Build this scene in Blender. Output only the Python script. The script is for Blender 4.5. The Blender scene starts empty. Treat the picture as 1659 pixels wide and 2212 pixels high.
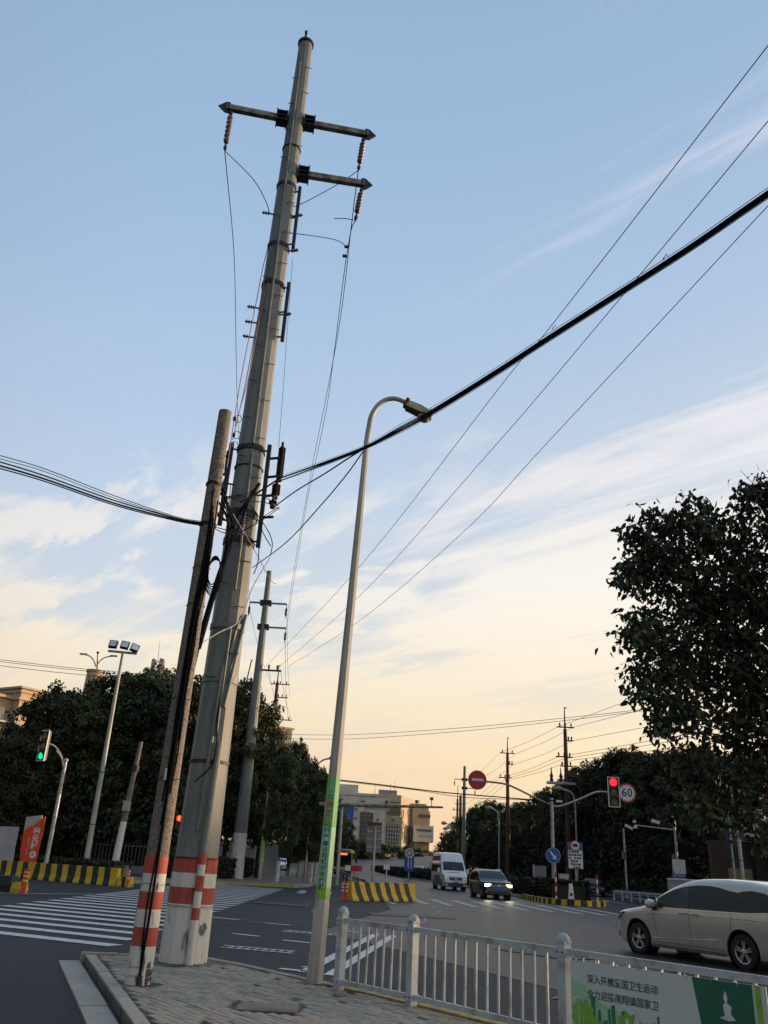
import bpy, bmesh, math, random
from mathutils import Vector, Matrix
import numpy as np
random.seed(7); rng = np.random.default_rng(7)
D = bpy.data; S = bpy.context.scene; COL = S.collection
rad = math.radians
# ------------------------------------------------------------------ camera
FPX, TH, RHO, CH = 1793., rad(22.9), rad(3.2), 1.7
F_ = np.array([0, math.cos(TH), math.sin(TH)]); u0 = np.array([0, -math.sin(TH), math.cos(TH)]); r0 = np.array([1., 0, 0])
R_ = math.cos(RHO)*r0+math.sin(RHO)*u0; U_ = -math.sin(RHO)*r0+math.cos(RHO)*u0
CP = np.array([0, 0, CH])
cam = D.cameras.new('camera'); co = D.objects.new('camera', cam); COL.objects.link(co); S.camera = co
cam.sensor_fit = 'VERTICAL'; cam.sensor_height = 36; cam.sensor_width = 27; cam.lens = FPX/2212*36
cam.clip_start = .05; cam.clip_end = 6000
co.matrix_world = Matrix(((R_[0], U_[0], -F_[0], 0), (R_[1], U_[1], -F_[1], 0), (R_[2], U_[2], -F_[2], CH), (0, 0, 0, 1)))
# ------------------------------------------------------------------ sky + sun
SUN_AZ = rad(21)      # direction TO the sun: x = cos, y = sin
SUN_EL = rad(5.0)
SUND = Vector((math.cos(SUN_EL)*math.cos(SUN_AZ), math.cos(SUN_EL)*math.sin(SUN_AZ), math.sin(SUN_EL)))
w = D.worlds.new('World'); S.world = w; w.use_nodes = True
nt = w.node_tree; N = nt.nodes; Lk = nt.links; N.clear()
def nd(t, **k):
    n = N.new(t)
    for a, b in k.items(): setattr(n, a, b)
    return n
def wmath(op, a, b=None, c=None, clamp=False):
    n = nd('ShaderNodeMath', operation=op, use_clamp=clamp)
    for i, q in enumerate((a, b, c)):
        if q is None: continue
        if isinstance(q, (int, float)): n.inputs[i].default_value = q
        else: Lk.new(q, n.inputs[i])
    return n.outputs[0]
tc = nd('ShaderNodeTexCoord'); sx = nd('ShaderNodeSeparateXYZ'); Lk.new(tc.outputs['Generated'], sx.inputs[0])
X, Y, Z = sx.outputs
sky = nd('ShaderNodeTexSky', sky_type='NISHITA', sun_disc=False, sun_elevation=rad(7), sun_rotation=rad(90)-SUN_AZ, air_density=1.0, dust_density=1.5, ozone_density=1.5, altitude=10)
sks = nd('ShaderNodeVectorMath', operation='SCALE'); Lk.new(sky.outputs[0], sks.inputs[0]); sks.inputs['Scale'].default_value = 2.2
# measured elevation gradient of an evening sky (values before the 0.1 background strength)
zc = wmath('MAXIMUM', Z, 0.0)
ramp = nd('ShaderNodeValToRGB'); Lk.new(zc, ramp.inputs[0])
el = ramp.color_ramp.elements
def lin(r, g, b): return tuple(((c/255)/12.92 if c/255 <= .04045 else ((c/255+.055)/1.055)**2.4) for c in (r, g, b))+(1,)
stops = [(0, (236, 192, 162)), (.07, (240, 207, 178)), (.14, (238, 220, 198)), (.20, (226, 224, 216)), (.28, (207, 216, 228)), (.39, (191, 209, 232)), (.58, (169, 196, 226)), (.82, (150, 179, 212))]
while len(el) < len(stops): el.new(.5)
for e, (p, c) in zip(el, stops): e.position = p; e.color = lin(*c)
# warmer towards the low sun, on the right
dt = nd('ShaderNodeVectorMath', operation='DOT_PRODUCT'); Lk.new(tc.outputs['Generated'], dt.inputs[0]); dt.inputs[1].default_value = (math.cos(SUN_AZ), math.sin(SUN_AZ), .04)
glow = wmath('POWER', wmath('MAXIMUM', dt.outputs['Value'], 0.0), 1.8)
lowm = wmath('POWER', wmath('SUBTRACT', 1.0, zc), 2.6)
gl = wmath('MULTIPLY', glow, lowm, clamp=True)
mg = nd('ShaderNodeMix', data_type='RGBA'); Lk.new(wmath('MULTIPLY', gl, 1.35, clamp=True), mg.inputs[0]); Lk.new(ramp.outputs[0], mg.inputs[6]); mg.inputs[7].default_value = lin(255, 226, 166)
# clouds: streaked cirrus on a plane high above, in patches
den = wmath('ADD', zc, .10)
px = wmath('DIVIDE', X, den); py = wmath('DIVIDE', Y, den)
ca, sa = math.cos(rad(134)), math.sin(rad(134))
ua = wmath('ADD', wmath('MULTIPLY', px, ca), wmath('MULTIPLY', py, sa)); ub = wmath('SUBTRACT', wmath('MULTIPLY', py, ca), wmath('MULTIPLY', px, sa))
def cloud(su, sv, det, dist, seed, rough=.55):
    cx = nd('ShaderNodeCombineXYZ'); Lk.new(wmath('MULTIPLY', ua, su), cx.inputs[0]); Lk.new(wmath('MULTIPLY', ub, sv), cx.inputs[1]); cx.inputs[2].default_value = seed
    n = nd('ShaderNodeTexNoise'); Lk.new(cx.outputs[0], n.inputs['Vector']); n.inputs['Scale'].default_value = 1.0; n.inputs['Detail'].default_value = det; n.inputs['Distortion'].default_value = dist; n.inputs['Roughness'].default_value = rough
    return n.outputs[0]
def sm(v, lo, hi, a=0., b=1.):
    m = nd('ShaderNodeMapRange', interpolation_type='SMOOTHSTEP'); Lk.new(v, m.inputs[0]); m.inputs[1].default_value = lo; m.inputs[2].default_value = hi; m.inputs[3].default_value = a; m.inputs[4].default_value = b
    return m.outputs[0]
patch = cloud(.42, .75, 2, .3, 21.3)
fib = cloud(.85, 6.0, 9, .55, 8.7, .62)
veil = cloud(.7, 1.6, 8, .6, 3.1, .6)
puff = cloud(1.9, 3.4, 9, .35, 15.4, .58)
body = wmath('ADD', wmath('ADD', wmath('MULTIPLY', veil, .46), wmath('MULTIPLY', fib, .40)), wmath('MULTIPLY', patch, .50))
right = sm(dt.outputs['Value'], -.25, .55, -.10, .045)
high = sm(Z, .36, .66, 0.0, -.142)
body = wmath('ADD', wmath('ADD', body, right), high)
cs = sm(body, .625, .757)
pf = wmath('MULTIPLY', sm(wmath('ADD', wmath('MULTIPLY', puff, .8), wmath('MULTIPLY', patch, .2)), .51, .595), sm(Z, .50, .34))
cm = wmath('MAXIMUM', cs, wmath('MULTIPLY', pf, .8), clamp=True)
hz_ = nd('ShaderNodeMapRange'); Lk.new(Z, hz_.inputs[0]); hz_.inputs[1].default_value = .02; hz_.inputs[2].default_value = .22
cm = wmath('MULTIPLY', cm, hz_.outputs[0], clamp=True)
cramp = nd('ShaderNodeValToRGB'); Lk.new(zc, cramp.inputs[0]); e = cramp.color_ramp.elements
e[0].position = .10; e[0].color = lin(255, 224, 172); e[1].position = .6; e[1].color = lin(222, 224, 238)
e2 = e.new(.3); e2.color = lin(255, 246, 232)
mc = nd('ShaderNodeMix', data_type='RGBA'); Lk.new(wmath('MULTIPLY', cm, .9), mc.inputs[0]); Lk.new(mg.outputs[2], mc.inputs[6]); Lk.new(cramp.outputs[0], mc.inputs[7])
sc10 = nd('ShaderNodeVectorMath', operation='SCALE'); Lk.new(mc.outputs[2], sc10.inputs[0]); sc10.inputs['Scale'].default_value = 10.0
# the half of the sky away from the sun is darker at this hour
anti = nd('ShaderNodeMapRange', interpolation_type='SMOOTHSTEP'); Lk.new(dt.outputs['Value'], anti.inputs[0]); anti.inputs[1].default_value = -.95; anti.inputs[2].default_value = .12; anti.inputs[3].default_value = 2.8; anti.inputs[4].default_value = 10.0
aur = wmath('MULTIPLY', wmath('POWER', wmath('MAXIMUM', dt.outputs['Value'], 0.0), 9.0), wmath('POWER', wmath('SUBTRACT', 1.0, zc), 3.0))
Lk.new(wmath('MULTIPLY', anti.outputs[0], wmath('ADD', wmath('MULTIPLY', aur, 5.0), 1.0)), sc10.inputs['Scale'])
mx = nd('ShaderNodeMix', data_type='RGBA'); mx.inputs[0].default_value = .88; Lk.new(sks.outputs[0], mx.inputs[6]); Lk.new(sc10.outputs[0], mx.inputs[7])
bg = nd('ShaderNodeBackground'); Lk.new(mx.outputs[2], bg.inputs[0]); bg.inputs[1].default_value = .1
wo = nd('ShaderNodeOutputWorld'); Lk.new(bg.outputs[0], wo.inputs[0])
sl = D.lights.new('sun', 'SUN'); sl.energy = 4.4; sl.angle = rad(.6); sl.color = (1, .66, .40)
so = D.objects.new('sun', sl); COL.objects.link(so); so.rotation_euler = (-SUND).to_track_quat('-Z', 'Y').to_euler()
S.view_settings.view_transform = 'Standard'; S.view_settings.look = 'None'; S.view_settings.exposure = .12; S.view_settings.gamma = 1
S.render.engine = 'CYCLES'
S.cycles.max_bounces = 6; S.cycles.transparent_max_bounces = 8
# ------------------------------------------------------------------ helpers
def ray(x, y): return F_*FPX+R_*(x-829.5)+U_*(1106-y)
def at(x, y, Yd):
    d = ray(x, y); return Vector(CP+d*(Yd/d[1]))
def gz(x, y, z=0.):
    d = ray(x, y); return Vector(CP+d*((z-CH)/d[2]))
class MB:
    def __init__(s): s.v = []; s.f = []; s.m = []
    def add(s, vs, fs, mi=0):
        o = len(s.v); s.v += [tuple(p) for p in vs]; s.f += [tuple(i+o for i in q) for q in fs]; s.m += [mi]*len(fs); return s
    def box(s, c, d, M=None, mi=0, taper=1):
        x, y, z = d[0]/2, d[1]/2, d[2]/2; t = taper
        vs = [Vector(p) for p in ((-x, -y, -z), (x, -y, -z), (x, y, -z), (-x, y, -z), (-x*t, -y*t, z), (x*t, -y*t, z), (x*t, y*t, z), (-x*t, y*t, z))]
        if M is not None: vs = [M @ p for p in vs]
        c = Vector(c); vs = [p+c for p in vs]
        return s.add(vs, [(0, 3, 2, 1), (4, 5, 6, 7), (0, 1, 5, 4), (1, 2, 6, 5), (2, 3, 7, 6), (3, 0, 4, 7)], mi)
    def cone(s, a, b, ra, rb, n=12, mi=0, caps=True, ph=0):
        a = Vector(a); b = Vector(b); d = (b-a).normalized(); t = Vector((1, 0, 0)) if abs(d.z) > .9 else Vector((0, 0, 1))
        e1 = (t-d*t.dot(d)).normalized(); e2 = d.cross(e1)
        vs = [a+(e1*math.cos(ph+i*2*math.pi/n)+e2*math.sin(ph+i*2*math.pi/n))*ra for i in range(n)]+[b+(e1*math.cos(ph+i*2*math.pi/n)+e2*math.sin(ph+i*2*math.pi/n))*rb for i in range(n)]
        fs = [(i, (i+1) % n, n+(i+1) % n, n+i) for i in range(n)]
        if caps: fs += [tuple(range(n))[::-1], tuple(range(n, 2*n))]
        return s.add(vs, fs, mi)
    def tube(s, pts, r, n=6, mi=0):
        pts = [Vector(p) for p in pts]; k = len(pts)
        rs = r if isinstance(r, (list, tuple)) else [r]*k
        vs = []; up = None
        for i, p in enumerate(pts):
            d = (pts[min(i+1, k-1)]-pts[max(i-1, 0)]).normalized()
            if up is None: up = Vector((0, 0, 1)) if abs(d.z) < .9 else Vector((1, 0, 0))
            e1 = (up-d*up.dot(d)).normalized(); up = e1; e2 = d.cross(e1)
            vs += [p+(e1*math.cos(j*2*math.pi/n)+e2*math.sin(j*2*math.pi/n))*rs[i] for j in range(n)]
        fs = [(i*n+j, i*n+(j+1) % n, (i+1)*n+(j+1) % n, (i+1)*n+j) for i in range(k-1) for j in range(n)]
        fs += [tuple(range(n))[::-1], tuple(range((k-1)*n, k*n))]
        return s.add(vs, fs, mi)
    def lathe(s, prof, n=16, M=None, mi=0):
        vs = []
        for r, z in prof: vs += [Vector((r*math.cos(i*2*math.pi/n), r*math.sin(i*2*math.pi/n), z)) for i in range(n)]
        if M is not None: vs = [M @ p for p in vs]
        k = len(prof)
        fs = [(i*n+j, i*n+(j+1) % n, (i+1)*n+(j+1) % n, (i+1)*n+j) for i in range(k-1) for j in range(n)]
        fs += [tuple(range(n))[::-1], tuple(range((k-1)*n, k*n))]
        return s.add(vs, fs, mi)
    def prism(s, poly, h, M=None, mi=0, z0=0):
        n = len(poly); vs = [Vector((x, y, z0)) for x, y in poly]+[Vector((x, y, z0+h)) for x, y in poly]
        if M is not None: vs = [M @ p for p in vs]
        return s.add(vs, [tuple(range(n))[::-1], tuple(range(n, 2*n))]+[(i, (i+1) % n, n+(i+1) % n, n+i) for i in range(n)], mi)
    def quad(s, a, b, c, d, mi=0): return s.add([a, b, c, d], [(0, 1, 2, 3)], mi)
    def mesh(s, name, mats, org=(0, 0, 0), smooth=False):
        me = D.meshes.new(name); o = Vector(org)
        me.from_pydata([(p[0]-o[0], p[1]-o[1], p[2]-o[2]) for p in s.v], [], s.f)
        for m in (mats if isinstance(mats, (list, tuple)) else [mats]): me.materials.append(m)
        if any(s.m): me.polygons.foreach_set('material_index', s.m)
        if smooth: 
            me.polygons.foreach_set('use_smooth', [True]*len(s.f))
            try: me.set_sharp_from_angle(angle=rad(smooth if smooth > 1 else 40))
            except Exception: pass
        me.update(); return me
def org_of(p):
    o = Vector((0, 0, 0))
    while p is not None: o += p.location; p = p.parent
    return o
def part(name, mb, mats, parent=None, smooth=False, local=False, label=None, kind=None):
    me = mb.mesh(name, mats, (0, 0, 0) if local else org_of(parent), smooth)
    o = D.objects.new(name, me); COL.objects.link(o); o.parent = parent
    if label: o['label'] = label
    if kind: o['kind'] = kind
    return o
def thing(name, label, cat, loc=(0, 0, 0), rz=0, group=None):
    o = D.objects.new(name, None); COL.objects.link(o); o.location = loc; o.rotation_euler = (0, 0, rz); o.empty_display_size = .2
    o['label'] = label; o['category'] = cat
    if group: o['group'] = group
    return o
def single(name, mb, mats, label, cat, group=None, org=(0, 0, 0), smooth=False):
    me = mb.mesh(name, mats, org, smooth); o = D.objects.new(name, me); COL.objects.link(o); o.location = org
    o['label'] = label; o['category'] = cat
    if group: o['group'] = group
    return o
def struct(name, mb, mats, smooth=False, kind='structure'):
    o = part(name, mb, mats, None, smooth); o['kind'] = kind; return o
def copy_tree(root, loc, rz=None, label=None, group=None, sc=None):
    def rec(o, par):
        c = o.copy(); COL.objects.link(c); c.parent = par
        for ch in list(KIDS.get(o.name, ())): rec(ch, c)
        return c
    KIDS = {}
    for o in D.objects:
        if o.parent is not None: KIDS.setdefault(o.parent.name, []).append(o)
    r = rec(root, None); r.location = loc
    if rz is not None: r.rotation_euler = (0, 0, rz)
    if sc is not None: r.scale = sc
    if label: r['label'] = label
    if group: r['group'] = group
    return r
def Rz(a): return Matrix.Rotation(a, 4, 'Z')
def frame(o, x, y, z):      # matrix with given origin and axes
    return Matrix(((x[0], y[0], z[0], o[0]), (x[1], y[1], z[1], o[1]), (x[2], y[2], z[2], o[2]), (0, 0, 0, 1)))
# ------------------------------------------------------------------ materials
def mat(name, col, rough=.6, metal=0, var=.15, scale=6, bump=0, bscale=60, col2=None, th=None, spec=.5, stretch=(1, 1, 1), coat=0, emit=None, es=0, lo=None, hi=None, trans=0, gen=False):
    m = D.materials.new(name); m.use_nodes = True; t = m.node_tree; n = t.nodes; b = n['Principled BSDF']
    b.inputs['Roughness'].default_value = rough; b.inputs['Metallic'].default_value = metal; b.inputs['Specular IOR Level'].default_value = spec
    if coat: b.inputs['Coat Weight'].default_value = coat; b.inputs['Coat Roughness'].default_value = .04
    if trans: b.inputs['Transmission Weight'].default_value = trans
    if emit: b.inputs['Emission Color'].default_value = (*emit, 1); b.inputs['Emission Strength'].default_value = es
    tcn = n.new('ShaderNodeTexCoord'); mp = n.new('ShaderNodeMapping'); mp.inputs['Scale'].default_value = stretch
    t.links.new(tcn.outputs['Object'], mp.inputs[0])
    nz = n.new('ShaderNodeTexNoise'); nz.inputs['Scale'].default_value = scale; nz.inputs['Detail'].default_value = 6; t.links.new(mp.outputs[0], nz.inputs['Vector'])
    mixn = n.new('ShaderNodeMix'); mixn.data_type = 'RGBA'
    c2 = col2 if col2 else tuple(c*(1-var*2.2) for c in col); c1 = col if col2 else tuple(min(1, c*(1+var)) for c in col)
    mixn.inputs[6].default_value = (*c1, 1); mixn.inputs[7].default_value = (*c2, 1)
    mr = n.new('ShaderNodeMapRange'); mr.inputs[1].default_value = .35 if th is None else th-.04; mr.inputs[2].default_value = .68 if th is None else th+.04
    if lo is not None: mr.inputs[1].default_value = lo; mr.inputs[2].default_value = hi
    t.links.new(nz.outputs[0], mr.inputs[0]); t.links.new(mr.outputs[0], mixn.inputs[0])
    # fine grain on top
    n2 = n.new('ShaderNodeTexNoise'); n2.inputs['Scale'].default_value = bscale; n2.inputs['Detail'].default_value = 3; t.links.new(tcn.outputs['Object'], n2.inputs['Vector'])
    mm = n.new('ShaderNodeMix'); mm.data_type = 'RGBA'; mm.blend_type = 'MULTIPLY'; mm.inputs[0].default_value = min(1, var*2)
    r2 = n.new('ShaderNodeMapRange'); r2.inputs[1].default_value = .3; r2.inputs[2].default_value = .7; r2.inputs[3].default_value = .6; r2.inputs[4].default_value = 1.25
    t.links.new(n2.outputs[0], r2.inputs[0]); t.links.new(mixn.outputs[2], mm.inputs[6]); t.links.new(r2.outputs[0], mm.inputs[7])
    t.links.new(mm.outputs[2], b.inputs['Base Color'])
    if bump:
        bn = n.new('ShaderNodeBump'); bn.inputs['Strength'].default_value = bump; bn.inputs['Distance'].default_value = .01
        t.links.new(n2.outputs[0], bn.inputs['Height']); t.links.new(bn.outputs[0], b.inputs['Normal'])
    return m
M = {}
M['asphalt'] = mat('asphalt', (.031, .032, .034), .7, var=.4, scale=.55, bump=.35, bscale=90, col2=(.020, .021, .022), spec=.18)
M['asphalt2'] = mat('worn_asphalt', (.034, .033, .032), .50, var=.25, scale=.25, bump=.3, bscale=70, col2=(.024, .024, .025), spec=.18)
M['roadpaint'] = mat('road_paint', (.62, .62, .58), .6, var=.2, scale=9, col2=(.30, .30, .29), lo=.50, hi=.74, bscale=60)
M['wornpaint'] = mat('worn_road_paint', (.40, .40, .38), .6, var=.2, scale=4, col2=(.10, .10, .10), lo=.42, hi=.66)
M['soil'] = mat('soil', (.035, .036, .022), .95, var=.3, scale=.4, col2=(.05, .04, .026), bump=.5, bscale=20)
M['sidewalk'] = mat('sidewalk_concrete', (.21, .185, .15), .85, var=.25, scale=1.2, bump=.3, bscale=30)
M['joint'] = mat('sand_bedding', (.13, .11, .088), .95, var=.3, scale=5, bump=.4)
M['kerb'] = mat('kerb_granite', (.36, .32, .27), .8, var=.22, scale=3, bump=.4, bscale=80, col2=(.22, .19, .155))
M['yellowkerb'] = mat('worn_yellow_kerb_paint', (.42, .30, .05), .75, var=.2, scale=7, col2=(.22, .19, .13), lo=.42, hi=.58)
M['steel'] = mat('painted_steel_pole', (.19, .205, .185), .55, var=.2, scale=3, stretch=(1, 1, .3), bump=.2, bscale=25, col2=(.11, .125, .115), lo=.42, hi=.75)
M['steel_top'] = M['steel']
M['galv'] = mat('galvanised_metal', (.42, .43, .42), .5, .35, var=.2, scale=8)
M['dkmetal'] = mat('dark_tarred_metal', (.035, .035, .038), .6, .3, var=.3, scale=10)
M['arm'] = mat('weathered_cross_arm', (.30, .26, .21), .6, .2, var=.3, scale=5, col2=(.15, .09, .055), lo=.42, hi=.62)
M['rust'] = mat('rusted_steel', (.13, .065, .04), .8, .1, var=.3, scale=12, col2=(.07, .035, .025))
M['concpole'] = mat('speckled_concrete_pole', (.25, .215, .175), .9, var=.35, scale=34, bump=.8, bscale=55, col2=(.11, .09, .072), lo=.40, hi=.62)
M['white'] = mat('chalky_white_paint', (.66, .63, .56), .75, var=.12, scale=5, stretch=(1.6, 1.6, .45), col2=(.20, .18, .15), lo=.60, hi=.70, bump=.2)
M['whitechip'] = mat('chipped_white_paint', (.64, .61, .54), .75, var=.15, scale=6, stretch=(1.7, 1.7, .5), col2=(.075, .065, .06), lo=.56, hi=.62, bump=.3)
M['red'] = mat('chalky_red_paint', (.44, .075, .048), .7, var=.2, scale=6, stretch=(1.6, 1.6, .5), col2=(.22, .055, .04), lo=.5, hi=.7)
M['black'] = mat('black_rubber', (.012, .012, .013), .55, var=.2, scale=20)
M['cable'] = mat('cable_sheath', (.007, .008, .010), .85, var=.2, scale=20, spec=.06)
M['gutter'] = mat('gutter_concrete', (.44, .375, .29), .85, var=.15, scale=2, bump=.3, bscale=60, col2=(.33, .30, .25))
M['wire'] = mat('bare_wire', (.022, .026, .034), .8, 0, var=.2, spec=.1)
M['wirepink'] = mat('pale_red_wire', (.34, .17, .14), .6, var=.2)
M['wirelight'] = mat('pale_drop_wire', (.36, .36, .33), .6, var=.2)
M['porc'] = mat('grey_porcelain', (.10, .075, .078), .35, var=.2, scale=10)
M['porcdk'] = mat('dark_polymer_insulator', (.05, .03, .028), .45, var=.2)
M['lamp'] = mat('lamp_post_paint', (.40, .385, .34), .45, var=.14, scale=3, stretch=(1, 1, .3), bump=.08)
M['lamphead'] = mat('aged_lamp_housing', (.42, .36, .22), .5, var=.2, scale=8)
M['glassdome'] = mat('dusty_lamp_dome', (.38, .34, .28), .25, var=.25, scale=7)
M['fence'] = mat('pale_painted_fence', (.44, .48, .48), .5, var=.14, scale=5, col2=(.24, .23, .19), lo=.50, hi=.72, bump=.15)
M['poster'] = mat('banner_vinyl', (.55, .6, .56), .45, var=.05, scale=1)
M['green'] = mat('green_print', (.02, .20, .10), .45, var=.05)
M['dkgreen'] = mat('dark_green_print', (.008, .12, .07), .45, var=.05)
M['lime'] = mat('lime_print', (.22, .45, .05), .45, var=.1, scale=8)
M['mint'] = mat('mint_print', (.34, .55, .36), .45, var=.08)
M['ink'] = mat('dark_ink', (.012, .03, .035), .5, var=.05)
M['inkred'] = mat('red_ink', (.5, .03, .02), .5, var=.05)
M['signwhite'] = mat('sign_white', (.62, .62, .6), .45, var=.08)
M['signgrey'] = mat('sign_back_grey', (.20, .21, .21), .5, .3, var=.1)
M['signblue'] = mat('sign_blue', (.012, .085, .34), .4, var=.08)
M['signred'] = mat('sign_red', (.42, .012, .018), .4, var=.08)
M['orange'] = mat('orange_sign_panel', (.66, .055, .006), .55, var=.06)
M['board'] = mat('pale_board', (.42, .42, .40), .6, var=.1, scale=1)
M['yellow'] = mat('traffic_yellow', (.62, .40, .012), .6, var=.2, scale=4, col2=(.20, .14, .03), lo=.58, hi=.72)
M['tblack'] = mat('traffic_black', (.014, .016, .02), .6, var=.2, scale=4, col2=(.05, .05, .05), lo=.6, hi=.75)
M['plred'] = mat('red_plastic', (.60, .025, .02), .4, var=.1)
M['refl'] = mat('yellow_reflective_tape', (.75, .55, .05), .4, var=.1)
M['reflw'] = mat('pale_reflective_tape', (.75, .55, .42), .4, var=.1)
M['housing'] = mat('black_signal_housing', (.012, .012, .013), .5, var=.1)
M['offlens'] = mat('unlit_lens', (.05, .035, .03), .25, var=.1)
M['redlit'] = mat('lit_red_lens', (.6, .01, .01), .4, var=0, emit=(1, .012, .02), es=2.6)
M['greenlit'] = mat('lit_green_lens', (.01, .5, .2), .4, var=0, emit=(.0, .85, .36), es=.9)
M['trunk'] = mat('bark', (.04, .032, .026), .95, var=.3, scale=5, bump=.6, bscale=20)
M['limewash'] = mat('limewashed_bark', (.52, .50, .44), .9, var=.2, scale=4, bump=.4)
def leafmat(name, c, c2, sc=1.5):
    m = mat(name, c, .6, var=.25, scale=sc, col2=c2, bscale=3, spec=.3)
    t = m.node_tree; n = t.nodes; b = n['Principled BSDF']; src = b.inputs['Base Color'].links[0].from_socket
    oi = n.new('ShaderNodeObjectInfo'); mr = n.new('ShaderNodeMapRange'); mr.inputs[3].default_value = .6; mr.inputs[4].default_value = 1.75; t.links.new(oi.outputs['Random'], mr.inputs[0])
    hs = n.new('ShaderNodeHueSaturation'); m2 = n.new('ShaderNodeMapRange'); m2.inputs[3].default_value = .47; m2.inputs[4].default_value = .52; sq = n.new('ShaderNodeMath'); sq.operation = 'FRACT'; ml = n.new('ShaderNodeMath'); ml.operation = 'MULTIPLY'; ml.inputs[1].default_value = 7.3
    t.links.new(oi.outputs['Random'], ml.inputs[0]); t.links.new(ml.outputs[0], sq.inputs[0]); t.links.new(sq.outputs[0], m2.inputs[0]); t.links.new(m2.outputs[0], hs.inputs['Hue']); t.links.new(mr.outputs[0], hs.inputs['Value']); t.links.new(src, hs.inputs['Color']); t.links.new(hs.outputs[0], b.inputs['Base Color'])
    return m
M['leafA'] = leafmat('broadleaf_foliage', (.020, .036, .012), (.042, .052, .016))
M['leafB'] = leafmat('olive_foliage', (.036, .050, .016), (.078, .072, .022))
M['leafC'] = leafmat('dark_foliage', (.013, .026, .014), (.022, .034, .016))
M['leafN'] = leafmat('near_foliage', (.026, .050, .018), (.042, .058, .019), 3)
M['leafY'] = leafmat('yellowing_foliage', (.11, .095, .025), (.16, .10, .03), 3)
M['hedge'] = leafmat('hedge_foliage', (.016, .026, .012), (.03, .035, .014), 3)
M['cream'] = mat('cream_render', (.50, .375, .25), .85, var=.1, scale=.3)
M['paleplaster'] = mat('pale_plaster', (.58, .55, .48), .85, var=.1, scale=.3)
M['greyplaster'] = mat('grey_plaster', (.26, .25, .23), .85, var=.15, scale=.3)
M['yellowtile'] = mat('yellow_ochre_wall', (.42, .35, .18), .85, var=.12, scale=.4)
M['blueboard'] = mat('blue_sign_wall', (.01, .10, .36), .5, var=.05)
M['glassd'] = mat('dark_window_glass', (.012, .02, .026), .08, var=.1, spec=.9)
M['glassg'] = mat('teal_curtain_wall', (.04, .07, .08), .15, var=.2, scale=1)
M['mullion'] = mat('mullion_metal', (.2, .2, .2), .5, .4, var=.1)
M['wood'] = mat('dark_timber', (.06, .035, .022), .8, var=.2)
M['mpv'] = mat('champagne_metallic_paint', (.62, .595, .53), .28, .45, var=.02, scale=2, coat=1.0)
M['vanwhite'] = mat('white_van_paint', (.66, .66, .64), .35, var=.04, scale=2, coat=.6)
M['carblack'] = mat('black_car_paint', (.006, .007, .008), .3, .0, var=.05, coat=.45, spec=.3)
M['carwhite'] = mat('white_car_paint', (.6, .6, .6), .3, var=.04, coat=.8)
M['tyre'] = mat('tyre_rubber', (.016, .016, .017), .8, var=.15, scale=20)
M['rim'] = mat('alloy_rim', (.55, .55, .54), .3, .8, var=.08)
M['rimdark'] = mat('dark_wheel_recess', (.03, .03, .032), .5, .5, var=.1)
M['carglass'] = mat('tinted_car_glass', (.006, .014, .017), .06, var=.1, spec=.5)
M['carglass2'] = mat('clearer_door_glass', (.018, .045, .050), .06, var=.5, scale=3, spec=.5)
M['chrome'] = mat('chrome_trim', (.6, .6, .6), .15, 1, var=.02)
M['trim'] = mat('black_trim', (.015, .015, .016), .5, var=.1)
M['plateblue'] = mat('blue_number_plate', (.01, .10, .42), .4, var=.02)
M['lampglass'] = mat('headlamp_glass', (.72, .74, .75), .12, .5, var=.2, scale=14)
M['headlit'] = mat('lit_headlamp', (.9, .9, .8), .3, var=0, emit=(1, .95, .66), es=12)
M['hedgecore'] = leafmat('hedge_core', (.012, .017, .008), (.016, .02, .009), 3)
M['bumper'] = mat('grey_bumper', (.10, .10, .10), .6, var=.1)
M['busyellow'] = mat('bus_yellow_paint', (.55, .45, .02), .35, var=.05, coat=.5)
M['buslit'] = mat('lit_destination_display', (.3, .05, .01), .4, var=0, emit=(1, .22, .06), es=1.4)
M['skin'] = mat('skin', (.45, .26, .18), .6, var=.05)
M['clothdk'] = mat('dark_clothes', (.012, .012, .016), .85, var=.2)
M['brightgap'] = M['signwhite']
# ------------------------------------------------------------------ text
def text(s, size, Mx, material, parent, name='lettering', world=True, align='CENTER', squash=1, spacing=1, bold=0, line=1.0):
    cu = D.curves.new('txt', 'FONT'); cu.body = s; cu.size = size; cu.align_x = align; cu.align_y = 'CENTER'; cu.space_character = spacing; cu.space_line = line; cu.resolution_u = 3
    cu.offset = bold
    o = D.objects.new('txt', cu); COL.objects.link(o); bpy.context.view_layer.update()
    dg = bpy.context.evaluated_depsgraph_get(); me = D.meshes.new_from_object(o.evaluated_get(dg)); D.objects.remove(o)
    me.name = name; og = org_of(parent) if world else Vector((0, 0, 0))
    T = Matrix.Translation(-og) @ Mx @ Matrix.Diagonal((squash, 1, 1, 1)); me.transform(T)
    me.materials.clear(); me.materials.append(material)
    ob = D.objects.new(name, me); COL.objects.link(ob); ob.parent = parent; return ob
def smoothpts(pts, n=8):
    pts = [Vector(p) for p in pts]; out = []
    P = [pts[0]*2-pts[1]]+pts+[pts[-1]*2-pts[-2]]
    for i in range(1, len(P)-2):
        for j in range(n):
            t = j/n; a, b, c, d = P[i-1], P[i], P[i+1], P[i+2]
            out.append(.5*((2*b)+(c-a)*t+(2*a-5*b+4*c-d)*t*t+(3*b-a-3*c+d)*t**3))
    out.append(pts[-1]); return out
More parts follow.
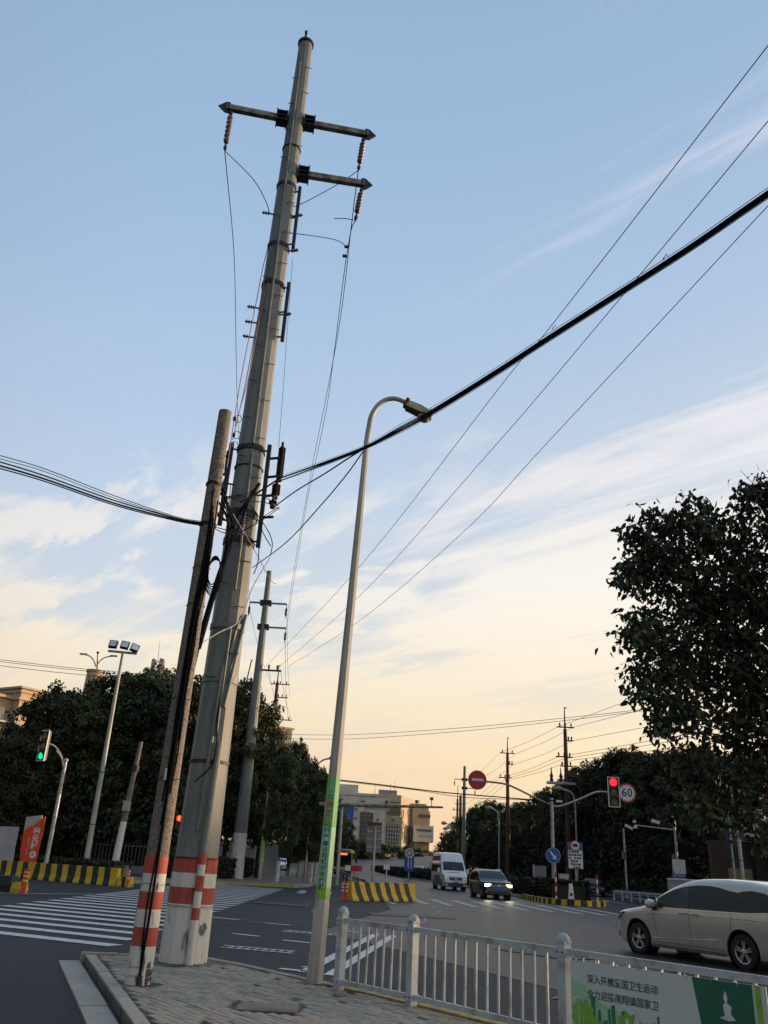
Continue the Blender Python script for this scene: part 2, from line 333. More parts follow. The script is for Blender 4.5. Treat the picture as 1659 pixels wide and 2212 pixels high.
# ================================================================== GROUND, ROADS, PAVEMENTS
def poly(name, pts, z, m, h=None, kind='structure', edge=None):
    mb = MB()
    if h is None: mb.add([(x, y, z) for x, y in pts], [tuple(range(len(pts)))])
    else:
        n = len(pts); mb.add([(x, y, z) for x, y in pts]+[(x, y, z-h) for x, y in pts], [tuple(range(n))]+[(i, (i+1) % n, n+(i+1) % n, n+i) for i in range(n)])
    me = mb.mesh(name, m); o = D.objects.new(name, me); COL.objects.link(o); o['kind'] = kind
    return o
def strip(pts, w, z, mb, mi=0, taperz=None):     # flat ribbon along points (x, y) of width w
    P = [Vector((p[0], p[1], 0)) for p in pts]; L, Rr = [], []
    for i, p in enumerate(P):
        d = (P[min(i+1, len(P)-1)]-P[max(i-1, 0)]).normalized(); nn = Vector((-d.y, d.x, 0))
        zz = z(p) if callable(z) else z
        L.append(p+nn*w/2+Vector((0, 0, zz))); Rr.append(p-nn*w/2+Vector((0, 0, zz)))
    for i in range(len(P)-1): mb.quad(Rr[i], Rr[i+1], L[i+1], L[i])
    return mb
g = 3000
mb = MB(); n = 24
for i in range(n):
    for j in range(n): 
        a = -g+i*2*g/n; b = -g+j*2*g/n; s_ = 2*g/n
        mb.quad((a, b, -.03), (a+s_, b, -.03), (a+s_, b+s_, -.03), (a, b+s_, -.03))
struct('ground', mb, M['soil'])
poly('road', [(-160, -120), (160, -120), (160, 150), (40, 150), (20, 205), (-14, 205), (-14, 120), (-160, 120)], 0, M['asphalt'])
# the lane surface in front of the oncoming stop line is more worn and shiny
mb = MB(); strip([(6.5, 30), (6.2, 52), (5.2, 71), (3.0, 95), (-.6, 125), (-2.6, 150)], 10.5, .004, mb); struct('worn_lanes', mb, M['asphalt2'])
mb = MB(); mb.add([(-1, 24, .006), (4, 13, .006), (26, 10, .006), (40, 34, .006), (14, 46, .006), (1, 36, .006)], [(0, 1, 2, 3, 4, 5)]); struct('turning_lane_surface', mb, M['asphalt2'])
# main road beyond: rises and bends to the right
def rise(y): return max(0, (y-120)/120)**1.5*5.5
road_c = [(0, 118), (-.5, 140), (1.5, 165), (8, 190), (20, 212), (38, 230), (62, 245), (100, 258)]
mb = MB(); strip(smoothpts([(a, b, 0) for a, b in road_c], 4), 20, lambda p: .012+rise(p.y), mb); struct('rising_road', mb, M['asphalt2'])
mb = MB()
for off, ww in ((-11.2, 1.6), (11.2, 1.6)):
    P = [Vector(p) for p in smoothpts([(a, b, 0) for a, b in road_c], 4)]
    q = []
    for i, p in enumerate(P):
        d = (P[min(i+1, len(P)-1)]-P[max(i-1, 0)]).normalized(); q.append(p+Vector((-d.y, d.x, 0))*-off)
    for i in range(len(q)-1):
        a, b = q[i], q[i+1]; za, zb = rise(a.y), rise(b.y)
        mb.box(((a+b)/2)+Vector((0, 0, (za+zb)/2-1.5)), ((b-a).length*1.15, 1.5, 3.4), Rz(math.atan2(b.y-a.y, b.x-a.x)))
struct('embankment', mb, M['sidewalk'])
EDGE_FAR = q
# far left block
FL = [(-160, 122), (-60, 73), (-30, 59), (-20, 52.2), (-13.5, 47.8), (-12.4, 48.6), (-11.4, 52.5), (-7.3, 55.8), (-4.4, 57.2), (-3.6, 59.5), (-3.5, 64), (-3.7, 80), (-4.7, 110), (-5.4, 150), (-8, 190), (-60, 400), (-160, 400)]
poly('far_left_pavement', FL, .13, M['sidewalk'], .16)
poly('far_left_verge', [(-160, 130), (-60, 80), (-30, 64.5), (-19, 59), (-13.5, 56.5), (-12.3, 60), (-11.6, 66), (-12, 110), (-13, 190), (-60, 400), (-160, 400)], .136, M['soil'])
mb = MB()
kp = FL[1:13]
for i in range(len(kp)-1):
    a, b = Vector((*kp[i], 0)), Vector((*kp[i+1], 0)); L = (b-a).length; k = max(1, int(L/1.0))
    for j in range(k):
        c = a.lerp(b, (j+.5)/k); mi = 0 if (2 <= i <= 6) else 1
        mb.box((c.x, c.y, .075), (L/k-.015, .16, .165), Rz(math.atan2(b.y-a.y, b.x-a.x)), mi)
struct('kerb_line', mb, [M['yellowkerb'], M['kerb']])
# right block
FR = [(22, 66), (24.5, 61.5), (29, 57.5), (60, 46), (160, 20), (160, 400), (60, 400), (24, 190), (19.5, 150), (20.5, 110), (21.3, 85)]
poly('right_pavement', FR, .13, M['sidewalk'], .16)
poly('right_verge', [(24.5, 70), (31, 62), (62, 50), (160, 24), (160, 400), (60, 400), (26, 190), (21.5, 150), (22.6, 110), (23.4, 88)], .136, M['soil'])
# median
MED = [(12.9, 53.2), (14.4, 54.5), (14.9, 58), (14.9, 68), (13.6, 85), (10.8, 105), (6.5, 130), (2.2, 148), (1.4, 147.2), (5.0, 126), (7.6, 104), (9.6, 80), (10.5, 66), (10.75, 56), (11.2, 53.6)]
poly('median_island', MED, .14, M['soil'], .16)
mb = MB()
nose = MED[11:15]+MED[0:4]
nose = [(10.45, 63)]+nose[2:]
for i in range(len(MED)):
    a, b = Vector((*MED[i], 0)), Vector((*MED[(i+1) % len(MED)], 0)); L = (b-a).length; k = max(1, int(L/1.2))
    for j in range(k):
        c = a.lerp(b, (j+.5)/k); mb.box((c.x, c.y, .08), (L/k-.01, .15, .17), Rz(math.atan2(b.y-a.y, b.x-a.x)))
struct('median_kerb', mb, M['kerb'])
# painted nose blocks of the median: yellow / black kerb stones
tk = thing('striped_kerb', 'yellow and black striped kerb nose at the tip of the hedge median', 'kerb', (12.5, 54, 0))
path = smoothpts([(10.62, 60.5, 0), (10.75, 56.5, 0), (11.1, 53.9, 0), (11.9, 52.75, 0), (13.1, 52.85, 0), (14.4, 54.1, 0), (14.95, 56.5, 0)], 6)
acc = 0; segs = []; cur = path[0]; lens = [0]
for a, b in zip(path, path[1:]): lens.append(lens[-1]+(b-a).length)
def onpath(s):
    for i in range(len(path)-1):
        if lens[i+1] >= s: return path[i].lerp(path[i+1], (s-lens[i])/(lens[i+1]-lens[i]))
    return path[-1]
k = 0; s = 0
while s < lens[-1]-.36:
    a, b = onpath(s), onpath(s+.36); mb = MB(); mb.box(((a.x+b.x)/2, (a.y+b.y)/2, .15), ((b-a).length, .24, .30), Rz(math.atan2(b.y-a.y, b.x-a.x)))
    part('kerb_block', mb, M['yellow'] if k % 2 else M['tblack'], tk); k += 1; s += .365
# ---- near corner pavement
ISL = [(-4.40, 15.12), (-3.9, 15.25), (-3.23, 15.5), (-2.42, 15.38), (-1.75, 14.75), (-1.2, 14.1), (-.45, 13.35), (-.1, 12.85), (.85, 11.75), (2.32, 9.85), (4.2, 7.4), (6.6, 4.2), (10, -.5), (10, -8), (1.6, -8), (1.2, 1.0), (-.2, 4.5), (-1.25, 7.15), (-2.3, 9.85), (-3.31, 12.38)]
base = poly('corner_pavement', ISL, .100, M['joint'], .12)
def inside(x, y, P):
    c = False; j = len(P)-1
    for i in range(len(P)):
        if (P[i][1] > y) != (P[j][1] > y) and x < (P[j][0]-P[i][0])*(y-P[i][1])/(P[j][1]-P[i][1])+P[i][0]: c = not c
        j = i
    return c
def dist_edge(x, y, P):
    d = 9e9
    for i in range(len(P)):
        ax, ay = P[i]; bx, by = P[(i+1) % len(P)]; t = max(0, min(1, ((x-ax)*(bx-ax)+(y-ay)*(by-ay))/((bx-ax)**2+(by-ay)**2)))
        d = min(d, math.hypot(x-ax-t*(bx-ax), y-ay-t*(by-ay)))
    return d
th = math.atan2(-.77, .6)    # rows follow the railing
pv = [mat('paver_%s' % s, c, .9, var=.2, scale=2.3, bump=.45, bscale=50, col2=c2) for s, c, c2 in (('grey', (.38, .345, .27), (.27, .245, .195)), ('buff', (.43, .365, .275), (.31, .26, .20)), ('pink', (.39, .29, .225), (.29, .21, .17)), ('dark', (.29, .27, .225), (.20, .185, .155)))]
PL, PW = .205, .10
def pavermesh(m):
    mb = MB(); mb.box((0, 0, 0), (PL-.008, PW-.008, .05), None, 0, .975); me = mb.mesh('paver', m); return me
pms = [pavermesh(m) for m in pv]
cells = []
ct, st = math.cos(th), math.sin(th)
for i in range(-130, 130):
    for j in range(-175, 175):
        u = (i+(.5 if j % 2 else 0))*PL; v = j*PW; x = u*ct-v*st; y = 8+u*st+v*ct
        if y < 5.5 or y > 15.6 or x > 3.6 or x < -4.6: continue
        if not inside(x, y, ISL) or dist_edge(x, y, ISL) < .22: continue
        if math.hypot(x+2.75, y-14.75) < .62 or math.hypot(x+2.8, y-12.15) < .27 or math.hypot(x+.6, y-13.15) < .2: continue
        if abs((x+1.0)*1+(y-10.9)*0) < .42 and abs(y-10.9) < .36: continue
        cells.append((x, y))
def scr(p):
    q = np.array(p)-CP; wz = q @ F_; return 829.5+FPX*(q @ R_)/wz, 1106-FPX*(q @ U_)/wz, wz
vis = [(scr((x, y, .12)), x, y) for x, y in cells]
def big(v): return v[0][2] if (-20 < v[0][0] < 1680 and v[0][1] < 2225 and v[0][2] > 0) else 99+v[0][2]
vis.sort(key=big)
rest = MB(); cnt = 0
for v in vis:
    x, y = v[1], v[2]; dz = rng.normal(0, .0015)+.004*math.sin(x*1.7+y*2.1); mi = int(rng.choice(4, p=[.42, .27, .16, .15]))
    tilt = Matrix.Rotation(rng.normal(0, .009), 4, 'X') @ Matrix.Rotation(rng.normal(0, .009), 4, 'Y')
    if rng.random() < .012: continue
    if cnt < 300:
        o = D.objects.new('paver', pms[mi]); COL.objects.link(o); o.parent = base; o.matrix_local = Matrix.Translation((x, y, .097+dz)) @ Rz(th) @ tilt; cnt += 1
    else: rest.box((x, y, .097+dz), (PL-.008, PW-.008, .05), Rz(th) @ tilt, mi, .975)
part('more_pavers', rest, pv, base, kind='stuff')
# kerb stones along the three edges and concrete gutter slabs on the left
def stones(pts, wd, hgt, z, gap, ln, mname, nm, inset=0, mats=None, z2=None):
    for i in range(len(pts)-1):
        a, b = Vector((*pts[i], 0)), Vector((*pts[i+1], 0)); L = (b-a).length; k = max(1, round(L/ln)); d = (b-a).normalized(); nn = Vector((-d.y, d.x, 0))
        for j in range(k):
            c = a.lerp(b, (j+.5)/k)+nn*inset; mb = MB(); mb.box((c.x, c.y, z+rng.normal(0, .003)), (L/k-gap, wd, hgt), Rz(math.atan2(d.y, d.x)+rng.normal(0, .004)))
            part(nm, mb, M[mname], base)
left = [(1.2, 1.0), (-.2, 4.5), (-1.25, 7.15), (-2.3, 9.85), (-3.31, 12.38), (-4.40, 15.12)]
stones(left, .15, .17, .036, .012, .75, 'gutter', 'kerb_stone', -.08)
stones(left, .31, .06, -.003, .012, 1.1, 'gutter', 'gutter_slab', .22)
stones([(-4.46, 15.15), (-3.9, 15.27), (-3.23, 15.5), (-2.42, 15.38), (-1.75, 14.75), (-1.2, 14.1), (-.45, 13.35)], .15, .16, .056, .012, .7, 'kerb', 'kerb_stone', -.075)
stones([(-.45, 13.35), (-.1, 12.85), (.85, 11.75), (2.32, 9.85), (4.2, 7.4), (6.6, 4.2)], .15, .16, .056, .012, .75, 'yellowkerb', 'kerb_stone', -.075)
# dirt patches at the pole feet, manhole cover
for nm, x, y, r in (('mortar_patch', -2.75, 14.72, .66), ('mortar_patch', -2.8, 12.1, .31), ('mortar_patch', -.6, 13.1, .24)):
    mb = MB(); kk = 18; pts = [(x+r*(1+rng.normal(0, .07))*math.cos(a*2*math.pi/kk), y+r*(1+rng.normal(0, .07))*math.sin(a*2*math.pi/kk)) for a in range(kk)]; mb.prism(pts, .03, None, 0, .095); part(nm, mb, mat('mortar', (.13, .12, .095), .95, var=.4, scale=4, bump=.6, bscale=25), base)
mc_ = thing('access_cover', 'square concrete access cover set in the pavers below the lamp post', 'cover', (-1.0, 10.9, .1))
mb = MB(); mb.box((-1, 10.9, .105), (.76, .64, .04)); part('frame', mb, M['rust'], mc_)
mb = MB(); mb.box((-1, 10.9, .115), (.68, .56, .035)); part('lid', mb, M['sidewalk'], mc_)
# litter leaves on the pavement: too many and small to name
mb = MB()
for i in range(420):
    x = rng.uniform(-4, 3); y = rng.uniform(7, 15)
    if not inside(x, y, ISL): continue
    r = rng.uniform(.012, .03); a = rng.uniform(0, 6.3); mb.add([(x+r*math.cos(a), y+r*math.sin(a), .131), (x-r*.6*math.sin(a), y+r*.6*math.cos(a), .136), (x-r*math.cos(a), y-r*math.sin(a), .131), (x+r*.6*math.sin(a), y-r*.6*math.cos(a), .134)], [(0, 1, 2, 3)])
struct('leaf_litter', mb, mat('dry_leaf_litter', (.12, .08, .045), .9, var=.4, scale=2), kind='stuff')
# ---- painted markings
mk = MB()
def bar(a, b, wd, mb=mk, z=.011):
    a = Vector((*a, z)); b = Vector((*b, z)); d = (b-a).normalized(); nn = Vector((-d.y, d.x, 0))*wd/2
    k = max(1, int((b-a).length/1.2))
    for i in range(k):
        p, q = a.lerp(b, i/k), a.lerp(b, (i+1)/k); mb.quad(p-nn, q-nn, q+nn, p+nn)
# left crosswalk: stripes parallel to the side road, 17..54 m away
dirv = Vector((.91, -.415, 0))
y = 17.72
while y < 53:
    yl = y+5.75*.456*1.0
    bar((-4.6, y), (-10.35, y+5.75*.456), .44); y += 1.29
struct('zebra_crossing', mk, M['roadpaint'])
mk = MB()
for a, b in (((-4.3, 26.76), (-3.44, 26.3)), ((-2.71, 25.7), (-1.93, 25.35)), ((-2.98, 21.75), (-2.32, 21.4)), ((-1.71, 20.79), (-1.08, 20.45)), ((-.4, 24.4), (.4, 24.0))): bar(a, b, .15, mk)
for o in (0, 1):   # two broken diamond hatchings
    ox, oy = ((-1.99, 18.55), (-1.2, 23.2))[o]
    for k in range(2): bar((ox-.75, oy+.38-k*.42), (ox+.72, oy-.02-k*.42), .09, mk)
    for k in range(8): bar((ox-.62+k*.17, oy-.08-k*.045), (ox-.5+k*.17, oy+.3-k*.045), .05, mk)
bar((-1.3, 15.62), (-.75, 15.42), .16, mk); bar((-.88, 15.3), (.40, 23.9), .20, mk); bar((-.46, 15.1), (.84, 23.75), .20, mk); bar((-.95, 16.05), (-.7, 16.0), .14, mk); bar((.05, 24.15), (.5, 23.95), .18, mk)
struct('lane_markings', mk, M['roadpaint'])
mk = MB()
for a in ((-3.4, 50.4, 4.6), (-2.0, 50.8, 4.6), (-.6, 51.2, 4.6), (.7, 50.6, 4.2)): bar((a[0], a[1]+a[2]/2), (a[0]+.12, a[1]-a[2]/2), .42, mk, .015)
bar((2.11, 41.03), (6.1, 38.5), .3, mk, .015)
for i in range(9):
    x = 2.6+i*1.17; bar((x, 50.3), (x+.45, 43.4-i*.18), .42, mk, .015)
for a, b in (((5.1, 72), (5.85, 62.4)), ((6.19, 58.2), (6.3, 52.8)), ((3.7, 65), (4.6, 57)), ((4.8, 76), (3.9, 84)), ((3.2, 92), (2.2, 99)), ((8.9, 66), (8.2, 76)), ((8.9, 63), (9.1, 53))): bar(a, b, .15, mk, .015)
for a, b in (((9.9, 58), (9.2, 78)), ((9.2, 78), (7.2, 103))): bar(a, b, .14, mk, .015)
bar((1.2, 44.4), (1.5, 41.5), .3, mk, .015)
for i in range(5): bar((14.8+i*1.3, 50.8-i*.5), (15.2+i*1.3, 46.8-i*.5), .4, mk, .015)
for a, b in (((17.8, 62), (17.7, 66)), ((17.6, 72), (17.4, 76)), ((-12.4, 33.3), (-9.8, 36.6)), ((-16.5, 31.4), (-12.4, 33.3))): bar(a, b, .28, mk, .015)
struct('worn_markings', mk, M['wornpaint'])

# tar-sealed cracks, patches and covers in the carriageway
mb = MB()
for k, (x0, y0, x1, y1) in enumerate(((-1.5, 30, -3, 44), (3, 14, 12, 27), (5, 24, 16, 22), (1.5, 26, 3.5, 40), (9, 30, 10, 42), (-3.8, 24, 1.5, 31), (12, 36, 20, 33))):
    pts = []; n_ = 14
    for i in range(n_+1): t_ = i/n_; pts.append((x0+(x1-x0)*t_+rng.normal(0, .10), y0+(y1-y0)*t_+rng.normal(0, .10)))
    strip(pts, .05, .018, mb)
struct('tar_seams', mb, mat('crack_sealant', (.012, .012, .013), .35, var=.2))
mb = MB()
for x, y, a, b, r_ in ((-6.8, 14.2, 1.6, .9, -.4), (4.2, 21, 2.2, 1.2, -.9), (1.8, 33, 3, 1.4, .1), (-3.2, 36, 2.4, 1.1, -.4), (11, 31, 2.6, 1.5, -.6)):
    R3 = Rz(r_); mb.quad(*[Vector((x, y, .021))+R3 @ Vector(q) for q in ((-a/2, -b/2, 0), (a/2, -b/2, 0), (a/2, b/2, 0), (-a/2, b/2, 0))])
struct('road_patches', mb, mat('patched_asphalt', (.024, .024, .026), .6, var=.3, scale=2, bump=.4))
# ================================================================== MAIN STEEL POLE
MX, MY = -2.75, 14.75
def mp(z, a=None, r=None):    # point on the axis / surface of the main pole; a = angle from +X
    c = Vector((MX+.006*z, MY, .12+z))
    if a is None: return c
    return c+Vector((math.cos(a), math.sin(a), 0))*r
def mr(z): return float(np.interp(z, (0, 2, 4.4, 9, 13, 20.5), (.362, .335, .300, .262, .236, .168)))
T = thing('steel_power_pole', 'tall tapered grey steel power pole with red and white foot and rusty cross-arms', 'power pole', (MX, MY, .12))
zs = [0, .5, .99, 1.45, 1.85, 3, 6.2, 6.22, 9, 12, 16, 20.5]
mb = MB(); prev = None
n = 12
for a, b in ((1.5, 4.4), (4.4, 9.0), (9.0, 13.0), (13.0, 20.45)):
    mb.cone(mp(a), mp(b), mr(a)+(.004 if a < 13 else 0), mr(b), n, 0, True, rad(10))
part('shaft', mb, M['steel'], T)
bands = [(-.02, .83, 'white'), (.83, 1.07, 'red'), (1.07, 1.28, 'white'), (1.28, 1.515, 'red')]
for a, b, c in bands:
    mb = MB(); mb.cone(mp(a), mp(b), mr(a)+.012, mr(b)+.012, n, 0, True, rad(10)); part('painted_band', mb, M[c], T)
mb = MB(); mb.cone(mp(20.44), mp(20.5), .20, .20, 20); part('cap', mb, M['dkmetal'], T)
mb = MB(); mb.box(mp(20.55)+Vector((0, -.16, 0)), (.05, .03, .3)); mb.cone(mp(20.7)+Vector((0, -.19, 0)), mp(20.7)+Vector((0, -.13, 0)), .04, .04, 10); part('lifting_lug', mb, M['dkmetal'], T)
for zc_, aa, r_ in ((.50, -38, .075), (.48, -44, .055), (.44, -36, .045)):
    mb = MB(); q = mp(zc_, rad(aa), mr(zc_)+.0155); dn = Vector((math.cos(rad(aa)), math.sin(rad(aa)), 0)); tn = Vector((-dn.y, dn.x, 0)); k = 14
    mb.add([q+tn*(r_*.8*(1+rng.normal(0, .22))*math.cos(i*6.283/k))+Vector((0, 0, r_*(1+rng.normal(0, .25))*math.sin(i*6.283/k))) for i in range(k)], [tuple(range(k))]); part('spray_blot', mb, mat('sprayed_grey', (.09, .09, .09), .8, var=.4, scale=14, col2=(.3, .29, .26)), T)
# seam weld of corrosion on the pole (dark streaks are in the paint); cable conduit in sections
CA = rad(-74)
for a, b, aa, ab in ((13.7, 19.6, -84, -100), (9.0, 13.9, -76, -84), (6.0, 8.8, -72, -74), (3.4, 5.3, -72, -70), (1.9, 4.6, -86, -78)):
    mb = MB(); mb.tube([mp(z, rad(aa+(ab-aa)*(z-a)/(b-a)), mr(z)+.035) for z in (a, (a+b)/2, b)], .024 if a > 2 else .03, 8); part('conduit', mb, M['steel'], T)
for a, b, c in ((-.02, .62, 'white'), (.62, .79, 'red'), (.79, 1.02, 'white'), (1.02, 1.25, 'red'), (1.25, 1.41, 'white'), (1.41, 1.58, 'red'), (1.58, 3.3, 'steel')):
    mb = MB(); rr = .062+(.002 if c == 'red' else 0)+(.001 if a == 1.15 else 0)
    mb.tube([mp(z, rad(-66+(4 if z > 2 else 0)), mr(z)+.07) for z in (a, b)], rr, 10); part('riser_pipe', mb, M[c], T)
mb = MB(); mb.tube([mp(3.9, rad(-60), mr(3.9)+.04), mp(4.6, rad(-45), mr(4.6)+.04), mp(5.6, rad(-14), mr(5.6)+.04)], .03, 8); part('conduit', mb, M['steel'], T)
# climbing pegs, alternating
z = 4.4; k = 0
def peg(z, a):
    mb = MB(); p = mp(z, a, mr(z)); d = Vector((math.cos(a), math.sin(a), 0)); t = Vector((-d.y, d.x, 0))
    side = t*(1 if k % 2 else -1)
    mb.tube([p-d*.01, p+d*.05, p+d*.06+side*.13, p+d*.06+side*.15+Vector((0, 0, .03))], .0085, 5); part('climbing_peg', mb, M['dkmetal'], T)
while z < 19.8: peg(z, rad(-62 if k % 2 else -100)); z += .43; k += 1
# clamp bands
def clamp(z, h=.06, m='dkmetal', ext=.02, thick=.008):
    mb = MB(); mb.cone(mp(z-h/2), mp(z+h/2), mr(z)+ext, mr(z)+ext, 24); part('clamp_band', mb, M[m], T)
for z, h, m in ((15.75, .08, 'dkmetal'), (16.9, .03, 'dkmetal'), (14.0, .09, 'dkmetal'), (12.95, .09, 'dkmetal'), (8.95, .10, 'dkmetal'), (8.55, .025, 'dkmetal'), (7.55, .14, 'dkmetal'), (7.0, .12, 'dkmetal'), (5.35, .10, 'steel'), (4.4, .13, 'steel'), (3.0, .05, 'dkmetal'), (1.50, .02, 'dkmetal'), (.80, .02, 'galv')): clamp(z, h, m)
# rails of drilled angle steel on the right (and left at the arrester level)
def rail(z0, z1, a, w_=.05):
    mb = MB(); p0, p1 = mp(z0, a, mr(z0)+.13), mp(z1, a, mr(z1)+.13); mb.cone(p0, p1, w_, w_, 4, 0, True, rad(45))
    for z in (z0+.12, z1-.12, (z0+z1)/2): mb.cone(mp(z, a, mr(z)), mp(z, a, mr(z)+.12), .02, .02, 6)
    part('bracket_rail', mb, M['dkmetal'], T)
rail(13.95, 15.7, rad(-18)); rail(11.5, 13.0, rad(-18)); rail(6.9, 9.05, rad(-18), .055); rail(7.3, 9.05, rad(198), .055)
# cross-arms (horizontal, rotated with the line)
def arm(x0, y0, x1, y1, z, side):
    A = gz(x0, y0, z); B = gz(x1, y1, z)
    return A, B
ends = {}
for nm, (ex, ey), zz in (('L', (490, 232), 17.97), ('R', (795, 291), 17.97), ('R2', (787, 398), 16.36)):
    E_ = gz(ex, ey, zz); ends[nm] = E_
for nm in ('L', 'R', 'R2'):
    E_ = ends[nm]; c = mp(E_.z-.12); c.z = E_.z; d = (E_-c).normalized(); L = (E_-c).length; ang = math.atan2(d.y, d.x)
    a = c+d*(mr(c.z)+.26); MX_ = Rz(ang)
    mb = MB(); mb.box((a+E_)/2, ((E_-a).length, .12, .14), MX_); part('cross_arm', mb, M['arm'], T)
    mb = MB(); q = c+d*(mr(c.z)+.13)
    for dz in (-.13, .0, .13): mb.box(q+Vector((0, 0, dz)), (.26, .26, .02), MX_)
    mb.box(c+d*(mr(c.z)+.26), (.025, .27, .36), MX_); mb.box(c+d*(mr(c.z)+.02), (.025, .26, .34), MX_); part('arm_bracket', mb, M['dkmetal'], T)
    mb = MB(); P = frame(E_, d, Vector((0, 0, 1)), d.cross(Vector((0, 0, 1)))); mb.prism([(-.08, -.17), (.04, -.16), (.20, 0), (.02, .17), (-.08, .16)], .03, P, 0, -.015); mb.box(E_-d*.05, (.03, .17, .2), MX_); part('end_plate', mb, M['dkmetal'], T)
# pin brackets near the arresters
for z in (8.75, 8.35, 7.95, 7.5):
    for a, ln in ((rad(-18), .24), (rad(198), .26)):
        mb = MB(); d = Vector((math.cos(a), math.sin(a), 0)); p = mp(z, a, mr(z)+.14); mb.cone(p, p+d*ln, .028, .028, 4, 0, True, rad(45)); part('bracket_bar', mb, M['dkmetal'], T)
for z, a in ((14.93, 190), (14.9, -12), (13.9, -14), (12.35, 190), (11.97, 190), (11.6, 190), (12.2, -14)):
    mb = MB(); a = rad(a); d = Vector((math.cos(a), math.sin(a), 0)); p = mp(z, a, mr(z)); mb.cone(p, p+d*.25, .02, .02, 6)
    for i in range(3): mb.cone(p+d*(.10+i*.05), p+d*(.125+i*.05), .05, .03, 10)
    part('pin_insulator', mb, M['porcdk'], T)
# ---- hanging insulator strings (hang from the arms: things of their own)
def insulator(name, label, top, length, n=6, r=.072, tilt=Vector((0, 0, 0)), group=None):
    t = thing(name, label, 'insulator', top, 0, group)
    d = (Vector((0, 0, -1))+tilt).normalized()
    P = lambda s: Vector(top)+d*s
    mb = MB(); mb.cone(P(0), P(.16), .022, .022, 6); mb.cone(P(.05), P(.11), .045, .045, 6); mb.cone(P(length-.22), P(length), .022, .022, 6); mb.cone(P(length-.12), P(length-.05), .042, .042, 6); part('hardware', mb, M['dkmetal'], t)
    mb = MB()
    s0, s1 = .18, length-.24
    for i in range(n): q = s0+(s1-s0)*i/n; hh = (s1-s0)/n; mb.cone(P(q), P(q+hh*.55), r*.72, r, 14); mb.cone(P(q+hh*.55), P(q+hh*.98), r, r*.7, 14)
    part('porcelain_discs', mb, M['porc'], t, smooth=30)
    return P(length)
iL = insulator('insulator_string', 'grey insulator string hanging from the left end of the upper cross-arm', ends['L']+Vector((.12, 0, -.1)), 1.25)
iR = insulator('insulator_string', 'grey insulator string hanging from the right end of the upper cross-arm', ends['R']+Vector((-.1, 0, -.1)), 1.05, tilt=Vector((-.06, 0, 0)))
iR2 = insulator('insulator_string', 'grey insulator string hanging from the short lower cross-arm', ends['R2']+Vector((-.05, 0, -.1)), 1.0, tilt=Vector((-.09, 0, 0)))
# surge arresters
def arrester(label, c, h, n=16, r=.075):
    t = thing('surge_arrester', label, 'arrester', c, 0, 'ribbed surge arresters on the steel pole')
    mb = MB()
    for i in range(n): z = c[2]+.1+i*(h-.2)/n; dz = (h-.2)/n; mb.cone((c[0], c[1], z), (c[0], c[1], z+dz*.5), r, r*.55, 14); mb.cone((c[0], c[1], z+dz*.5), (c[0], c[1], z+dz), r*.55, r*.55, 10)
    part('ribbed_body', mb, M['porcdk'], t)
    mb = MB(); mb.cone((c[0], c[1], c[2]), (c[0], c[1], c[2]+.1), .05, .05, 10); mb.cone((c[0], c[1], c[2]+h-.1), (c[0], c[1], c[2]+h), .03, .025, 10); part('terminal', mb, M['dkmetal'], t)
pr = at(607, 1000, 14.55)
arrester('tall dark ribbed arrester standing right of the steel pole beside the cable bundle', at(602, 1040, 14.6)+Vector((0, 0, 0)), .85, 16)
arrester('short ribbed arrester below the tall one right of the steel pole', at(594, 1078, 14.5), .42, 6, .085)
arrester('low stubby arrester at the knot of cables right of the steel pole', at(588, 1098, 14.45), .26, 3, .08)
arrester('ribbed arrester half hidden behind the concrete pole, upper one', at(489, 1024, 14.75), .62, 12, .06)
arrester('ribbed arrester half hidden behind the concrete pole, lower one', at(483, 1075, 14.75), .5, 9, .06)
# ================================================================== CONCRETE POLE
QX, QY = -2.8, 12.15
def qp(z, a=None, r=None):
    c = Vector((QX+.008*z, QY, .12+z))
    return c if a is None else c+Vector((math.cos(a), math.sin(a), 0))*r
def qr(z): return .158-(.158-.105)*z/8.36
T = thing('concrete_pole', 'weathered speckled concrete pole with red and white painted foot, left of the steel pole', 'utility pole', (QX, QY, .12))
mb = MB(); mb.cone(qp(1.5), qp(8.36), qr(1.5), qr(8.36), 28); part('shaft', mb, M['concpole'], T, smooth=30)
for a, b, c in ((-.02, .44, 'whitechip'), (.44, .66, 'red'), (.66, .87, 'whitechip'), (.87, 1.08, 'red'), (1.08, 1.30, 'whitechip'), (1.30, 1.51, 'red')):
    a2, b2 = a, b
    mb = MB(); mb.cone(qp(a2), qp(b2), qr(a2)+.006, qr(b2)+.006, 28); part('painted_band', mb, M[c], T, smooth=30)
for z in (.10, .20, 1.17, 2.5, 3.6, 5.0, 5.6, 7.0, 7.03, 6.3, 6.33):
    mb = MB(); 
    ring = [qp(z, a*math.pi/10, qr(z)+.012)+Vector((0, 0, .012*math.sin(a))) for a in range(21)]; mb.tube(ring, .005 if z < 6 else .009, 5); part('tie_wire', mb, M['galv'] if z < 2 else M['dkmetal'], T)
mb = MB(); mb.box(qp(2.55, rad(-95), qr(2.5)+.035), (.028, .02, .15)); part('tag', mb, M['signwhite'], T)
